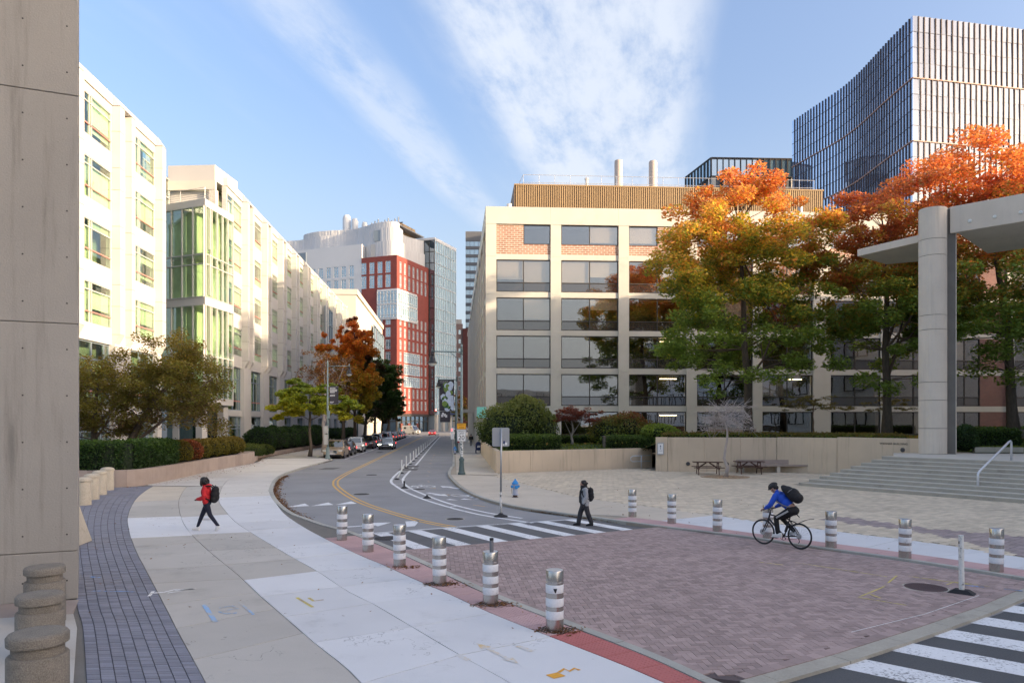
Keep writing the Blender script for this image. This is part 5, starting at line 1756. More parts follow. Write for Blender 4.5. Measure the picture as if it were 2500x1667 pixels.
def tree(name, label, group, base, crown, rad, stops, seed, trunk_h=3.0, trunk_r=0.25, nclump=120, nleaf=16000, size=0.24, limbs=9,
         bark='bark', lean=(0, 0), extra=(), low=-0.85, shell=0.45, flat=0.6, up=0.5, rc=(0.10, 0.22), mixn=0.22, kp=0.9, cat='tree', ends=1.0, jitter=.12):
    """trunk, limbs and branches grown out to clumps of leaves"""
    r_ = random.Random(seed)
    root = thing(name, label, cat, base, 0, group)
    crown = Vector(crown) - Vector(base)                       # local
    cl = crown_clumps(crown, rad, nclump, seed, low, shell, rc) + [(np.array(Vector(e[:3]) - Vector(base)), e[3]) for e in extra]
    top = crown + Vector((0, 0, rad[2] * .55))
    n_t = 7
    tpts = [Vector((lean[0] * (k / n_t) ** 1.3, lean[1] * (k / n_t) ** 1.3, 0)) + (Vector((crown.x, crown.y, 0)) * (k / n_t) ** 1.6 + Vector((0, 0, top.z * k / n_t))) +
            Vector((r_.uniform(-.1, .1), r_.uniform(-.1, .1), 0)) * (k > 0) for k in range(n_t + 1)]
    trs = [trunk_r * (1.35 if k == 0 else 1) * (1 - .80 * k / n_t) + .02 for k in range(n_t + 1)]
    MB().tube(tpts, trs, 9).build('trunk', bark, root, smooth=True)
    br = MB()
    nodes = [(p, trs[k]) for k, p in enumerate(tpts) if p.z > trunk_h * .8]
    for i in range(limbs):                                     # main limbs
        a = 2 * pi * i / limbs + r_.uniform(-.4, .4)
        s_, sr_ = r_.choice(nodes[:max(2, len(nodes) - 1)])
        e = crown + Vector((cos(a) * rad[0], sin(a) * rad[1], 0)) * r_.uniform(.45, .75) + Vector((0, 0, rad[2] * r_.uniform(-.45, .6)))
        mid = s_.lerp(e, .5) + Vector((0, 0, -.06 * rad[2] * r_.random()))
        p_ = [s_, s_.lerp(mid, .5), mid, mid.lerp(e, .5) + Vector((0, 0, .04 * rad[2])), e]
        rr = [sr_ * .5, sr_ * .42, sr_ * .33, sr_ * .22, sr_ * .10 + .008]
        br.tube(p_, rr, 6, caps=False)
        nodes += [(p_[k], rr[k]) for k in (1, 2, 3, 4)]
    for p, rc_ in cl:
        e = Vector(p)
        s_, sr_ = min(nodes, key=lambda q: (q[0] - e).length + max(0, q[0].z - e.z) * .6)
        mid = s_.lerp(e, .55) + Vector((r_.uniform(-.1, .1), r_.uniform(-.1, .1), r_.uniform(-.05, .15))) * rc_ * 2
        r0 = min(sr_ * .5, .05)
        br.tube([s_, mid, e], [r0, r0 * .6, .006], 4, caps=False)
        for _ in range(2):
            d = Vector((r_.gauss(0, 1), r_.gauss(0, 1), r_.gauss(0, .6))).normalized() * rc_ * ends
            br.tube([mid.lerp(e, .6), e + d], [.012, .004] if nleaf else [.016, .007], 3, caps=False)
    br.build('branches', bark if bark != 'bark' else 'twig', root, smooth=True)['kind'] = 'stuff'
    if nleaf:
        wts = np.array([c[1] ** 2 for c in cl])
        cnt = rng.multinomial(nleaf, wts / wts.sum())
        pts = []
        for (p, rc_), n in zip(cl, cnt):
            d = rng.normal(size=(n, 3))
            d /= np.linalg.norm(d, axis=1)[:, None]
            pts.append(p + d * (rng.uniform(0.05, 1.0, n) ** .45)[:, None] * rc_ * np.array([1, 1, flat]))
        P = np.concatenate(pts)
        zs_ = [crown.z - rad[2], crown.z + rad[2]]
        inst('crown', leaf_mesh('crown', P, size, palette(P, zs_[0], zs_[1], stops, seed, kp, mixn=mixn, jitter=jitter), up), root)['kind'] = 'stuff'
    return root


def bush(name, label, group, ells, stops, n, size, seed, cat='shrub', base=None, core='soil', stems=0):
    """clipped or rounded shrub: leaves over and just inside a set of rounded masses"""
    base = base or (ells[0][0][0], ells[0][0][1], min(e[0][2] - e[1][2] for e in ells))
    root = thing(name, label, cat, base, 0, group)
    B = np.array(base)
    mb = MB()
    wts = np.array([e[1][0] * e[1][1] + e[1][0] * e[1][2] + e[1][1] * e[1][2] for e in ells])
    cnt = rng.multinomial(n, wts / wts.sum())
    pts = []
    for (c, r), k in zip(ells, cnt):
        mb.ell(np.array(c) - B, [q * .86 for q in r], 14, 9)
        d = rng.normal(size=(k, 3))
        sq = e_sq = 1.0
        d /= np.linalg.norm(d, axis=1)[:, None]
        d[:, 2] = np.where(d[:, 2] < -.6, -d[:, 2], d[:, 2])
        wob = 1 + .06 * patchy(d * np.array(r), 3.0, seed)
        pts.append(np.array(c) - B + d * np.array(r) * (rng.uniform(.84, 1.04 if name != 'garden_shrub' else 1.20, k) * wob * (1 if name != 'garden_shrub' else 1 + .10 * patchy(d * np.array(r), 5.0, seed + 1)))[:, None])
    P = np.concatenate(pts)
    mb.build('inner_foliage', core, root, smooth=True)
    zmin, zmax = P[:, 2].min(), P[:, 2].max()
    inst('foliage', leaf_mesh('foliage', P, size, palette(P, zmin, zmax, stops, seed, 1.2, .15, .3), .15), root)['kind'] = 'stuff'
    return root


def hedge(name, label, line, half_w, z0, z1, stops, n, size, seed, cat='hedge', group=None, core='hedge_core'):
    """clipped hedge along a line: rounded-box section"""
    ln = smooth_line(line, .5) if len(line) > 2 else [(line[0][0] + (line[1][0] - line[0][0]) * t / 12, line[0][1] + (line[1][1] - line[0][1]) * t / 12) for t in range(13)]
    s_ = arc(ln)
    base = (*at(ln, s_, s_[-1] / 2), z0)
    root = thing(name, label, cat, base, 0, group)
    B = np.array(base)
    mb = MB()
    L_, R_ = offset(ln, half_w * .86), offset(ln, -half_w * .86)
    for i in range(len(ln) - 1):
        mb.hexa([(*L_[i], z0), (*L_[i + 1], z0), (*R_[i + 1], z0), (*R_[i], z0), (*L_[i], z1 - .08), (*L_[i + 1], z1 - .08), (*R_[i + 1], z1 - .08), (*R_[i], z1 - .08)])
    mb.X = None
    mb.v = [(a - base[0], b - base[1], c - base[2]) for a, b, c in mb.v]
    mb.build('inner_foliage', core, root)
    h = z1 - z0
    per = 2 * h + 2 * half_w
    t = rng.uniform(0, per, n)
    x = rng.uniform(-.4, s_[-1] + .4, n)
    off = np.where(t < h, -half_w, np.where(t < h + 2 * half_w, t - h - half_w, half_w))
    zz_ = np.where(t < h, t, np.where(t < h + 2 * half_w, h, per - t))
    endk = (x < .15) | (x > s_[-1] - .15)
    off = np.where(endk, rng.uniform(-half_w, half_w, n), off)
    zz_ = np.where(endk, rng.uniform(0, h, n), zz_)
    lxy = np.array([at(ln, s_, q) for q in np.clip(x, 0, s_[-1])])
    lx2 = np.array([at(ln, s_, min(q + .1, s_[-1])) for q in np.clip(x, 0, s_[-1] - .1)])
    d = lx2 - np.array([at(ln, s_, q) for q in np.clip(x, 0, s_[-1] - .1)])
    d /= np.linalg.norm(d, axis=1)[:, None] + 1e-9
    P = np.stack([lxy[:, 0] + d[:, 1] * off, lxy[:, 1] - d[:, 0] * off, z0 + zz_], 1)
    P += rng.normal(size=P.shape) * .06
    edge = np.clip((zz_ / h - .75) / .25, 0, 1) * np.clip((np.abs(off) / half_w - .6) / .4, 0, 1)
    P[:, 2] -= edge * .12
    P -= B
    inst('foliage', leaf_mesh('foliage', P, size, palette(P, 0, h, stops, seed, 1.6, .2, .3), .1), root)['kind'] = 'stuff'
    return root


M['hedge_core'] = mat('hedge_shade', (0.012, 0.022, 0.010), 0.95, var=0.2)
GRN = (0.185, 0.27, 0.062)
DGRN = (0.030, 0.062, 0.020)
YEL_ = (0.42, 0.30, 0.03)
ORG = (0.62, 0.32, 0.11)
REDO = (0.58, 0.18, 0.085)
YGRN = (0.22, 0.25, 0.03)
OLIVE = (0.10, 0.095, 0.03)
BRN = (0.19, 0.09, 0.045)

# ---- the maples on the lawn
tree('maple_tree', 'broad maple turning from green below to orange at its top, left of the concrete column', 'maples on the lawn', (19.5, 60, 1.7), (18.6, 60.2, 14.8), (6.7, 6.0, 8.9),
     [(-.1, GRN), (.44, GRN), (.50, (0.27, 0.31, .055)), (.62, (0.55, 0.45, .07)), (.74, (0.64, 0.38, .11)), (.88, (0.62, 0.29, .12)), (1.1, (0.62, 0.25, .12))], 3, 5.5, .36, 230, 66000, .26, 13,
     extra=[(20.5, 56, 7.0, 1.2), (22.6, 57, 7.8, 1.2), (18.4, 55.5, 7.0, 1.2), (15.2, 56.5, 6.6, 1.1), (15.9, 56.8, 5.6, .8), (16.3, 57, 7.6, 1.2), (14.0, 57.2, 8.4, 1.2), (13.2, 58, 10.2, 1.3), (18.6, 60, 22.6, 1.5), (19.4, 60, 23.4, 1.1), (17.6, 60, 21.8, 1.3)], low=-.8, shell=.35, rc=(.12, .23), mixn=.16, kp=.5)
tree('maple_tree', 'maple with brown-orange crown and dark trunk just left of the concrete column', 'maples on the lawn', (30.1, 58.5, 1.9), (30.0, 58.8, 14.2), (6.3, 5.5, 8.4),
     [(-.1, GRN), (.36, GRN), (.48, (0.27, 0.29, .055)), (.58, (0.48, 0.36, .07)), (.70, (0.50, 0.26, .09)), (.85, (0.50, 0.20, .09)), (1.1, (0.54, .18, .09))], 5, 5.5, .36, 200, 58000, .26, 12,
     extra=[(31.4, 58.5, 22.2, 1.3), (29.2, 58, 20.8, 1.2), (27.4, 57, 18, 1.3), (27.2, 56, 6.6, 1.2), (29, 56, 6.0, 1.1), (31.5, 55.5, 6.6, 1.2), (33.2, 56, 7.2, 1.2), (25.4, 57, 8.0, 1.2)], low=-.8, shell=.35, rc=(.12, .23), mixn=.2, kp=.5)
tree('maple_tree', 'tallest maple, glowing red-orange above the concrete portal', 'maples on the lawn', (39.6, 57.5, 1.9), (37.4, 57.5, 15.6), (7.4, 6.0, 9.9),
     [(-.1, GRN), (.40, GRN), (.50, (0.34, 0.30, .06)), (.60, (0.55, 0.30, .08)), (.72, (0.60, 0.21, .09)), (.9, (0.62, 0.24, .11)), (1.1, (0.62, 0.28, .12))], 8, 6, .40, 240, 68000, .26, 13,
     extra=[(35.5, 55.5, 7.4, 1.3), (38, 55.5, 6.8, 1.3), (41, 55.5, 7.4, 1.3), (37.8, 57.5, 25.6, 1.4), (33.4, 57.0, 23.6, 1.3), (40.6, 57.5, 24.6, 1.5)], low=-.8, shell=.35, rc=(.12, .23), mixn=.16, kp=.5)
# ---- small garden trees and shrubs
tree('japanese_maple', 'dark red japanese maple with pale spreading stems in the garden bed', None, (4.6, 56, 1.6), (4.7, 56, 3.7), (1.9, 1.7, .95), [(0, (0.10, 0.03, .025)), (.6, (0.16, 0.045, .03)), (1, (0.20, 0.06, .035))], 21, .6, .09, 60, 5200, .12, 9,
     'bark_pale', shell=.3, low=-.3, flat=.45, rc=(.14, .26))
tree('japanese_maple', 'thin olive japanese maple against the dark ground-floor windows', None, (27.2, 66, 2.0), (27.4, 66, 4.7), (2.9, 1.8, 1.1), [(0, OLIVE), (1, (0.13, 0.12, .03))], 23, 1.2, .07, 60, 3000, .13, 9, 'twig', shell=.3, low=-.3, flat=.3)
tree('japanese_maple', 'sparse pale-stemmed small tree close beside the column', None, (34.2, 66, 2.0), (34.2, 66, 4.6), (2.3, 1.6, 1.1), [(0, OLIVE), (1, (0.13, 0.11, .03))], 25, 1.2, .07, 45, 1700, .13, 9, 'bark_pale', shell=.3, low=-.3, flat=.3)
tree('bare_tree', 'leafless young tree in a ring of wood chips by the picnic tables', None, (12.85, 43.8, ZP), (12.85, 43.8, 3.35), (1.65, 1.4, 1.25), [(0, BRN), (1, BRN)], 27, 1.5, .085, 240, 0, .1, 18, 'twig_grey', shell=.25, low=-.5, ends=2.0, rc=(.12, .26))
bush('garden_shrub', 'tall loose light-green shrub at the corner of the garden wall', None, [((-.2, 54.5, 3.0), (2.2, 1.8, 1.6)), ((1.0, 54.8, 3.6), (1.7, 1.6, 1.5)), ((2.2, 55, 2.9), (1.2, 1.3, 1.3)), ((-1.2, 54.3, 2.5), (1.1, 1.3, 1.1)), ((.9, 55, 4.7), (.9, .8, .7))],
     [(0, DGRN), (.5, (0.13, 0.17, .05)), (1, (0.20, 0.22, .075))], 15000, .15, 31, core='hedge_core', base=(.2, 54.5, 1.5))
bush('garden_shrub', 'green shrub tinged red at one end behind the timber planter', None, [((7.6, 57, 2.6), (1.5, 1.3, 1.1)), ((9.0, 57, 2.8), (1.4, 1.3, 1.2)), ((10.2, 57, 2.4), (1.2, 1.2, 1.0))], [(0, GRN), (.5, (0.14, 0.16, .04)), (.8, (0.20, 0.15, .05)), (1, (0.22, 0.06, .04))], 9000, .15, 33, core='hedge_core', base=(8.8, 57, 1.6))
bush('garden_shrub', 'small bright-green bush beside the end of the sign wall', None, [((10.8, 53.2, 2.7), (1.2, .8, .5)), ((11.6, 53.2, 2.5), (.7, .7, .4))], [(0, GRN), (1, (0.20, 0.27, .05))], 2600, .14, 35, core='hedge_core', base=(11, 53.2, 1.8))
hedge('clipped_hedge', 'low clipped hedge on the garden wall behind the blank sign', [(-.4, 50.2), (1.2, 50.6), (3.0, 51.4)], .9, 1.45, 2.45, [(0, DGRN), (1, (0.085, 0.14, .03))], 9000, .11, 37)
hedge('clipped_hedge', 'low clipped hedge running up to the sign wall', [(6.9, 53.4), (8.4, 53.5), (10.2, 53.6)], .9, 1.45, 2.35, [(0, DGRN), (1, (0.085, 0.14, .03))], 8000, .11, 38)
hedge('clipped_hedge', 'dark hedge under the red japanese maple', [(2.4, 58.2), (5, 58.4), (7.2, 58.4)], .7, 1.5, 2.25, [(0, DGRN), (1, (0.06, 0.11, .025))], 5000, .12, 39)
hedge('ground_hedge', 'thin green planting along the top of the lettered wall', [(10.4, 50.2), (17.4, 49.5), (20.6, 47.4), (23.2, 43.4)], .6, 2.0, 2.62, [(0, (0.06, .10, .025)), (.7, (0.13, 0.19, .035)), (1, (0.16, .13, .04))], 12000, .12, 40)
hedge('clipped_hedge', 'dark green hedge on the lawn right of the column', [(30.4, 49.6), (34.5, 50.2)], .8, 1.8, 2.9, [(0, DGRN), (1, (0.06, 0.11, .025))], 6000, .12, 41)
bush('garden_shrub', 'round dark evergreen at the foot of the column', None, [((26.4, 42.6, 2.35), (.75, .7, .75))], [(0, DGRN), (1, (0.05, .10, .04))], 3000, .11, 43, core='hedge_core')
hedge('clipped_hedge', 'narrow dark hedge against the concrete building further right', [(40, 66), (52, 67)], .8, 1.9, 2.9, [(0, DGRN), (1, (0.06, 0.11, .025))], 4000, .16, 42)

# lawn
mb = MB()
lawn_pts = [(-1.0, 47.6), (9.2, 52.9), (9.9, 49.5), (17.5, 48.9), (20.8, 46.3), (23.4, 42.2), (26.5, 41.5), (60, 38), (60, 78), (S(3.1, 75.5)[0], 75.5)]
lz = {0: 1.43, 1: 1.43, 2: 1.95, 3: 2.0, 4: 2.0, 5: 1.75, 6: 1.66, 7: 1.7, 8: 2.05, 9: 1.9}
mb.add([(x, y, lz[i]) for i, (x, y) in enumerate(lawn_pts)] + [(14, 66, 1.95)], [(i, (i + 1) % 10, 10) for i in range(10)])
lawn = structure(mb.build('lawn', 'lawn'))
n = 26000
gx, gy = rng.uniform(-1, 46, n), rng.uniform(42, 74, n)
keep = [inside((a, b), shrink(lawn_pts, .3)) and (a < 12 or a > 24) for a, b in zip(gx, gy)]
gx, gy = gx[keep], gy[keep]
bvh_z = []
from mathutils.bvhtree import BVHTree
bv = BVHTree.FromPolygons([v for v in mb.v], mb.f)
for a, b in zip(gx, gy):
    h = bv.ray_cast(Vector((a, b, 50)), Vector((0, 0, -1)))[0]
    bvh_z.append(h.z if h else 1.9)
P = np.stack([gx, gy, np.array(bvh_z) + .03], 1)
gr = inst('grass', leaf_mesh('grass', P, .16, palette(P, 1.4, 2.1, [(0, (0.09, 0.14, .025)), (.8, (0.13, 0.17, .03)), (1, (0.25, .15, .05))], 50, .6, .3, .2), -.2))
tag(gr, 'short autumn grass on the raised lawn by the concrete building', 'grass', kind='stuff')

# ---- left: planter wall, hedge, crab apples
WL = [(-27, 38.2), (-23.5, 37.1), (-20.6, 36.9), (-19.35, 37.7), (-19.35, 40.5), (-20.1, 48), (-20.55, 54), (-20.9, 59.2)]
wl = smooth_line(WL, .6)
pw = thing('granite_planter_wall', 'curved low pink granite retaining wall under the left hedge', 'wall', (-20, 45, 0))
sw = arc(wl)
x = 0
while x < sw[-1] - .1:
    o_ = sub(wl, sw, x + .004, min(x + 1.9, sw[-1]) - .004, 4)
    i_ = offset(o_, -.35)
    wc(MB().prism(o_ + i_[::-1], 0, .95).build('granite_block', 'granite_pink'), pw)
    x += 1.9
wc(MB().box(-4, 0, 0, .35, 0, 1.02).build('granite_block', 'granite_pink', None, loc=(-20.95, 59.1, 0), rz=.15), pw)
structure(MB().prism(offset(wl, -.3) + [(-25.5, 60), (-30, 50), (-30, 40)], 0, .85).build('planting_bed', 'soil'))
pw2 = thing('granite_edging', 'long low granite edge of the planting bed beside the parked cars', 'wall', (*S(-17.9, 80), 0))
l2 = [(-21.4, 60.6), (-22.3, 64)] + [S(-17.95, y) for y in range(66, 112, 4)]
s2 = arc(l2)
x = 0
while x < s2[-1] - .3:
    o_ = sub(l2, s2, x + .005, min(x + 2.4, s2[-1]) - .005, 2)
    wc(MB().prism(o_ + offset(o_, -.3)[::-1], 0, .45).build('granite_block', 'granite_pink'), pw2)
    x += 2.4
structure(MB().prism([(-21.6, 60.8), (-22.5, 64)] + [S(-18.1, y) for y in range(66, 112, 4)] + [S(-22, 110), S(-22, 62)], 0, .4).build('planting_bed', 'soil'))
hedge('clipped_hedge', 'dense dark-green hedge behind the granite wall on the left', [(-26.5, 38.6), (-23.4, 37.9), (-20.9, 37.9), (-20.45, 39.2), (-20.6, 43.5)], .72, .85, 2.35, [(0, DGRN), (.6, (0.035, 0.078, .022)), (1, (0.06, 0.115, .025))], 22000, .12, 61)
hc = [(0, (0.10, 0.10, .02)), (.5, (0.16, 0.14, .025)), (1, (0.17, 0.13, .03))]
for k, (x, y, r_, nm, st) in enumerate([(-20.7, 45.0, .95, 'yellow-green rounded shrub next to the dark hedge end', hc), (-21.0, 46.9, 1.05, 'rust-red rounded shrub in the row on the granite wall', [(0, (0.17, .10, .03)), (.5, (0.24, 0.07, .035)), (1, (0.25, .09, .045))]),
                                        (-21.2, 49.0, .95, 'olive rounded shrub right after the rust-red one', hc), (-21.4, 51.2, .95, 'third olive shrub past the rust-red one', hc), (-21.6, 53.3, .92, 'fourth olive shrub along the granite wall', hc), (-21.8, 55.4, .92, 'second-last olive shrub before the wall ends', hc),
                                        (-22.0, 57.4, .95, 'last olive shrub at the far end of the granite wall', hc)]):
    bush('rounded_shrub', nm, 'rounded shrubs on the granite wall', [((x, y, 1.5), (r_, r_ * 1.05, .78))], st, 3400, .11, 70 + k, core='hedge_core', base=(x, y, .85))
bush('low_shrub', 'low spreading green juniper on the near end of the bed', None, [((-23.2, 64.4, .75), (1.2, 1.6, .6)), ((-24.0, 67, .8), (1.3, 1.8, .65)), ((-23.9, 70, .7), (1, 1.6, .6))], [(0, DGRN), (1, (0.10, 0.13, .03))], 6000, .14, 81, core='hedge_core', base=(-23.6, 66, .4))
bush('evergreen_hedge', 'big rounded dark evergreen hedge behind the first street tree', None, [((-25.6, 74 + 4.2 * k, 1.55), (1.5, 2.5, 1.35 + .12 * (k % 2))) for k in range(6)], [(0, DGRN), (1, (0.035, 0.075, .022))], 15000, .17, 83, core='hedge_core', base=(-25.6, 74, .4))
bush('evergreen_hedge', 'low green hedge behind the far parked cars', None, [((-30.2 - .3 * k, 122 + 6 * k, 1.3), (1.3, 3.2, 1.1)) for k in range(4)], [(0, DGRN), (1, (0.04, 0.08, .022))], 5000, .2, 84, core='hedge_core', base=(-30.5, 122, .1))
CRAB = [(-.1, (0.19, 0.125, .06)), (.3, (0.16, 0.14, .04)), (.6, (0.17, 0.18, .04)), (1.0, (0.22, 0.17, .045))]
tree('crab_apple_tree', 'wide olive-brown crab apple leaning right over the hedge', 'crab apples behind the hedge', (-23.6, 44, .85), (-20.6, 44, 5.1), (3.4, 2.8, 3.4), CRAB, 91, 1.0, .22, 190, 34000, .135, 13, lean=(1.2, 0), shell=.3, low=-.75, flat=.7, rc=(.14, .26), ends=1.5, jitter=.25)
tree('crab_apple_tree', 'darker crab apple half hidden behind the concrete pier', 'crab apples behind the hedge', (-25.4, 44.5, .85), (-25.4, 44.6, 4.4), (3.1, 2.6, 3.0), CRAB, 93, 1.0, .24, 150, 22000, .135, 10, shell=.3, low=-.75, flat=.7, rc=(.14, .26), ends=1.5, jitter=.25)
# ---- street trees on the left pavement
G2 = 'street trees along the left kerb'
tree('street_tree', 'small yellow-green street tree nearest the camera by the tan car', G2, (-19.4, 70, ZP), (-19.3, 70, 4.9), (3.9, 3.2, 2.3), [(-.1, (0.44, 0.40, .045)), (.3, (0.46, 0.45, .045)), (.6, (0.27, 0.33, .045)), (1, (0.16, 0.22, .04))], 101, 2.2, .16, 100, 18000, .27, 9, low=-.6, shell=.3, flat=.4)
tree('bare_street_tree', 'nearly leafless brown street tree behind the yellow-green one', G2, (*S(-14.2, 79.8), ZP), (*S(-14.0, 79.8), 8.4), (3.0, 2.6, 3.2), [(0, BRN), (1, (0.22, .12, .05))], 103, 2.6, .19, 110, 2600, .2, 10, 'twig_grey', shell=.3, low=-.7, ends=1.6)
tree('street_tree', 'tall orange and yellow street tree behind the left lamp post', G2, (*S(-14.3, 94), ZP), (*S(-13.2, 94), 9.3), (3.9, 3.4, 6.6), [(-.1, (0.28, 0.25, .04)), (.25, (0.36, 0.32, .04)), (.45, (0.40, 0.29, .04)), (.65, (0.58, 0.25, .04)), (1.05, (0.54, 0.17, .04))], 105, 2.8, .24, 260, 36000, .28, 12, shell=.3, low=-.9, flat=.85, kp=.6, rc=(.09, .19))
tree('street_tree', 'dark maroon-topped street tree behind the orange one', G2, (*S(-14.3, 105), ZP), (*S(-13.6, 105), 10.5), (3.2, 3.0, 7.6), [(0, DGRN), (.5, (0.05, .07, .02)), (.7, (0.12, .05, .025)), (1, (0.20, .05, .03))], 107, 2.8, .24, 200, 24000, .28, 11, shell=.3, low=-.9, flat=.8, rc=(.09, .19))
tree('street_tree', 'dense dark-green street tree above the black car', G2, (*S(-14.3, 117), ZP), (*S(-12.6, 116), 8.4), (4.1, 3.6, 5.8), [(0, (0.05, .085, .028)), (.6, (0.075, .14, .035)), (1, (0.10, .16, .035))], 109, 2.8, .24, 230, 28000, .30, 12, shell=.3, low=-.9, flat=.8, rc=(.09, .19))
tree('street_tree', 'green street tree with russet edge further up the row', G2, (*S(-14.3, 131), ZP), (*S(-12.9, 131), 8.0), (3.7, 3.6, 5.0), [(0, (0.09, .09, .035)), (.5, (0.09, .13, .035)), (1, (0.22, .15, .04))], 111, 2.8, .24, 120, 16000, .34, 9, shell=.35, flat=.5)
tree('street_tree', 'brownish street tree next to last in the row', G2, (*S(-14.3, 145), ZP), (*S(-13.2, 145), 7.6), (3.4, 3.6, 4.6), [(0, (0.08, .06, .03)), (1, (0.13, .09, .035))], 113, 2.8, .24, 90, 7000, .36, 9, shell=.35, flat=.5)
tree('street_tree', 'last street tree of the left row before the crossing', G2, (*S(-14.3, 158), ZP), (*S(-13.4, 158), 7.0), (3.2, 3.6, 4.2), [(0, (0.06, .06, .03)), (1, (0.10, .09, .035))], 115, 2.8, .24, 80, 5500, .4, 9, shell=.35, flat=.5)
tree('street_tree', 'green-yellow tree down the street behind the hanging banner', None, (*S(2.0, 196), 0), (*S(2.6, 196), 6.4), (3.2, 3, 4.6), [(0, (0.05, .06, .02)), (.6, (0.09, .10, .02)), (1, (0.28, .14, .03))], 117, 2.5, .24, 70, 4200, .45, 8, shell=.35)

# ---- fallen leaves in the gutters, wood chips
gut = [p for p in CR if 24.2 < p[1] < 60]
sg = arc(gut)
n = 5200
t = rng.uniform(0, sg[-1], n)
wd = np.abs(rng.normal(0, .17, n)) * (0.45 + .9 * np.clip(np.sin(t * .9) * .5 + .5, .15, 1)) + .03
og = np.array([at(gut, sg, q) for q in t])
og2 = np.array([at(gut, sg, min(q + .05, sg[-1])) for q in t])
d = og2 - og
d /= np.linalg.norm(d, axis=1)[:, None] + 1e-9
P = np.stack([og[:, 0] - d[:, 1] * -wd * -1, og[:, 1] + d[:, 0] * -wd * 1, np.full(n, .02) + rng.uniform(0, .05, n) * np.exp(-wd * 3)], 1)
cmid = np.array([at(gut, sg, q) for q in (t)])
LC = [(0, (0.10, .045, .022)), (.5, (0.17, .075, .03)), (.85, (0.24, .12, .045)), (1, (0.36, .19, .07))]


def leaf_cols(n):
    q = rng.uniform(0, 1, n)
    return np.stack([np.interp(q, [s_[0] for s_ in LC], [s_[1][i] for s_ in LC]) for i in range(3)], 1) * rng.uniform(.7, 1.2, n)[:, None]


tag(inst('leaf_litter', leaf_mesh('leaf_litter', P, .085, leaf_cols(n), flat=True, mtl='litter')), 'brown fallen leaves heaped in the right-hand gutter', 'fallen leaves', kind='stuff')
gutl = [p for p in CL if 25.0 < p[1] < 46]
sl2 = arc(gutl)
n = 1500
t = rng.uniform(0, sl2[-1], n)
og = np.array([at(gutl, sl2, q) for q in t])
P = np.stack([og[:, 0] + np.abs(rng.normal(0, .16, n)) + .05, og[:, 1] + rng.normal(0, .1, n) * .3, np.full(n, .02) + rng.uniform(0, .03, n)], 1)
tag(inst('leaf_litter', leaf_mesh('leaf_litter', P, .085, leaf_cols(n), flat=True, mtl='litter')), 'fallen leaves along the inside of the left kerb bend', 'fallen leaves', kind='stuff')
pts = []
for _ in range(1300):
    q = R.random()
    p = at(l2, s2, q * s2[-1])
    pts.append((p[0] + abs(R.gauss(0, .35)) + .1, p[1] + R.gauss(0, .3), ZP + R.uniform(.005, .03)))
for _ in range(260):
    p = at(wl, sw, R.uniform(7, sw[-1]))
    pts.append((p[0] + abs(R.gauss(0, .7)) + .15, p[1] + R.gauss(0, .3), ZP + R.uniform(.005, .02)))
tag(inst('leaf_litter', leaf_mesh('leaf_litter', np.array(pts), .08, leaf_cols(len(pts)), flat=True, mtl='litter')), 'fallen leaves along the foot of the left planting beds', 'fallen leaves', kind='stuff')
pts = []
for bx_, by_ in ((-1.35, 14.85), (-.27, 13.2), (.78, 11.55), (-2.45, 16.6)):
    for _ in range(110):
        pts.append((bx_ + R.gauss(0, .20), by_ + R.gauss(-.02, .12), ZP + R.uniform(.004, .025)))
for _ in range(420):
    pts.append((R.uniform(-14, 10), R.uniform(12, 40), ZP + .006))
pts = [p for p in pts if not inside((p[0], p[1]), table) and not (p[1] > 19 and -9 < p[0] < 4 and p[1] < 44 and inside((p[0], p[1]), CL[20:60] + CR[::-1][:40]))]
pts2 = [p for p in pts if inside((p[0], p[1]), CL + [(-60, 180), (-60, 3), (5, 3)]) or inside((p[0], p[1]), CR + [(60, 9), (60, 178)])]
tag(inst('leaf_litter', leaf_mesh('leaf_litter', np.array(pts2), .06, leaf_cols(len(pts2)), flat=True, mtl='litter')), 'scattered dead leaves about the bollard feet and pavement', 'fallen leaves', kind='stuff')
ch = MB()
for _ in range(520):
    a, r_ = R.uniform(0, 2 * pi), 1.35 * sqrt(R.random())
    x, y = 12.8 + r_ * cos(a) * 1.05, 43.75 + r_ * sin(a) * .9
    ch.X = Matrix.Translation((x, y, ZP + .02)) @ Matrix.Rotation(R.uniform(0, pi), 4, 'Z') @ Matrix.Rotation(R.uniform(-.4, .4), 4, 'X')
    ch.box(-.06, .06, -.03, .03, -.012, .012, 0, R.random())
ch.X = None
ch.lathe([(1.4, 0), (1.3, .015)], 24, (12.8, 43.75, ZP))
tag(ch.build('wood_chips', 'chips', tint=True), 'ring of pale wood chips round the bare tree', 'wood chips', kind='stuff')

# ================================================================ PLAZA WALLS, STAIRS, BENCHES
def wall_run(root, line, z0, z1, th, step, mt='wall_conc', name='wall_panel', side=-1):
    s_ = arc(line)
    n = max(1, round(s_[-1] / step))
    for i in range(n):
        o_ = sub(line, s_, s_[-1] * i / n + .006, s_[-1] * (i + 1) / n - .006, 4)
        i_ = offset(o_, side * th)
        wc(MB().prism(o_ + i_[::-1], z0, z1).build(name, mt, None, bevel=.012), root)


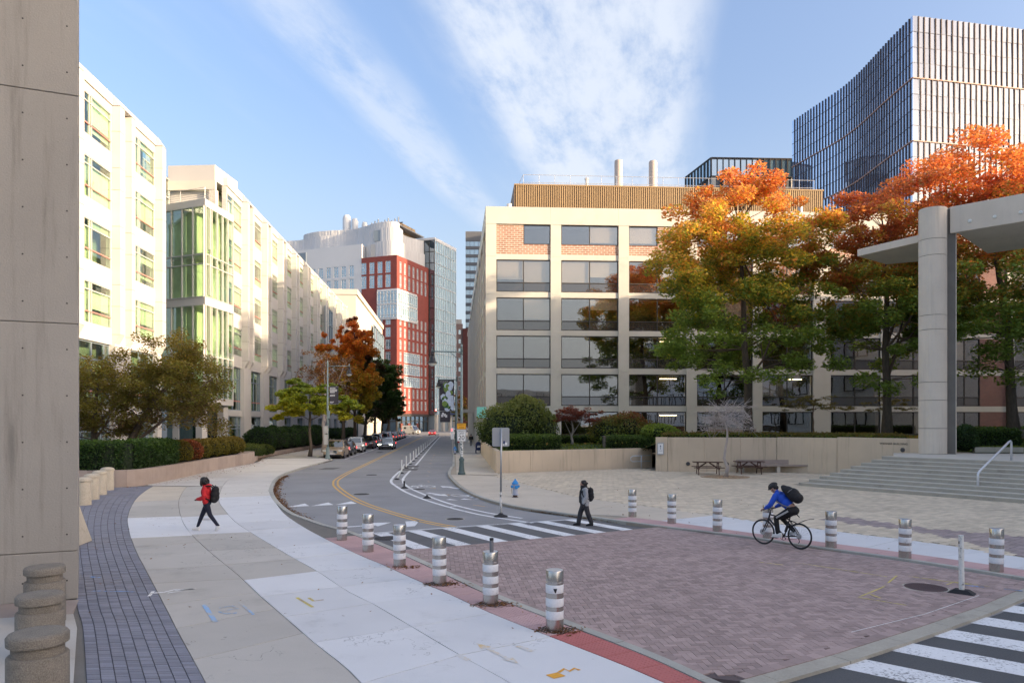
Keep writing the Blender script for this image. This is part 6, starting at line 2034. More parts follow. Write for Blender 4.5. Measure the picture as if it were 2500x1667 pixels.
gw = thing('garden_wall', 'long low stained concrete garden wall under the shrubs', 'wall', (-1, 47.2, ZP))
wall_run(gw, [(-1.02, 47.2), (10.2, 53.0)], 0, 1.52, .3, 2.75)
wall_run(gw, [S(2.85, 76), (-1.03, 47.22)], 0, 1.52, .3, 4.5)
lw = thing('lettered_wall', 'tall tan concrete wall with building name, sign panel and round lights', 'wall', (15, 48.6, ZP))
LWL = [(9.67, 49.1), (10.45, 48.95)]
wall_run(lw, LWL, 0, 2.38, .45, 1.0, 'wall_conc', 'end_panel')
wall_run(lw, [(10.46, 48.95), (12.7, 48.5), (15.1, 48.35), (17.5, 48.2)], 0, 2.37, .4, 2.35)
wall_run(lw, smooth_line([(17.51, 48.2), (19.3, 47.3), (20.5, 46.0)], .5), 0, 2.39, .4, 3.5)
wall_run(lw, [(20.5, 45.98), (23.35, 41.5)], 0, 2.45, .4, 6)
L_, u_, n_, an_ = face((20.5, 45.98), (23.35, 41.5))
t = .685 * L_
o = text('lettering', 'WIESNER BUILDING', None, (20.5 + u_[0] * t + n_[0] * .006, 45.98 + u_[1] * t + n_[1] * .006, 2.12), .165, 'ink', (pi / 2, 0, an_), ext=.006, sx=1.15)
wc(o, lw)
for (x, y, z), (dx, dy) in (((11.75, 48.66, .62), (-.17, -.98)), ((14.25, 48.38, .62), (-.1, -1)), ((22.75, 42.45, 1.78), n_)):
    o = MB().lathe([(.13, -.02), (.13, .03), (.10, .045)], 16).build('wall_light', 'dark_grey', None)
    o.location = (x, y, z)
    o.rotation_euler = (pi / 2, 0, atan2(dy, dx) + pi / 2)
    wc(o, lw)
sp = thing('sign_panel', 'small white wayfinding sign with an up arrow on the wall end', 'sign', (9.98, 49.0, 1.2), atan2(-.15, .78))
MB().box(-.22, .22, -.05, .0, 0, .82).build('panel_frame', 'galv', sp)
MB().box(-.17, .17, -.06, -.051, .07, .75).build('panel_face', 'sign_white', sp)
mb = MB().box(-.012, .012, -.066, -.0605, .36, .60)
mb.add([(-.05, -.0635, .56), (.05, -.0635, .56), (0, -.0635, .66)], [(0, 1, 2)])
mb.build('arrow', 'ink_blue', sp)
text('lettering', 'PARKING', sp, (0, -.062, .27), .055, 'ink_blue', ext=.001)
rp_ = thing('ramp_rail', 'short white pipe handrail beside the sign wall', 'handrail', (8.9, 51.6, ZP))
mb = MB()
mb.tube([(.9, 0, .95), (-.35, 0, .90), (-.5, 0, .78), (-.5, 0, .60), (-.35, 0, .5), (.9, 0, .55)], .03, 8)
mb.tube([(.25, 0, 0), (.25, 0, .93)], .03, 8)
mb.build('rail', 'rail', rp_, smooth=True)
bn = thing('stone_bench', 'long pale stone bench built along the lettered wall', 'bench', (15.2, 48.0, ZP), -.05)
for k in range(3):
    MB().box(-.4 + 1.75 * k, 1.33 + 1.75 * k, -.45, .1, .42, .52).build('seat_slab', 'granite_pink', bn)
    MB().box(-.4 + 1.75 * k, 1.33 + 1.75 * k, .05, .17, .53, .82).build('backrest', 'granite_pink', bn)
for k in range(3):
    MB().box(-.2 + 2.3 * k, .0 + 2.3 * k, -.38, .1, 0, .42).build('leg', 'limestone', bn)


def picnic(loc, rz, label):
    t = thing('picnic_table', label, 'picnic table', loc, rz, 'picnic tables by the wall')
    for k in range(5):
        MB().box(-.92, .92, -.36 + .148 * k, -.22 + .148 * k, .76, .80).build('table_plank', 'wood', t)
    for s_ in (-1, 1):
        for k in range(2):
            MB().box(-.92, .92, s_ * .72 - .13 + .135 * k, s_ * .72 - .005 + .135 * k, .44, .48).build('bench_plank', 'wood', t)
    for x in (-.62, .62):
        for s_ in (-1, 1):
            MB().bar((x, s_ * .28, .76), (x, s_ * .62, 0), .045, .095).build('leg', 'wood', t)
        MB().box(x - .03, x + .03, -.80, .80, .35, .44).build('bench_bearer', 'wood', t)
        MB().box(x - .03, x + .03, -.36, .36, .68, .76).build('top_bearer', 'wood', t)
        MB().bar((x, 0, .40), (x * .15, 0, .74), .045, .08).build('brace', 'wood', t)
    return t


picnic((12.35, 46.0, ZP), radians(-8), 'brown picnic table left of the bare tree trunk')
picnic((15.15, 46.6, ZP), radians(-4), 'brown picnic table right of the bare tree trunk')

# stairs up to the portal
stairs = thing('stone_stairs', 'wide flight of nine weathered concrete steps rising to the right', 'stairs', (17, 37.8, ZP))
sd = (0.573, -0.819)
for i in range(9):
    x0 = 14.9 + .54 * i
    zt = ZP + .17 * (i + 1)
    for k in range(6):                                           # each step of several blocks
        a0, a1 = 3.9 * k + (0 if k == 0 else (i * 1.37) % 2.2 - 1.1), 3.9 * (k + 1) + (i * 1.37) % 2.2 - 1.1
        p0, p1 = (x0 + sd[0] * a0, 37.9 + sd[1] * a0), (x0 + sd[0] * (a1 - .008), 37.9 + sd[1] * (a1 - .008))
        wdt = .9 if i < 8 else .55
        q = [p0, p1, (p1[0] + .819 * wdt, p1[1] + .573 * wdt), (p0[0] + .819 * wdt, p0[1] + .573 * wdt)]
        if k == 0:
            q[3] = (p0[0] + wdt / .819 * 1.0, p0[1])
        mb = MB().prism(q, ZP - .02, zt - .02)
        mb.prism([p0, p1, q[2], q[3]], zt - .0195, zt, 1)
        wc(mb.build('step', ['step', 'step_top'], None), stairs)
land = [(14.9 + .54 * 8 + .6, 37.88), (14.9 + 4.32 + sd[0] * 24 + .45, 37.9 + sd[1] * 24 + .3), (45, 24), (45, 38), (26.3, 41.4), (23.7, 42.1), (21.85, 41.75)]
structure(MB().prism(land, 0.0, ZP + .17 * 9 - .003).build('stair_landing', 'step_top'))
MB().prism([(26.6, 41.9), (29.2, 41.6), (29.2, 42.0), (26.7, 42.3)], 1.6, 1.95).build('lawn_edging', 'step', lawn)
hr = thing('stair_handrail', 'single bent steel pipe handrail on the stairs', 'handrail', (20.45, 32.0, ZP + .17))
a, b = Vector((0, 0, 0)), Vector((2.75, 1.9, 1.36))
MB().tube([a, a + Vector((0, 0, .78)), a + Vector((.03, .02, .88)), a + Vector((.12, .08, .97)), b + Vector((-.16, -.11, .86)), b + Vector((-.05, -.03, .89)), b + Vector((.02, .01, .84)), b + Vector((.03, .02, .7)), b + Vector((.03, .02, 0))],
          .048, 12).build('pipe', 'rail', hr, smooth=True)
MB().lathe([(.10, 0), (.10, .015), (.05, .02)], 14).build('base_flange', 'rail', hr)
pb = thing('timber_planter', 'square weathered timber planter box between the garden shrubs', 'planter', (7.15, 53.6, 1.46))
for k in range(6):
    MB().box(-.45 + .15 * k, -.31 + .15 * k, -.45, -.41, 0, .86).build('board', 'wood_grey', pb)
    MB().box(.41, .45, -.40 + .14 * k, -.27 + .14 * k, 0, .86).build('board', 'wood_grey', pb)
    MB().box(-.45, -.41, -.40 + .14 * k, -.27 + .14 * k, 0, .86).build('board', 'wood_grey', pb)
MB().box(-.5, .5, -.5, .5, .86, .92).build('rim', 'wood_grey', pb)
MB().box(-.41, .41, -.41, .41, 0, .8).build('soil_fill', 'soil', pb)
wb = thing('timber_bench', 'long weathered timber bench on the lawn at the far right', 'bench', (38.2, 55, 1.85), .05)
for k in range(3):
    MB().box(-2.4, 2.4, .02, .07, .42 + .2 * k, .60 + .2 * k).build('back_slat', 'wood_grey', wb)
for k in range(3):
    MB().box(-2.4, 2.4, -.45 + .15 * k, -.32 + .15 * k, .36, .41).build('seat_slat', 'wood_grey', wb)
for x in (-2.1, -.7, .7, 2.1):
    MB().box(x - .05, x + .05, -.42, .02, 0, .36).build('leg', 'wood_grey', wb)
bp = thing('brick_plinth', 'low tan brick plinth behind the bare tree', 'wall', (20.2, 66.5, 1.9), .03)
MB().box(-2.1, 2.1, 0, .6, 0, .95).build('brickwork', 'lab_brick', bp)
MB().box(-2.15, 2.15, -.04, .64, .95, 1.03).build('coping', 'limestone', bp)

# ================================================================ BOLLARDS
def steel_bollard(loc, label, group, rz=0):
    t = thing('steel_bollard', label, 'bollard', loc, rz, group)
    MB().lathe([(.141, -.02), (.141, .768), (.138, .772), (.141, .776), (.141, .944), (.137, .950)], 36).build('post', 'steel', t, smooth=True, auto=35)
    MB().lathe([(.136, .9505), (.134, .953)], 36).build('cap', 'steel_cap', t)
    for z in (.185, .386, .60):
        MB().lathe([(.1425, z), (.1435, z + .002), (.1435, z + .128), (.1425, z + .13)], 36).build('reflective_band', 'band', t, smooth=True, auto=35)
    return t


BL = [(-4.76, 20.4), (-3.67, 18.59), (-2.57, 16.69), (-1.48, 14.91), (-0.39, 13.26), (0.68, 11.61)]
proto = steel_bollard((*BL[-1], ZP), 'nearest striped steel bollard, its top band torn and marked black', 'striped steel bollards')
labs = ['last bollard of the left row, at the start of the crosswalk', 'second bollard from the crosswalk in the left row', 'left-row bollard directly before the worn first crosswalk bar', 'left-row bollard with brown leaves at its foot, before the one with the bottle', 'striped bollard carrying a dark bottle on its top']
for p, lb in zip(BL[:-1], labs):
    c = copy_tree(proto)
    c.location = (*p, ZP)
    c.rotation_euler = (R.uniform(-.012, .012), R.uniform(-.012, .012), R.uniform(0, 6))
    c['label'] = lb
BR = [(4.2, 25.43), (5.21, 23.78), (6.22, 22.08), (7.3, 20.8), (8.4, 19.2), (9.55, 17.72), (10.72, 16.14)]
labs = ['first bollard of the plaza row, just right of the person in grey', 'second bollard of the plaza row from the crosswalk', 'plaza-row bollard just ahead of the cyclist', 'striped bollard seen through the bicycle front wheel', 'plaza-row bollard just behind the cyclist', 'striped bollard left of the scuffed white post', 'striped bollard at the right end, right of the scuffed white post']
for p, lb in zip(BR, labs):
    c = copy_tree(proto)
    c.location = (*p, ZP)
    c.rotation_euler = (R.uniform(-.012, .012), R.uniform(-.012, .012), R.uniform(0, 6))
    c['label'] = lb
MB().add([(.03, -.1442, .68), (-.03, -.1442, .68), (-.005, -.1447, .612), (.012, -.1447, .61)], [(1, 0, 3, 2)]).build('black_mark', 'ink', proto)
mb = MB()
for p in [(.68, 11.61), (-.39, 13.26), (-1.48, 14.91)]:
    mb.sheet([(p[0] - .34, p[1] - .12), (p[0] + .1, p[1] - .3), (p[0] + .34, p[1] + .05), (p[0] - .1, p[1] + .26)], ZP + .0065)
mb.build('dirt_cutout', 'soil', tl)['kind'] = 'stuff'
bt_ = thing('bottle', 'dark grey drinks bottle left standing on a bollard', 'bottle', (-0.37, 13.22, ZP + .953))
MB().lathe([(.034, 0), (.038, .01), (.038, .15), (.034, .17), (.036, .20), (.036, .205)], 16).build('bottle_body', 'strap_grey', bt_, smooth=True, auto=40)
MB().lathe([(.037, .206), (.037, .245), (.030, .25)], 16).build('cap', 'charcoal', bt_, smooth=True, auto=40)

for k, (x, y, zt, rr, lb) in enumerate([(-5.2, 8.0, 1.10, .30, 'nearest mushroom-capped aggregate bollard, bottom left corner'), (-6.6, 10.2, 1.00, .30, 'middle mushroom-capped aggregate bollard at the bottom left'),
                                        (-7.72, 12.05, 1.02, .30, 'aggregate bollard standing right against the concrete pier')]):
    t = thing('stone_bollard', lb, 'bollard', (x, y, ZP), R.random(), 'aggregate bollards at the pier')
    h = zt - ZP
    MB().lathe([(rr, -.05), (rr, h - .25), (rr - .01, h - .235), (rr - .045, h - .23), (rr - .045, h - .125)], 32).build('shaft', 'aggregate', t, smooth=True, auto=35, bevel=0)
    MB().lathe([(rr - .03, h - .124), (rr, h - .115), (rr + .003, h - .03), (rr - .02, h), (rr - .1, h + .006)], 32).build('cap', 'aggregate', t, smooth=True, auto=50)
for k, ((x, y), lb) in enumerate(zip([(-17.1, 29.08), (-17.95, 31.15), (-18.76, 33.19), (-19.7, 35.5)], ['domed concrete bollard closest to the pier edge, at the slate path', 'second domed concrete bollard along the slate path', 'third domed concrete bollard along the slate path', 'domed concrete bollard touching the granite planter wall'])):
    t = thing('concrete_bollard', lb, 'bollard', (x, y, ZP), 0, 'domed concrete bollards by the slate path')
    MB().lathe([(.29, -.03), (.285, .90), (.27, .93)], 24).build('shaft', 'conc_bol', t, smooth=True, auto=35)
    MB().lathe([(.27, .931), (.315, .94), (.315, 1.0), (.28, 1.06), (.16, 1.10), (.05, 1.11)], 24).build('cap', 'conc_bol', t, smooth=True, auto=50)
t = thing('concrete_block', 'tapered concrete block leaning out from behind the pier', 'block', (-12.3, 19.6, ZP), .15)
MB().hexa([(-1.0, -.6, 0), (.72, -.6, 0), (.72, .6, 0), (-1.0, .6, 0), (-.9, -.35, 1.22), (.42, -.35, 1.22), (.42, .35, 1.22), (-.9, .35, 1.22)]).build('block_body', 'conc_bol', t, bevel=.025)
MB().box(-.9, .6, -.5, .5, -.05, .01).build('footing', 'joint', t)

# ================================================================ FLEX POSTS AND SIGNS
def flex(loc, label, group, h=.9, lean=(0, 0), mt='white_plastic', r=.042, base='round'):
    t = thing('flexible_post', label, 'delineator post', loc, 0, group)
    if base == 'round':
        MB().lathe([(.17, 0), (.16, .03), (.09, .055), (.06, .09)], 16).build('base', 'black', t, smooth=True, auto=50)
    else:
        mb = MB().hexa([(-.23, -.13, 0), (.23, -.13, 0), (.23, .13, 0), (-.23, .13, 0), (-.12, -.09, .075), (.12, -.09, .075), (.12, .09, .075), (-.12, .09, .075)])
        mb.build('base', 'black', t, rz=radians(-42))
    MB().tube([(0, 0, .05), (lean[0] * .5, lean[1] * .5, h * .5), (lean[0], lean[1], h)], [r, r * .95, r * .95], 10).build('post', mt, t, smooth=True, auto=60)
    return t


P_ = [(-6.82, 43.19), (-7.31, 48.32), (-7.80, 53.8), (-8.18, 58.68), (-8.56, 63.39), (-8.95, 67.93), (-9.35, 73.16), (-9.85, 79.0), (-10.25, 84.2), (-10.72, 90.0), (-11.2, 96.3), (-11.72, 103), (-12.25, 109.8), (-12.8, 116.5)] + [S(-3.45, 123 + 6.5 * k) for k in range(8)]
G3 = 'white flexible posts along the bike lane'
p0 = flex((*P_[1], 0), 'second white flex post in the bike-lane buffer, the first upright one', G3)
flex((*P_[0], 0), 'first bike-lane flex post, leaning over to the right', G3, lean=(.42, .1))
for k, p in enumerate(P_[2:]):
    c = copy_tree(p0)
    c.location = (*p, 0)
    nth = ('third', 'fourth', 'fifth', 'sixth', 'seventh', 'eighth', 'ninth', 'tenth', 'eleventh', 'twelfth', 'thirteenth', 'fourteenth', 'fifteenth', 'sixteenth', 'seventeenth', 'eighteenth', 'nineteenth', 'twentieth', 'twenty-first', 'twenty-second')
    c['label'] = nth[k] + ' white flex post up the bike lane, counting the leaning one as first' if k < 20 else 'tiny white flex post in the far part of the bike-lane row'
    c['group'] = G3
for (x, y), h, lb in (((-5.54, 37.5), .38, 'broken black flex-post stump in the buffer bend'), ((-3.8, 32.6), .14, 'low black rubber base left in the buffer')):
    t = thing('post_base', lb, 'delineator base', (x, y, 0))
    MB().lathe([(.20, 0), (.18, .03), (.10, .07), (.06, .10)], 16).build('base', 'black', t, smooth=True, auto=50)
    MB().tube([(0, 0, .08), (0, 0, h)], .045, 10).build('stub', 'black', t)
flex((8.79, 14.25, .06), 'scuffed white post on a black rectangular foot on the brick crossing', None, 1.13, (-.015, 0), 'scuffed', .05, 'rect')
sb = thing('road_sign', 'back of a grey metal sign on a tall post in the bike lane', 'sign', (-0.40, 26.2, 0), radians(4))
MB().lathe([(.26, 0), (.24, .04), (.10, .09), (.05, .14)], 16).build('base', 'black', sb, smooth=True, auto=50)
MB().tube([(0, 0, .1), (0, 0, .9)], .042, 10).build('lower_post', 'scuffed', sb, smooth=True)
MB().tube([(0, 0, .9), (.02, 0, 3.16)], .034, 10).build('post', 'galv', sb, smooth=True)
pl = [(-.27, -.34), (.27, -.34), (.31, -.30), (.31, .30), (.27, .34), (-.27, .34), (-.31, .30), (-.31, -.30)]
MB().add([(x, .045, z + 2.86) for x, z in pl] + [(x, .050, z + 2.86) for x, z in pl], [tuple(range(8)), tuple(range(15, 7, -1))] + [(i, i + 8, (i + 1) % 8 + 8, (i + 1) % 8) for i in range(8)]).build('sign_plate', 'alu_sign', sb)
for x, z, w_, h_, mt in ((.12, 2.62, .06, .10, 'ink_blue'), (.19, 2.57, .08, .10, 'sign_white'), (.10, 2.56, .05, .05, 'sign_white')):
    MB().box(x - w_ / 2, x + w_ / 2, .040, .0445, z, z + h_).build('sticker', mt, sb)

# ================================================================ LAMP POSTS
def lantern(t, x, z, s=1.0):
    MB().lathe([(.05, .0), (.09, .02), (.10, .10), (.07, .14), (.06, .22)], 14, (x, 0, z - .22 * s)).build('lantern_neck', 'black_metal', t, smooth=True)
    MB().lathe([(.31 * s, -.50 * s), (.30 * s, -.42 * s), (.21 * s, -.36 * s), (.18 * s, -.18 * s), (.13 * s, -.05 * s), (.08 * s, 0)], 18, (x, 0, z - .22 * s)).build('lantern_hood', 'black_metal', t, smooth=True, auto=50)
    MB().lathe([(.05 * s, -.68 * s), (.16 * s, -.63 * s), (.23 * s, -.55 * s), (.25 * s, -.501 * s)], 18, (x, 0, z - .22 * s)).build('lantern_glass', 'lamp_glass', t, smooth=True)


def lamp(loc, label, arm, dirx, zt, pole_m, base_m, group='street lamps', rz=ST):
    """tapered post on a cast base; bracket arm with a bell lantern"""
    t = thing('street_lamp', label, 'street lamp', loc, rz, group)
    MB().lathe([(.24, 0), (.24, .12), (.20, .16), (.19, .22), (.155, .55), (.145, .85), (.17, .90), (.17, .98), (.12, 1.04)], 12).build('base', base_m, t, smooth=True, auto=35)
    MB().tube([(0, 0, 1.0), (0, 0, 4), (0, 0, zt)], [.095, .085, .065], 12).build('pole', pole_m, t, smooth=True)
    MB().lathe([(.085, zt - .62), (.085, zt - .40), (.06, zt), (.015, zt + .12)], 12).build('finial', base_m, t, smooth=True, auto=40)
    za = zt - .45
    mb = MB().tube([(0, 0, za), (dirx * arm, 0, za + .03)], .035, 8)
    mb.tube([(0, 0, za - .45), (dirx * .35, 0, za - .33), (dirx * .65, 0, za - .05)], .018, 6)
    mb.lathe([(.05, -.06), (.06, 0), (.03, .18)], 10, (dirx * arm, 0, za + .05))
    mb.build('arm', base_m, t, smooth=True)
    lantern(t, dirx * arm, za)
    return t


l1_ = lamp((-3.17, 45.89, ZP), 'tall street lamp carrying the speed limit sign, stickers on its foot', 1.84, -1, 8.15, 'post_pale', 'post_green')
mb = MB()
for k in range(46):
    a, z = R.uniform(pi * 1.05, pi * 1.95), R.uniform(1.1, 2.2)
    w_, h_ = R.uniform(.25, .55), R.uniform(.03, .09)
    q = [(.0985 * cos(a + da), .0985 * sin(a + da), z + dz) for da, dz in ((-w_, 0), (0, 0), (w_, 0), (w_, h_), (0, h_), (-w_, h_))]
    mb.add(q, [(0, 1, 4, 5), (1, 2, 3, 4)])
mb.build('stickers', 'sign_white', l1_)['kind'] = 'stuff'
l2_ = lamp((*S(.35, 79), ZP), 'second street lamp on the right pavement, red call box on its base', 1.95, -1, 8.3, 'post_pale', 'post_green')
MB().box(.09, .28, -.12, .12, 1.05, 1.75).build('call_box', 'car_red', l2_)
lamp((*S(.4, 114), ZP), 'third street lamp up the right pavement', 1.95, -1, 8.3, 'post_pale', 'post_green')
lamp((*S(.4, 148), ZP), 'smallest visible street lamp, near the traffic lights', 1.95, -1, 8.3, 'post_pale', 'post_green')
l3_ = lamp((-16.5, 65.27, ZP), 'grey-green lamp post with a dark banner on the left kerb', 1.9, 1, 8.75, 'post_pale', 'post_pale')
MB().box(-.30, .05, -.42, -.10, 2.3, 2.95).build('meter_box', 'frame_pale', l3_)
MB().box(-.28, .05, -.40, -.10, 1.3, 2.2).build('meter_box', 'frame_pale', l3_)
MB().box(.05, .20, -.10, .12, 3.6, 4.3).build('control_box', 'post_pale', l3_)
lamp((*S(-13.3, 101), ZP), 'second lamp post on the left kerb among the tree trunks', 1.6, 1, 6.5, 'post_green', 'post_green')


def banner(loc, w_, h_, label, rz, art):
    t = thing('street_banner', label, 'banner', loc, rz)
    MB().box(0, w_, -.006, .006, 0, h_).build('cloth', 'banner_dark', t)
    mb = MB().tube([(-.08, 0, h_ + .02), (w_ + .02, 0, h_ + .02)], .018, 6)
    mb.tube([(-.08, 0, -.02), (w_ + .02, 0, -.02)], .018, 6)
    mb.build('bracket', 'galv', t)
    art(t)
    return t


def art_text(t):
    for k, (a, b, z) in enumerate(((.06, .55, 1.35), (.05, .70, 1.23), (.05, .70, 1.11), (.05, .47, .99), (.05, .50, .77), (.05, .50, .68), (.05, .40, .16), (.05, .33, .09))):
        x = a
        while x < b - .02:                                        # lines of small print, too small to read
            w_ = R.uniform(.03, .12)
            MB().box(x, min(x + w_, b), -.010, -.0065, z, z + (.075 if k < 4 else .05)).build('print_block', 'banner_print', t)
            x += w_ + .018


banner((-16.33, 65.2, 5.02), .80, 1.52, 'dark banner with lines of white print on the left lamp post', .0, art_text)
bm = {c: mat('banner_' + c, v, .7, var=.2, vscale=3) for c, v in (('green', (.16, .25, .06)), ('pale', (.52, .60, .74)), ('forest', (.03, .10, .03)))}


def art_flowers(t):
    text('lettering', 'MIT List Visual\nArts Center', t, (.07, -.008, 3.15), .15, 'banner_print', align='LEFT', ext=.001)
    r_ = random.Random(4)
    for k in range(46):
        z = r_.uniform(.25, 2.85)
        a = r_.uniform(.35 + .25 * abs(z - 1.5), 1.5)
        s_ = r_.uniform(.10, .34)
        n = 7
        MB().add([(min(1.58, max(.1, a + s_ * cos(2 * pi * i / n) * r_.uniform(.7, 1.1))), -.0075 - .0004 * k, z + s_ * 1.2 * sin(2 * pi * i / n)) for i in range(n)], [tuple(range(n))]).build('printed_shape', bm[('pale', 'pale', 'green', 'pale', 'forest', 'pale', 'green')[k % 7]], t)


banner((*S(-1.55, 78.9), 3.85 + .75), 1.62, 3.4, 'tall banner with green and pale blue print beside the red traffic lights', ST, art_flowers)
t = banner((*S(-1.45, 79.0), 3.40), 1.1, 1.15, 'short dark banner tail with a white block mark under the printed banner', ST, lambda t: None)
for a, z in ((.12, .55), (.40, .62), (.55, .5), (.2, .75)):
    MB().box(a, a + .22, -.010, -.0065, z, z + .28).build('print_block', 'banner_print', t)

# speed limit sign on the lamp post
ss = thing('speed_sign', 'white speed limit 20 sign under a yellow safety zone plate', 'road sign', (-3.17, 45.72, 2.2), radians(2))
MB().box(-.275, .275, -.005, .0, 0, .74).build('white_plate', 'sign_white', ss)
MB().box(-.29, .29, -.005, .0, .75, 1.13).build('yellow_plate', 'sign_yellow', ss)
mb = MB()
for (x0, x1, z0, z1) in ((-.26, .26, .012, .022), (-.26, .26, .718, .728), (-.262, -.252, .012, .728), (.252, .262, .012, .728)):
    mb.box(x0, x1, -.008, -.0055, z0, z1)
for (x0, x1, z0, z1) in ((-.285, .285, .755, .767), (-.285, .285, 1.113, 1.125), (-.285, -.273, .755, 1.125), (.273, .285, .755, 1.125)):
    mb.box(x0, x1, -.008, -.0055, z0, z1)
mb.build('sign_border', 'ink', ss)
for tx, z, s_, sx_ in (('SAFETY', 1.02, .115, 1.0), ('ZONE', .86, .115, 1.0), ('SPEED', .62, .15, 1.0), ('LIMIT', .47, .15, 1.0), ('20', .21, .40, 1.0)):
    text('lettering', tx, ss, (0, -.008, z), s_, 'ink', ext=.001, sx=sx_)
ds = thing('diamond_sign', 'back of a pale diamond warning sign behind the yellow plate', 'road sign', (-3.17, 46.05, 2.95))
MB().add([(0, .02, -.42), (.44, .02, 0), (0, .02, .42), (-.44, .02, 0), (0, .028, -.42), (.44, .028, 0), (0, .028, .42), (-.44, .028, 0)], [(0, 1, 2, 3), (7, 6, 5, 4), (0, 4, 5, 1), (1, 5, 6, 2), (2, 6, 7, 3), (3, 7, 4, 0)]).build('sign_plate', 'alu_sign', ds)
MB().box(-.12, .12, .0, .019, -.03, .03).build('bracket', 'galv', ds)
ns = thing('notice_sign', 'narrow white parking notice plates behind the speed sign', 'road sign', (*S(-.1, 70), 1.75))
MB().box(-.16, .16, -.01, 0, 0, .62).build('plate', 'sign_white', ns)
MB().box(-.16, .16, -.01, 0, .66, 1.1).build('plate', 'sign_white', ns)
MB().box(-.1, -.04, -.013, -.0105, .8, 1.0).build('red_print', 'taillight', ns)
MB().tube([(0, .03, -1.65), (0, .03, 1.15)], .03, 8).build('post', 'galv', ns)

# ================================================================ HYDRANTS, MAILBOX, SIGNALS
def hydrant(loc, label, rz):
    t = thing('fire_hydrant', label, 'fire hydrant', loc, rz, 'fire hydrants')
    MB().lathe([(.15, -.05), (.15, .0), (.10, .02), (.10, .10)], 16).build('foot', 'iron_rust', t, smooth=True, auto=40)
    MB().lathe([(.16, .10), (.16, .135), (.115, .14), (.115, .22), (.11, .27), (.11, .52), (.125, .53), (.125, .57)], 20).build('barrel', 'hyd_grey', t, smooth=True, auto=40)
    MB().lathe([(.145, .57), (.15, .60), (.12, .66), (.06, .74), (.03, .76), (.03, .80), (.01, .81)], 20).build('bonnet', 'hyd_blue', t, smooth=True, auto=50)
    for a, r_, z in ((pi, .065, .47), (0, .065, .47), (-pi / 2, .08, .45)):
        mb = MB()
        mb.X = Matrix.Rotation(a, 4, 'Z')
        mb.tube([(.08, 0, z), (.13, 0, z)], r_ * .8, 12)
        mb.tube([(.13, 0, z), (.18, 0, z), (.19, 0, z)], [r_, r_, r_ * .7], 12)
        mb.tube([(.19, 0, z), (.215, 0, z)], .022, 6)
        mb.build('nozzle_cap', 'hyd_blue', t, smooth=True, auto=50)
    MB().tube([(-.17, -.05, .42), (-.19, -.06, .30), (-.17, -.05, .17)], .008, 5).build('chain', 'iron', t)
    return t


h1 = hydrant((0.14, 32.1, ZP), 'grey hydrant with bright blue cap on the beige pavement', radians(20))
h2 = copy_tree(h1)
h2.location = (*S(.15, 75.3), ZP)
h2['label'] = 'distant blue-capped hydrant behind the speed limit sign'
mbx = thing('mailbox', 'dark blue round-topped mailbox by the concrete building', 'mailbox', (-3.58, 77.7, ZP), radians(8))
arcp = [(.30 * cos(a), .30 * sin(a)) for a in [pi * k / 10 for k in range(11)]]
prof = [(-.30, 0.30), (.30, .30)] + [(x, .92 + z) for x, z in arcp]
n = len(prof)
MB().add([(x, -.28, z) for x, z in prof] + [(x, .28, z) for x, z in prof], [tuple(range(n)), tuple(range(2 * n - 1, n - 1, -1))] + [(i, i + n, (i + 1) % n + n, (i + 1) % n) for i in range(n)]).build('box', 'mail_blue', mbx, bevel=.01)
for x in (-.27, .27):
    for y in (-.25, .25):
        MB().box(x - .04, x + .04, y - .04, y + .04, 0, .31).build('leg', 'mail_blue', mbx)
MB().add([(-.16, -.283, .60), (.14, -.283, .62), (.18, -.283, .80), (-.10, -.283, .80)], [(0, 1, 2, 3)]).build('emblem', 'sign_white', mbx)
MB().add([(-.10, -.285, .66), (.12, -.285, .69), (.14, -.285, .74), (-.03, -.285, .73)], [(0, 1, 2, 3)]).build('emblem_stripe', 'mail_blue', mbx)
MB().box(-.22, .22, -.31, -.281, .93, .98).build('pull_handle', 'mail_blue', mbx)


def signal(loc, label):
    t = thing('traffic_light', label, 'traffic light', loc, ST, 'red traffic lights over the far crossing')
    MB().box(-.20, .20, -.15, .15, -1.15, .0).build('housing', 'black_metal', t)
    for k, m_ in enumerate(('red_light', 'iron', 'iron')):
        o = MB().lathe([(.15, 0), (.14, .03), (.05, .05)], 14).build('lens', m_, t)
        o.location = (0, -.151, -.22 - .36 * k)
        o.rotation_euler = (pi / 2, 0, 0)
        mb = MB()
        mb.add([(.17 * cos(a), y, .17 * sin(a) - .22 - .36 * k) for y in (-.152, -.34) for a in [pi * q / 8 for q in range(9)]], [(i, i + 1, i + 10, i + 9) for i in range(8)])
        mb.build('visor', 'black_metal', t)
    return t


signal((-19.1, 183, 6.6), 'red traffic light hanging further left over the crossing')
signal((-16.75, 183.2, 6.55), 'red traffic light hanging nearer its mast over the crossing')
mp = thing('signal_mast', 'dark signal mast with its arm over the far crossing', 'signal mast', (*S(1.0, 183.4), 0), ST)
MB().tube([(0, 0, 0), (0, 0, 7.4)], [.16, .11], 10).build('mast', 'black_metal', mp, smooth=True)
MB().tube([(0, 0, 6.3), (-6.0, 0, 6.35)], [.09, .05], 8).build('mast_arm', 'black_metal', mp)
rk = thing('stair_rail', 'white tubular rails by the doorway behind the parked cars', 'handrail', (*S(-17.4, 103), ZP), ST + pi / 2)
for k in range(3):
    MB().tube([(-.6, -.5 + .5 * k, 0), (-.6, -.5 + .5 * k, .95), (.2, -.5 + .5 * k, .95), (1.4, -.5 + .5 * k, .3), (1.4, -.5 + .5 * k, 0)], .03, 6).build('rail', 'rail', rk)

# ================================================================ VEHICLES
_carm = {}


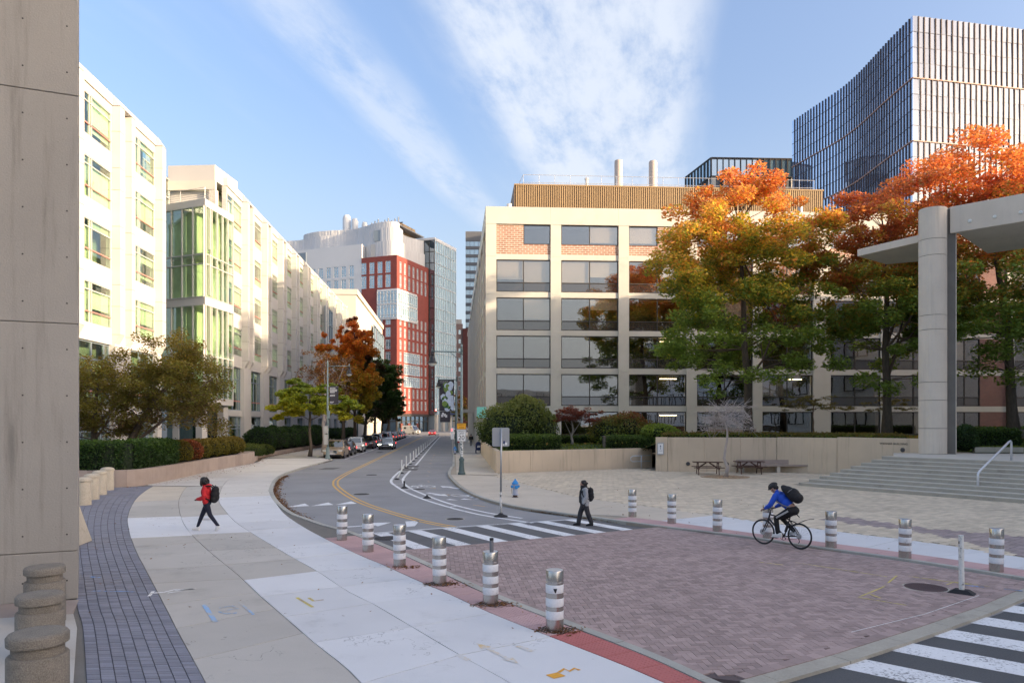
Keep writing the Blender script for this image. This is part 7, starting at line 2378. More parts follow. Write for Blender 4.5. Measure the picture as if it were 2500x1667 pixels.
def car(kind, paint, loc, rz, label, group=None, lights=False, rear=False):
    """kinds: suv, sedan, van, pickup; x forward"""
    dims = dict(suv=(4.7, 1.88, 1.70, .98, 1.02), sedan=(4.65, 1.80, 1.45, .84, .92), van=(5.6, 2.05, 2.45, 1.15, 1.30), pickup=(5.4, 1.95, 1.85, 1.08, 1.12))[kind]
    L, W, H, hood, belt = dims
    t = thing('parked_car' if group else 'moving_car' if kind != 'van' else 'delivery_van', label, 'van' if kind == 'van' else 'car', loc, rz, group)
    hl, hw = L / 2, W / 2
    wr = .345 if kind != 'sedan' else .32
    fx, rx = hl - .92, -hl + .90
    if kind == 'van':
        fx, rx = hl - .95, -hl + 1.15

    def archpts(cx, up):
        r_ = wr + .055
        ks = range(9)
        return [(cx + r_ * cos(pi - pi * k / 8) * (1 if up else -1), .30 + r_ * sin(pi * k / 8)) for k in ks]
    zb = .26
    rear_top = belt + (.02 if kind != 'van' else .9)
    prof = [(-hl + .06, zb + .05)] + [(rx - wr - .055, zb)] + archpts(rx, True)[0:9] + [(rx + wr + .055, zb), (fx - wr - .055, zb)] + archpts(fx, True) + [(fx + wr + .055, zb), (hl - .10, zb + .03), (hl, .42), (hl - .01, .62), (hl - .10, hood - .10),
            (hl - .35, hood - .02), (hl - .95, hood + .02), (hl - 1.25, belt - .0), (-hl + .25, belt + .02), (-hl + .03, belt - .08), (-hl, .55)]
    clean = []
    for p in prof:
        if not clean or hypot(p[0] - clean[-1][0], p[1] - clean[-1][1]) > 1e-4:
            clean.append(p)
    n = len(clean)
    # body: three sections across give the flanks some roundness
    secs = []
    for y, f_ in ((-hw, .0), (-hw + .05, .0), (hw - .05, .0), (hw, .0)):
        edge = abs(y) > hw - .01
        secs.append([(x * (.975 if edge else 1), y * (1 - .11 * (abs(x) / hl) ** 8), (zz - .0 if not edge else .30 + (zz - .30) * .96)) for x, zz in clean])
    v = [p for s_ in secs for p in s_]
    f_ = []
    for k in range(3):
        for i in range(n):
            j = (i + 1) % n
            f_.append((k * n + i, k * n + j, (k + 1) * n + j, (k + 1) * n + i))
    f_.append(tuple(range(n - 1, -1, -1)))
    f_.append(tuple(range(3 * n, 4 * n)))
    mb = MB().add(v, f_)
    # greenhouse
    if kind == 'sedan':
        gx = (hl - 1.35, hl - 2.05, -hl + 1.25, -hl + .42)
    elif kind == 'suv':
        gx = (hl - 1.25, hl - 1.95, -hl + .62, -hl + .16)
    elif kind == 'pickup':
        gx = (hl - 1.45, hl - 2.05, hl - 3.1, hl - 3.35)
    else:
        gx = (hl - .75, hl - 1.55, -hl + .10, -hl + .02)
    bw_, tw_ = hw - .05, hw - (.24 if kind != 'van' else .16)
    zt = H
    lo = [(gx[0], bw_), (gx[3], bw_)]
    g = [(gx[0], -bw_, belt), (gx[0], bw_, belt), (gx[3], bw_, belt), (gx[3], -bw_, belt), (gx[1], -tw_, zt - .06), (gx[1], tw_, zt - .06), (gx[2], tw_, zt - .06), (gx[2], -tw_, zt - .06),
         (gx[1] - .12, -tw_ + .12, zt), (gx[1] - .12, tw_ - .12, zt), (gx[2] + .12, tw_ - .12, zt), (gx[2] + .12, -tw_ + .12, zt)]
    mb.add(g, [(0, 1, 5, 4), (1, 2, 6, 5), (2, 3, 7, 6), (3, 0, 4, 7), (4, 5, 9, 8), (5, 6, 10, 9), (6, 7, 11, 10), (7, 4, 8, 11), (8, 9, 10, 11)])
    b = mb.build('body', paint, t, smooth=True, bevel=.03)
    b.data.set_sharp_from_angle(angle=radians(50))

    def panel(nm, q, mt, off):
        a_, b_, c_ = Vector(q[0]), Vector(q[1]), Vector(q[2])
        nn = (b_ - a_).cross(c_ - a_).normalized() * off
        q2 = [Vector(p) + nn for p in q]
        k = len(q)
        MB().add([Vector(p) - nn * 2 for p in q] + q2, [tuple(range(k, 2 * k)), tuple(range(k - 1, -1, -1))] + [(i, (i + 1) % k, (i + 1) % k + k, i + k) for i in range(k)]).build(nm, mt, t)

    def lerp(p, q, s_):
        return tuple(p[i] + (q[i] - p[i]) * s_ for i in range(3))
    A0, A1, B0, B1 = g[0], g[1], g[4], g[5]
    m_ = .07
    panel('windshield', [lerp(lerp(A0, A1, m_), lerp(B0, B1, m_), .06), lerp(lerp(A0, A1, 1 - m_), lerp(B0, B1, 1 - m_), .06), lerp(lerp(A0, A1, 1 - m_), lerp(B0, B1, 1 - m_), .94), lerp(lerp(A0, A1, m_), lerp(B0, B1, m_), .94)], 'car_glass', .006)
    if kind != 'van':
        C0, C1, D0, D1 = g[2], g[3], g[6], g[7]
        panel('rear_window', [lerp(lerp(C0, C1, m_), lerp(D0, D1, m_), .14), lerp(lerp(C0, C1, 1 - m_), lerp(D0, D1, 1 - m_), .14), lerp(lerp(C0, C1, 1 - m_), lerp(D0, D1, 1 - m_), .9), lerp(lerp(C0, C1, m_), lerp(D0, D1, m_), .9)], 'car_glass', .006)
    for s_ in (1, -1):
        f0, f1, r1, r0 = (gx[0], s_ * bw_, belt), (gx[1], s_ * tw_, zt - .06), (gx[2], s_ * tw_, zt - .06), (gx[3], s_ * bw_, belt)
        cuts = ((.05, .46), (.49, .80), (.83, .95)) if kind in ('suv', 'sedan') else ((.05, .26),) if kind == 'van' else ((.06, .52), (.56, .94))
        for a, b_ in cuts:
            q = [lerp(lerp(f0, r0, a), lerp(f1, r1, a), .10), lerp(lerp(f0, r0, b_), lerp(f1, r1, b_), .10), lerp(lerp(f0, r0, b_), lerp(f1, r1, b_), .90), lerp(lerp(f0, r0, a), lerp(f1, r1, a), .90)]
            panel('side_window', q if s_ < 0 else q[::-1], 'car_glass', -.006 if False else .006)
        MB().ell((gx[0] - .15, s_ * (hw + .08), belt + .08), (.07, .10, .07), 8, 6).build('mirror', paint, t, smooth=True)
        MB().box(hl - .22, hl - .02, s_ * (hw - .22) - .20, s_ * (hw - .22) + .17, hood - .30, hood - .14).build('headlight', 'headlight_on' if lights else 'headlight', t, bevel=.02)
        MB().box(-hl - .005, -hl + .12, s_ * (hw - .18) - .14, s_ * (hw - .18) + .14, belt - .30, belt - .10).build('taillight', 'taillight', t, bevel=.015)
        for cx in (fx, rx):
            key = ('wheel', wr)
            if key not in _carm:
                tm = MB().tube([(0, -.11, 0), (0, -.10, 0), (0, .10, 0), (0, .11, 0)], [wr - .03, wr, wr, wr - .03], 20).mesh('tyre', 'black', smooth=True)
                tm.set_sharp_from_angle(angle=radians(40))
                rm = MB()
                rm.tube([(0, -.118, 0), (0, -.10, 0)], [wr * .66, wr * .68], 18)
                for k in range(5):
                    a = 2 * pi * k / 5
                    rm.bar((.05 * cos(a), -.125, .05 * sin(a)), (wr * .62 * cos(a), -.122, wr * .62 * sin(a)), .07, .02, up=(0, 1, 0), mi=1)
                _carm[key] = (tm, rm.mesh('rim', ['iron', 'rim']))
            wdl = inst('wheel', _carm[key][0], t, (cx, s_ * (hw - .10), wr), (0, 0, 0 if s_ < 0 else pi))
            inst('rim', _carm[key][1], wdl)
    MB().box(hl - .06, hl + .006, -.42, .42, .48, hood - .18).build('grille', 'chrome' if paint in ('car_tan', 'car_black') else 'black_metal', t, bevel=.01)
    MB().box(hl - .10, hl + .012, -hw + .14, hw - .14, .27, .40).build('bumper', 'black', t, bevel=.02)
    MB().box(hl + .0, hl + .022, -.26, .26, .40, .52).build('number_plate', 'plate', t)
    MB().box(-hl - .015, -hl + .02, -.26, .26, .62, .74).build('number_plate', 'plate', t)
    MB().box(-hl + .2, hl - .2, -hw + .12, hw - .12, .18, .30).build('underbody', 'black', t)
    if kind in ('suv', 'pickup'):
        for s_ in (1, -1):
            MB().tube([(gx[1] - .2, s_ * (tw_ - .06), zt + .03), (gx[2] + .2, s_ * (tw_ - .06), zt + .03)], .02, 5).build('roof_rail', 'black_metal', t)
    if kind == 'van':
        for s_ in (1, -1):
            MB().add([(-.9, s_ * (hw + .003), 1.5), (-1.9, s_ * (hw + .003), 1.5), (-1.7, s_ * (hw - .05), 2.0), (-1.0, s_ * (hw - .05), 2.0)], [(0, 1, 2, 3)]).build('side_print', 'hedge_core', t)
    return t


H0 = -pi / 2 + ST                 # nose towards the camera
GP = 'cars parked along the left kerb'
car('suv', 'car_tan', (*S(-11.15, 69.6), 0), H0, 'champagne-tan car parked nearest, behind the left lamp post', GP)
car('sedan', 'car_navy', (*S(-11.2, 75.6), 0), H0, 'dark navy car tucked behind the tan one', GP)
car('suv', 'car_white', (*S(-11.1, 82.8), 0), H0, 'white car with roof rails, third from the near end', GP)
car('suv', 'car_black', (*S(-11.1, 94.2), 0), H0, 'big black car with chrome grille beside the oncoming silver sedan', GP)
car('sedan', 'car_grey', (*S(-11.2, 101.0), 0), H0, 'dark grey car directly behind the black one', GP)
car('suv', 'car_white', (*S(-11.3, 107.5), 0), H0, 'white car half hidden behind dark parked ones', GP)
car('suv', 'car_silver', (*S(-11.1, 114.8), 0), H0, 'silver-grey car in the middle of the parked row', GP)
car('pickup', 'car_silver', (*S(-11.2, 122.5), 0), H0, 'tall silver pickup standing over the parked row', GP)
for k, (y, pt, lb) in enumerate(((129.5, 'car_red', 'dull red car past the pickup'), (136, 'car_black', 'black car second past the pickup'), (143, 'car_navy', 'dark navy car three past the pickup'), (150, 'car_grey', 'dark car second from the far end of the row'), (157, 'car_black', 'last dark car of the row before the crossing'))):
    car('sedan' if k != 1 else 'suv', pt, (*S(-11.2, y), 0), H0, lb, GP)
car('sedan', 'car_silver', (*S(-8.35, 92.0), 0), H0 - .02, 'silver sedan driving towards the camera with headlights on', lights=True)
car('sedan', 'car_red', (*S(-5.35, 185.3), 0), H0 + pi, 'dark red car braking at the far crossing, seen from behind')
car('van', 'car_white', (-28.2, 203.5, 0), radians(-38), 'white van turning across the far junction')
for k, (x, y, pt, rz, lb) in enumerate(((-20.5, 262, 'car_white', H0, 'tiny white vehicle beyond the junction'), (-17.4, 250, 'car_black', H0 + .1, 'far dark car beyond the junction, left one'), (-14.8, 255, 'car_navy', H0 + .9, 'far dark car beyond the junction, middle one'), (-11.9, 252, 'car_grey', H0 + 1.2, 'far dark car beyond the junction, right one'))):
    car('suv' if k == 0 else 'sedan', pt, (x, y, 0), rz, lb, 'cars beyond the junction')

# ================================================================ PEOPLE
def blob(name, build, mtl, parent, vox=.012, smooth_it=6):
    """rounded masses and limbs fused into one continuous skin"""
    mb = MB()
    build(mb)
    o = mb.build(name, mtl, parent, smooth=True)
    r_ = o.modifiers.new('fuse', 'REMESH')
    r_.mode, r_.voxel_size, r_.use_smooth_shade = 'VOXEL', vox, True
    s_ = o.modifiers.new('soften', 'SMOOTH')
    s_.iterations, s_.factor = smooth_it, .5
    return o


def limb(mb, pts, rs, n=12):
    """tapering limb with rounded ends"""
    P = [Vector(p) for p in pts]
    d0, d1 = (P[0] - P[1]).normalized(), (P[-1] - P[-2]).normalized()
    out, rr = [], []
    for k in (3, 2, 1):
        a = k / 3 * pi / 2
        out.append(P[0] + d0 * rs[0] * sin(a) * .98)
        rr.append(max(rs[0] * cos(a), rs[0] * .08))
    for i in range(len(P)):
        out.append(P[i])
        rr.append(rs[i])
    for k in (1, 2, 3):
        a = k / 3 * pi / 2
        out.append(P[-1] + d1 * rs[-1] * sin(a) * .98)
        rr.append(max(rs[-1] * cos(a), rs[-1] * .08))
    mb.tube(out, rr, n)


def hand(mb, wrist, d, palm_n, s=1.0, curl=.5, side=1):
    """palm, four unequal fingers with a knuckle bend, thumb off the side"""
    d, pn = Vector(d).normalized(), Vector(palm_n).normalized()
    sdv = d.cross(pn).normalized() * side
    w_ = Vector(wrist)
    c = w_ + d * .05 * s
    for k in (-.028, -.009, .010, .028):
        limb(mb, [w_ + d * .012 + sdv * k * .6 * s, w_ + d * .085 * s + sdv * k * s], [.017 * s, .014 * s], 8)
    for k, l in ((-.030, .058), (-.010, .070), (.010, .074), (.030, .066)):
        a = w_ + d * .088 * s + sdv * k * s
        b = a + (d * (1 - curl * .4) + pn * curl * .55).normalized() * l * .52 * s
        e = b + (d * (1 - curl) + pn * curl * 1.1).normalized() * l * .5 * s
        limb(mb, [a, b, e], [.0095 * s, .0088 * s, .0075 * s], 8)
    a = w_ + d * .03 * s + sdv * .030 * s
    limb(mb, [a, a + (d * .6 + sdv * .7 + pn * .25).normalized() * .035 * s, a + (d * .9 + sdv * .5 + pn * .5).normalized() * .062 * s], [.013 * s, .0105 * s, .009 * s], 8)


def head_mass(mb, c, f, up, s=1.0):
    """skull, jaw, nose, lips, brow and ears; f = facing"""
    f, up = Vector(f).normalized(), Vector(up).normalized()
    l_ = up.cross(f).normalized()
    f = l_.cross(up).normalized()
    c = Vector(c)
    rot = Matrix((f, l_, up)).transposed()
    mb.ell(c + up * .018 * s, (.098 * s, .077 * s, .105 * s), 20, 14, rot=rot)
    mb.ell(c + f * .022 * s - up * .055 * s, (.068 * s, .058 * s, .062 * s), 16, 10, rot=rot)
    mb.ell(c + f * .055 * s - up * .092 * s, (.026 * s, .026 * s, .020 * s), 12, 8, rot=rot)
    limb(mb, [c + f * .090 * s + up * .008 * s, c + f * .105 * s - up * .032 * s], [.010 * s, .0155 * s], 8)
    mb.ell(c + f * .088 * s - up * .062 * s, (.012 * s, .024 * s, .010 * s), 10, 7, rot=rot)
    mb.ell(c + f * .082 * s + up * .022 * s, (.016 * s, .052 * s, .012 * s), 12, 7, rot=rot)
    for q in (-1, 1):
        mb.ell(c + l_ * q * .078 * s - f * .008 * s - up * .012 * s, (.020 * s, .009 * s, .032 * s), 10, 8, rot=rot)
    return f, l_, up


def eyes(parent, c, f, l_, up, s=1.0):
    for q in (-1, 1):
        MB().ell(Vector(c) + f * .084 * s + l_ * q * .032 * s + up * .002 * s, (.010 * s, .014 * s, .008 * s), 10, 7, rot=Matrix((f, l_, up)).transposed()).build('eye', 'eye', parent, smooth=True)


def shoe(parent, heel, toe, mt, sole='white_shoe', w_=.045):
    heel, toe = Vector(heel), Vector(toe)
    d = toe - heel
    side = Vector((-d.y, d.x, 0)).normalized()
    upv = side.cross(d.normalized()) * -1
    if upv.z < 0:
        upv = -upv

    def b(mb):
        limb(mb, [heel + upv * .045, heel + d * .45 + upv * .045, heel + d * .9 + upv * .035], [.047, .046, .036], 10)
        limb(mb, [heel + upv * .085, heel + d * .35 + upv * .065], [.042, .045], 10)
    blob('shoe', b, mt, parent, .010, 3)
    q = []
    for t_, w2 in ((-.10, .030), (.0, .040), (.45, .040), (.75, .047), (1.0, .036), (1.10, .016)):
        q.append((heel + d * t_, w2))
    vs_ = [p + side * w2 for p, w2 in q] + [p - side * w2 for p, w2 in q[::-1]]
    n = len(vs_)
    MB().add([v - upv * .004 for v in vs_] + [v + upv * .022 for v in vs_], [tuple(range(n - 1, -1, -1)), tuple(range(n, 2 * n))] + [(i, (i + 1) % n, (i + 1) % n + n, i + n) for i in range(n)]).build('sole', sole, parent)


def backpack(loc, rz, s, mt, label, tilt=0.0):
    """x = away from the wearer's back"""
    t = thing('backpack', label, 'backpack', loc, rz)
    rot = Matrix.Rotation(tilt, 3, 'Y')

    def b(mb):
        mb.X = rot.to_4x4()
        for z, rx_, ry_, rz_ in ((-.12, .105, .145, .12), (0, .115, .150, .14), (.12, .095, .135, .11)):
            mb.ell((.10 * s, 0, z * s), (rx_ * s, ry_ * s, rz_ * s), 16, 10)
    blob('bag_body', b, mt, t, .014, 5)

    def p(mb):
        mb.X = rot.to_4x4()
        mb.ell((.175 * s, 0, -.08 * s), (.05 * s, .105 * s, .085 * s), 14, 8)
    blob('front_pocket', p, mt, t, .012, 4)
    mb = MB()
    mb.X = rot.to_4x4()
    mb.tube([(.08 * s, -.02, .19 * s), (.085 * s, -.02, .25 * s), (.085 * s, .02, .25 * s), (.08 * s, .02, .19 * s)], .008, 6)
    mb.build('grab_loop', 'strap_grey', t)
    for q in (-1, 1):
        mb = MB()
        mb.X = rot.to_4x4()
        mb.tube([(.05 * s, q * .08 * s, .19 * s), (-.03 * s, q * .10 * s, .225 * s), (-.12 * s, q * .115 * s, .205 * s), (-.195 * s, q * .12 * s, .11 * s), (-.205 * s, q * .13 * s, .0), (-.14 * s, q * .175 * s, -.09 * s), (.03 * s, q * .13 * s, -.16 * s)], .017 * s, 8)
        mb.build('shoulder_strap', 'black_cloth', t, smooth=True)
    return t


# ---- woman in red walking left (local x = heading)
def red_walker():
    t = thing('person', 'walker in a red hooded jacket and dark leggings, head bowed', 'person', (-9.27, 22.15, ZP), pi + radians(3))
    hip = Vector((0, 0, .88))
    nk = Vector((.03, 0, 1.36))
    hd = Vector((.10, 0, 1.49))

    def body(mb):
        limb(mb, [(0, 0, .92), (.01, 0, 1.15), (.02, 0, 1.30)], [.12, .115, .10])
        limb(mb, [(.03, 0, 1.30), (.07, 0, 1.42)], [.052, .048])
        head_mass(mb, hd, (.93, 0, -.38), (.38, 0, .93), .98)
        for q in (-1, 1):
            hand(mb, (.27, q * .075, .965), (.5, -q * .85, -.15), (.3, -q * .3, -.9), .9, .7, q)
            limb(mb, [(.20, q * .11, .98), (.27, q * .075, .965)], [.026, .022])
            fx_ = .30 if q < 0 else -.36
            limb(mb, [(0, q * .085, .84), (.17 if q < 0 else -.13, q * .085, .475), (fx_, q * .08, .12)], [.07, .045, .032])
    blob('body', body, 'skin_dark', t, .009, 3)
    eyes(t, hd, Vector((.93, 0, -.38)), Vector((0, 1, 0)), Vector((.38, 0, .93)))

    def jacket(mb):
        mb.ell((.01, 0, 1.02), (.145, .18, .17), 18, 12)
        mb.ell((.02, 0, 1.18), (.15, .195, .19), 18, 12)
        mb.ell((.02, 0, 1.30), (.115, .175, .10), 18, 12)
        mb.ell((-.05, 0, 1.375), (.095, .115, .06), 16, 10)
        limb(mb, [(.03, 0, 1.33), (.055, 0, 1.385)], [.085, .075])
        for q in (-1, 1):
            limb(mb, [(.01, q * .175, 1.29), (.0, q * .235, 1.08), (.03, q * .225, 1.02)], [.072, .07, .066])
            limb(mb, [(.02, q * .23, 1.04), (.14, q * .16, .985), (.24, q * .09, .97)], [.068, .066, .05])
        limb(mb, [(-.0, -.13, .90), (0, 0, .885), (0, .13, .90)], [.09, .115, .09])
    blob('jacket', jacket, 'red_jacket', t, .011, 4)

    def legs(mb):
        mb.ell((-.01, 0, .875), (.125, .165, .12), 18, 12)
        limb(mb, [(0, -.085, .84), (.17, -.085, .47), (.30, -.08, .13)], [.098, .066, .044])
        limb(mb, [(-.01, .085, .84), (-.13, .085, .48), (-.37, .08, .155)], [.098, .066, .044])
    blob('leggings', legs, 'navy_cloth', t, .011, 4)
    shoe(t, (.275, -.08, .008), (.46, -.085, .03), 'white_shoe')
    shoe(t, (-.41, .08, .10), (-.30, .085, .0), 'white_shoe')

    def hair(mb):
        mb.ell(hd + Vector((-.012, 0, .045)), (.115, .105, .108), 18, 12)
        mb.ell(hd + Vector((-.06, 0, -.02)), (.085, .108, .10), 18, 12)
        mb.ell(hd + Vector((-.10, 0, -.065)), (.065, .085, .065), 14, 10)
        r_ = random.Random(2)
        for _ in range(60):
            a, e_ = r_.uniform(0, 2 * pi), r_.uniform(-.5, 1.2)
            p = hd + Vector((-.045 + .118 * cos(a) * cos(e_), .112 * sin(a) * cos(e_), .0 + .128 * sin(e_)))
            if p.x < hd.x + .07:
                mb.ell(p, (r_.uniform(.014, .03), r_.uniform(.014, .03), r_.uniform(.02, .04)), 7, 5)
        for q in (-1, 1):
            limb(mb, [hd + Vector((.035, q * .085, .03)), hd + Vector((.045, q * .088, -.07)), hd + Vector((.035, q * .07, -.12))], [.04, .034, .022])
    blob('hair', hair, 'hair', t, .011, 3)
    return t


red_walker()
backpack((-9.27 + .13, 22.15, ZP + 1.12), radians(3), 1.12, 'black_cloth', 'black backpack worn by the walker in red', .12)


# ---- person in a grey coat on the crosswalk
def grey_walker():
    t = thing('person', 'person in a grey coat, dark scarf and baggy trousers on the crosswalk', 'person', (2.38, 23.95, .004), pi + radians(8))
    t.scale = (.875, .875, .875)
    hd = Vector((.06, 0, 1.565))

    def body(mb):
        limb(mb, [(0, 0, .95), (.0, 0, 1.2), (.0, 0, 1.38)], [.13, .125, .11])
        limb(mb, [(.01, 0, 1.38), (.045, 0, 1.50)], [.058, .052])
        head_mass(mb, hd, (1, 0, -.12), (.12, 0, 1), 1.0)
        for q in (-1, 1):
            limb(mb, [(.0, q * .20, 1.36), (-.03 + q * .02, q * .245, 1.08), (.07 + .05 * q, q * .25, .84)], [.05, .04, .028])
            hand(mb, (.075 + .05 * q, q * .25, .83), (.15, 0, -1), (0, -q, 0), 1.0, .5, 1)
            fx_ = .20 if q < 0 else -.24
            limb(mb, [(0, q * .09, .9), (fx_ * .55 + .03, q * .09, .49), (fx_, q * .09, .10)], [.08, .05, .036])
    blob('body', body, 'skin', t, .009, 3)
    eyes(t, hd, Vector((.99, 0, -.12)).normalized(), Vector((0, 1, 0)), Vector((.12, 0, .99)).normalized())

    def coat(mb):
        mb.ell((0, 0, 1.32), (.135, .205, .15), 18, 12)
        mb.ell((.0, 0, 1.14), (.155, .205, .22), 18, 12)
        mb.ell((-.02, 0, .95), (.165, .205, .22), 18, 12)
        limb(mb, [(-.03, -.12, .80), (-.05, 0, .79), (-.03, .12, .80)], [.10, .12, .10])
        for q in (-1, 1):
            limb(mb, [(.0, q * .185, 1.37), (-.03 + q * .02, q * .25, 1.09), (.055 + .05 * q, q * .255, .88)], [.085, .075, .066])
    blob('coat', coat, 'grey_coat', t, .012, 4)

    def inner(mb):
        limb(mb, [(.115, 0, 1.28), (.13, -.0, 1.08), (.125, 0, .90)], [.075, .085, .085])
    blob('dark_shirt', inner, 'charcoal', t, .012, 4)

    def scarf(mb):
        mb.torus((.025, 0, 1.455), (.25, 0, 1), .082, .055, 24, 10)
        mb.ell((.08, 0, 1.475), (.075, .085, .065), 14, 9)
        limb(mb, [(.10, .03, 1.42), (.135, .04, 1.28), (.14, .04, 1.15)], [.055, .05, .04])
    blob('scarf', scarf, 'black_cloth', t, .011, 3)

    def trousers(mb):
        mb.ell((0, 0, .86), (.135, .175, .13), 18, 12)
        limb(mb, [(0, -.095, .82), (.13, -.095, .48), (.20, -.095, .14), (.20, -.095, .09)], [.112, .095, .085, .082])
        limb(mb, [(-.01, .095, .82), (-.10, .095, .48), (-.235, .095, .14), (-.24, .095, .09)], [.112, .095, .085, .082])
    blob('trousers', trousers, 'charcoal', t, .012, 4)
    shoe(t, (.17, -.095, .0), (.40, -.10, .005), 'black_cloth', 'black')
    shoe(t, (-.28, .095, .01), (-.05, .10, .0), 'black_cloth', 'black')
    for q in (-1, 1):
        blob('glove', lambda mb: (limb(mb, [(.07 + .05 * q, q * .252, .86), (.085 + .05 * q, q * .25, .78)], [.040, .042]), hand(mb, (.075 + .05 * q, q * .25, .84), (.15, 0, -1), (0, -q, 0), 1.25, .6, 1)), 'charcoal', t, .008, 2)

    def hair(mb):
        mb.ell(hd + Vector((-.018, 0, .04)), (.108, .094, .10), 18, 12)
        mb.ell(hd + Vector((-.085, 0, -.0)), (.06, .08, .09), 14, 10)
        mb.ell(hd + Vector((-.13, 0, -.01)), (.05, .055, .05), 12, 8)
        r_ = random.Random(3)
        for _ in range(40):
            a, e_ = r_.uniform(0, 2 * pi), r_.uniform(-.2, 1.2)
            p = hd + Vector((-.035 + .105 * cos(a) * cos(e_), .094 * sin(a) * cos(e_), .03 + .105 * sin(e_)))
            if p.x < hd.x + .05:
                mb.ell(p, (r_.uniform(.012, .024), r_.uniform(.012, .024), r_.uniform(.014, .03)), 7, 5)
        for _ in range(12):
            mb.ell(hd + Vector((r_.uniform(-.19, -.11), r_.uniform(-.05, .05), r_.uniform(-.05, .05))), (.016, .014, .022), 7, 5)
        for q in (-1, 1):
            limb(mb, [hd + Vector((-.02, q * .078, .04)), hd + Vector((-.045, q * .075, -.07))], [.034, .028])
    blob('hair', hair, 'hair', t, .011, 3)
    return t


grey_walker()
bpk = backpack((2.38 + .10, 23.97, 1.03), radians(8), 1.0, 'black_cloth', 'black backpack worn by the person in the grey coat', .05)
MB().box(.19, .213, -.03, .03, .02, .08).build('white_tag', 'sign_white', bpk)


# ---- bicycle and rider; local x = heading, wheels on the ground
BH = atan2(.81, -.67)
BLOC = (7.215, 19.545, .062)


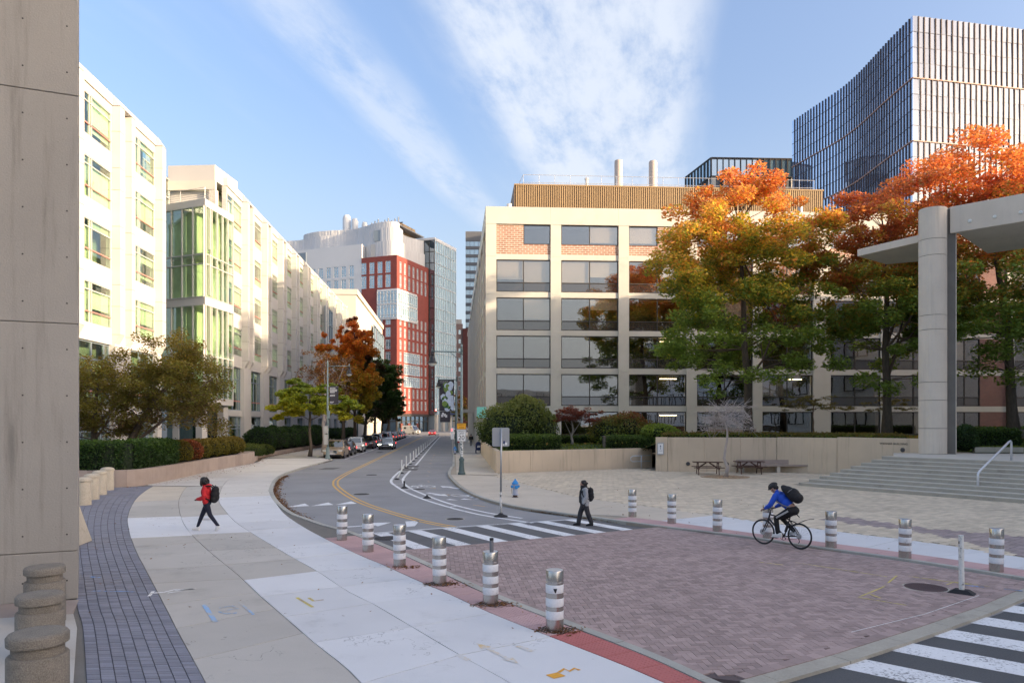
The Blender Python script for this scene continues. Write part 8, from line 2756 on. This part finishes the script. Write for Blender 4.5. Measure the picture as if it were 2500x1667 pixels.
def bicycle():
    t = thing('bicycle', 'black hybrid bicycle with disc brakes and a raised rear mudguard', 'bicycle', BLOC, BH)
    rw = .345
    for nm, cx in (('front_wheel', .53), ('rear_wheel', -.53)):
        w_ = MB().torus((cx, 0, rw), (0, 1, 0), rw - .018, .018, 40, 8).build(nm, 'black', t, smooth=True)
        MB().torus((cx, 0, rw), (0, 1, 0), rw - .040, .010, 40, 6).build('rim', 'black_metal', w_, smooth=True)
        mb = MB()
        for k in range(28):
            a = 2 * pi * k / 28
            mb.tube([(cx + .02 * cos(a + .6 * (-1) ** k), .028 * (1 if k % 2 else -1), rw + .02 * sin(a + .6 * (-1) ** k)), (cx + (rw - .045) * cos(a), 0, rw + (rw - .045) * sin(a))], .0016, 3, caps=False)
        mb.build('spokes', 'galv', w_)['kind'] = 'stuff'
        mb = MB().tube([(cx, -.05, rw), (cx, .05, rw)], .022, 12)
        mb.tube([(cx, .045, rw), (cx, .049, rw)], .075, 20)
        if cx < 0:
            for k, r_ in enumerate((.065, .056, .047, .038, .03)):
                mb.tube([(cx, .052 + .004 * k, rw), (cx, .055 + .004 * k, rw)], r_, 20)
        mb.build('hub', 'galv', w_, smooth=True, auto=40)
    bb, seat_t, head_t, head_b = Vector((-.09, 0, .285)), Vector((-.255, 0, .80)), Vector((.325, 0, .86)), Vector((.365, 0, .72))
    rear, front = Vector((-.53, 0, rw)), Vector((.53, 0, rw))
    mb = MB()
    mb.tube([bb, head_b], .024, 10)
    mb.tube([seat_t - Vector((0, 0, .05)), head_t - Vector((0, 0, .03))], .018, 10)
    mb.tube([bb, seat_t], .018, 10)
    mb.tube([head_t + Vector((-.006, 0, .03)), head_b - Vector((-.008, 0, .03))], .022, 10)
    for s_ in (-1, 1):
        mb.tube([bb + Vector((0, s_ * .03, 0)), rear + Vector((0, s_ * .055, 0))], .010, 8)
        mb.tube([seat_t + Vector((.01, s_ * .015, -.06)), rear + Vector((0, s_ * .055, 0))], .009, 8)
    mb.build('frame', 'black_metal', t, smooth=True)
    mb = MB()
    for s_ in (-1, 1):
        mb.tube([head_b + Vector((.005, s_ * .035, -.02)), head_b + Vector((.06, s_ * .05, -.16)), front + Vector((0, s_ * .052, 0))], [.018, .016, .011], 8)
    mb.tube([head_b + Vector((.005, -.04, -.02)), head_b + Vector((.005, .04, -.02))], .018, 8)
    mb.build('fork', 'black_metal', t, smooth=True)
    mb = MB().tube([head_t + Vector((-.005, 0, .03)), head_t + Vector((-.02, 0, .09)), head_t + Vector((.06, 0, .13))], .016, 8)
    mb.tube([(.36, -.30, .985), (.385, -.12, .99), (.385, .12, .99), (.36, .30, .985)], .014, 8)
    mb.build('handlebar', 'black_metal', t, smooth=True)
    for s_ in (-1, 1):
        MB().tube([(.345, s_ * .31, .985), (.372, s_ * .19, .988)], .017, 8).build('grip', 'black', t, smooth=True)
        MB().tube([(.39, s_ * .17, .985), (.43, s_ * .24, .955)], .006, 5).build('brake_lever', 'black_metal', t)
    MB().tube([seat_t, seat_t + Vector((-.035, 0, .12))], .014, 8).build('seat_post', 'black_metal', t)
    blob('saddle', lambda m_: (m_.ell((-.34, 0, .935), (.10, .065, .025), 14, 8), limb(m_, [(-.33, 0, .935), (-.18, 0, .93)], [.03, .018])), 'black', t, .010, 2)
    MB().tube([(-.42, 0, .93), (-.50, 0, .86), (-.52, 0, .84)], .014, 6).build('rear_lamp', 'black', t)
    mb = MB().tube([(-.275, 0, .72), (-.38, 0, .70), (-.46, 0, .66)], .016, 6)
    pts = [(-.46, .66), (-.55, .70), (-.68, .77), (-.82, .82), (-.92, .83)]
    for (x0, z0), (x1, z1) in zip(pts, pts[1:]):
        mb.hexa([(x0, -.03, z0), (x1, -.025, z1), (x1, .025, z1), (x0, .03, z0), (x0, -.02, z0 + .012), (x1, -.018, z1 + .012), (x1, .018, z1 + .012), (x0, .02, z0 + .012)])
    mb.build('rear_mudguard', 'black', t)
    mb = MB()
    mb.torus((-.09, .055, .285), (0, 1, 0), .085, .006, 28, 5)
    for k in range(4):
        a = pi / 2 * k + .4
        mb.bar((-.09, .055, .285), (-.09 + .085 * cos(a), .055, .285 + .085 * sin(a)), .014, .006, up=(0, 1, 0))
    mb.build('chainring', 'black_metal', t)
    mb = MB()
    for s_, a in ((1, radians(-12)), (-1, radians(168))):
        e = Vector((-.09 + .17 * cos(a), s_ * .075, .285 + .17 * sin(a)))
        mb.bar((-.09, s_ * .07, .285), e, .022, .014, up=(0, 1, 0))
    mb.build('crank_arm', 'black_metal', t)
    for s_, a in ((1, radians(-12)), (-1, radians(168))):
        e = (-.09 + .17 * cos(a), s_ * .125, .285 + .17 * sin(a))
        MB().box(e[0] - .045, e[0] + .045, e[1] - .045, e[1] + .045, e[2] - .010, e[2] + .010).build('pedal', 'black', t)
    mb = MB()
    for z0, z1 in (((.285 + .083), (rw + .05)), ((.285 - .083), (rw - .05))):
        mb.tube([(-.09, .055, z0), (-.53, .06, z1)], .004, 4)
    mb.tube([(-.53, .065, rw - .05), (-.56, .065, rw - .13), (-.53, .065, rw - .18)], .010, 6)
    mb.build('chain', 'iron', t)
    mb = MB()
    mb.tube([(-.13 - .0, .0, .42), (-.19, 0, .60)], .036, 12)
    mb.build('bottle_cage', 'black_metal', t)
    return t


bicycle()


def rider():
    t = thing('person', 'cyclist in a bright blue jacket and black track trousers bent over the bars', 'person', BLOC, BH)
    hip = Vector((-.33, 0, 1.02))
    sh = Vector((.06, 0, 1.39))
    hd = Vector((.21, 0, 1.545))
    ff, uu = Vector((.84, 0, -.54)), Vector((.54, 0, .84))
    ped = {1: Vector((.076, .125, .25)), -1: Vector((-.256, -.125, .32))}
    ank = {1: Vector((.03, .115, .36)), -1: Vector((-.30, -.115, .43))}
    knee = {1: Vector((.075, .125, .76)), -1: Vector((.02, -.12, .72))}

    def body(mb):
        limb(mb, [hip, hip.lerp(sh, .5), sh], [.125, .12, .11])
        limb(mb, [sh, hd - uu * .08 - ff * .02], [.058, .052])
        head_mass(mb, hd, ff, uu, 1.0)
        for s_ in (-1, 1):
            limb(mb, [sh + Vector((0, s_ * .17, -.02)), Vector((.18, s_ * .27, 1.13)), Vector((.325, s_ * .265, 1.015))], [.05, .040, .026])
            hand(mb, (.318, s_ * .262, 1.018), (.75, 0, -.25), (-.1, 0, -1), 1.0, .85, s_)
            limb(mb, [hip + Vector((0, s_ * .09, -.03)), knee[s_], ank[s_]], [.085, .055, .036])
    blob('body', body, 'skin', t, .009, 3)
    eyes(t, hd, ff, Vector((0, 1, 0)), uu)

    def jacket(mb):
        a = hip.lerp(sh, .22)
        mb.ell(hip.lerp(sh, .45), (.16, .165, .15), 18, 12)
        mb.ell(hip.lerp(sh, .70), (.155, .185, .15), 18, 12)
        mb.ell(sh + Vector((-.02, 0, -.02)), (.12, .19, .12), 18, 12)
        limb(mb, [a, hip.lerp(sh, .5)], [.135, .145])
        limb(mb, [sh, sh + Vector((.06, 0, .07))], [.085, .066])
        for s_ in (-1, 1):
            limb(mb, [sh + Vector((0, s_ * .165, -.02)), Vector((.14, s_ * .275, 1.15)), Vector((.18, s_ * .28, 1.10)), Vector((.30, s_ * .268, 1.03))], [.085, .068, .064, .046])
    blob('jacket', jacket, 'blue_jacket', t, .011, 3)

    def trousers(mb):
        mb.ell(hip + Vector((-.02, 0, -.02)), (.15, .17, .13), 18, 12)
        for s_ in (-1, 1):
            limb(mb, [hip + Vector((.02, s_ * .09, -.03)), knee[s_], ank[s_] + Vector((0, 0, .03))], [.118, .080, .062])
    blob('trousers', trousers, 'black_cloth', t, .011, 3)
    for k in (-1, 0, 1):
        mb = MB()
        pts = []
        for q in range(8):
            u_ = q / 7
            p = (hip + Vector((.0, .09, -.02))).lerp(knee[1], u_ * .85 + .02)
            r_ = .118 + (.080 - .118) * u_
            ax = (knee[1] - hip).normalized()
            perp = Vector((0, 1, 0)).cross(ax)
            pts.append(p + Vector((0, r_ * .985, 0)) + perp * (k * .017))
        L_ = [p + Vector((.004, .004, .004)) for p in pts]
        mb.tube(L_, .0055, 5)
        mb.build('side_stripe', 'white_shoe', t)
    for s_ in (-1, 1):
        p = ped[s_]
        shoe(t, (p.x - .13, p.y - .01, p.z + (.02 if s_ > 0 else .06)), (p.x + .10, p.y, p.z + .012), 'white_shoe')
    hel = thing_part = blob('helmet', lambda mb: (mb.ell(hd + uu * .062 - ff * .008, (.128, .100, .088), 20, 12, rot=Matrix((ff, Vector((0, 1, 0)), uu)).transposed()),), 'black_metal', t, .010, 2)
    mb = MB()
    rotm = Matrix((ff, Vector((0, 1, 0)), uu)).transposed()
    for y in (-.055, -.02, .02, .055):
        pts = [hd + uu * (.062 + .092 * sin(a) * sqrt(max(0, 1 - (y / .105) ** 2))) - ff * (.008 - .134 * cos(a) * sqrt(max(0, 1 - (y / .105) ** 2))) + Vector((0, y, 0)) for a in [pi * k / 10 for k in range(11)]]
        mb.tube(pts, .013, 6)
    mb.build('helmet_ridge', 'black_metal', hel, smooth=True)
    mb = MB().bar(hd + ff * .11 + uu * .05, hd + ff * .145 + uu * .035, .14, .012)
    mb.build('visor', 'black', hel)
    mb = MB()
    for s_ in (-1, 1):
        mb.tube([hd + uu * .03 + Vector((0, s_ * .09, 0)), hd - uu * .05 + ff * .02 + Vector((0, s_ * .075, 0)), hd - uu * .115 + ff * .035], .006, 5)
    mb.build('chin_strap', 'black', hel)
    blob('hair', lambda mb: (mb.ell(hd + uu * .02 - ff * .03, (.085, .082, .085), 16, 10), mb.ell(hd - ff * .09 - uu * .02, (.045, .05, .06), 12, 8)), 'hair', t, .011, 2)
    # strip of shirt at the waist
    MB().torus(hip.lerp(sh, .17), (sh - hip), .112, .028, 24, 8).build('shirt_hem', 'skin', t, smooth=True)
    return t


rider()
f_ = Vector((-.12, 0, 1.40))
cb, sb_ = cos(BH), sin(BH)
bp_ = thing('backpack', 'large black hiking backpack on the back of the cyclist', 'backpack', (BLOC[0] + f_.x * cb, BLOC[1] + f_.x * sb_, BLOC[2] + f_.z), BH)


def big_bag(mb):
    ax = Vector((.72, 0, .60)).normalized()
    nv = Vector((-.62, 0, .75)).normalized()
    rot = Matrix((ax, Vector((0, 1, 0)), nv)).transposed()
    mb.ell(Vector((-.10, 0, -.01)) + nv * .09, (.24, .17, .13), 18, 12, rot=rot)
    mb.ell(Vector((-.20, 0, -.09)) + nv * .10, (.21, .18, .155), 18, 12, rot=rot)
    mb.ell(Vector((-.02, 0, .05)) + nv * .07, (.22, .15, .095), 18, 12, rot=rot)
    mb.ell(Vector((-.30, 0, -.14)) + nv * .09, (.13, .165, .14), 18, 12, rot=rot)
    mb.ell(Vector((-.16, 0, -.05)) + nv * .21, (.12, .11, .055), 14, 9, rot=rot)


blob('bag_body', big_bag, 'black_cloth', bp_, .014, 4)
nv = Vector((-.62, 0, .75)).normalized()
mb = MB()
for s_ in (-1, 1):
    mb.tube([Vector((.10, s_ * .10, .06)), Vector((.20, s_ * .15, -.02)), Vector((.14, s_ * .19, -.18)), Vector((-.05, s_ * .18, -.27)), Vector((-.22, s_ * .16, -.30))], .016, 6)
mb.build('shoulder_strap', 'strap_grey', bp_)
mb = MB()
for a in (-.02, .09):
    pts = [Vector((-.12 - a * 1.2, .165 * cos(q), -.02 - a)) + nv * (.10 + .13 * sin(q)) for q in [pi * k / 10 for k in range(11)]]
    mb.tube(pts, .008, 5)
mb.tube([Vector((-.33, .10, -.05)), Vector((-.40, .10, -.10))], .008, 5)
mb.build('compression_strap', 'strap_grey', bp_)


# ---- distant walker by the mailbox
def far_walker():
    t = thing('person', 'distant walker in dark top seen from behind near the mailbox', 'person', (-5.5, 97.9, ZP), ST)

    def body(mb):
        limb(mb, [(0, 0, .92), (0, 0, 1.36)], [.13, .12])
        limb(mb, [(0, 0, 1.36), (0, .01, 1.48)], [.055, .05])
        head_mass(mb, Vector((0, .01, 1.57)), (0, 1, -.1), (0, .1, 1), 1.0)
        for q in (-1, 1):
            limb(mb, [(q * .19, 0, 1.36), (q * .24, -.02, 1.1), (q * .26, .05, .88)], [.05, .04, .028])
            hand(mb, (q * .26, .05, .87), (0, .1, -1), (-q, 0, 0), 1.0, .5, 1)
            limb(mb, [(q * .09, 0, .9), (q * .09, .08 * q, .49), (q * .09, .16 * q, .1)], [.08, .055, .04])
    blob('body', body, 'skin', t, .012, 3)
    blob('top', lambda mb: (mb.ell((0, 0, 1.28), (.20, .13, .16), 16, 10), mb.ell((0, 0, 1.06), (.19, .13, .22), 16, 10), limb(mb, [(-.19, 0, 1.34), (-.245, -.02, 1.1), (-.26, .04, .92)], [.08, .07, .06]), limb(mb, [(.19, 0, 1.34), (.245, -.02, 1.1), (.26, .04, .92)], [.08, .07, .06])), 'black_cloth', t, .014, 3)
    blob('trousers', lambda mb: (mb.ell((0, 0, .86), (.17, .13, .12), 16, 10), limb(mb, [(-.09, 0, .85), (-.09, -.08, .48), (-.09, -.15, .1)], [.1, .075, .06]), limb(mb, [(.09, 0, .85), (.09, .08, .48), (.09, .15, .1)], [.1, .075, .06])), 'slab_grey', t, .014, 3)
    for q in (-1, 1):
        shoe(t, (q * .09, .16 * q - .06, 0), (q * .09, .16 * q + .17, 0), 'white_shoe')
    blob('hair', lambda mb: (mb.ell((0, -.01, 1.60), (.10, .10, .11), 14, 9),), 'hair', t, .012, 3)
    return t


far_walker()
backpack((-5.5, 97.74, ZP + 1.15), -pi / 2 + ST, .95, 'black_cloth', 'black backpack on the distant walker')
tag(blob('carrier_bag', lambda mb: (mb.ell((0, 0, 0), (.14, .06, .18), 12, 8),), 'white_plastic', None, .02, 2), 'white carrier bag held by the distant walker', 'bag').location = (-5.80, 97.95, ZP + .70)
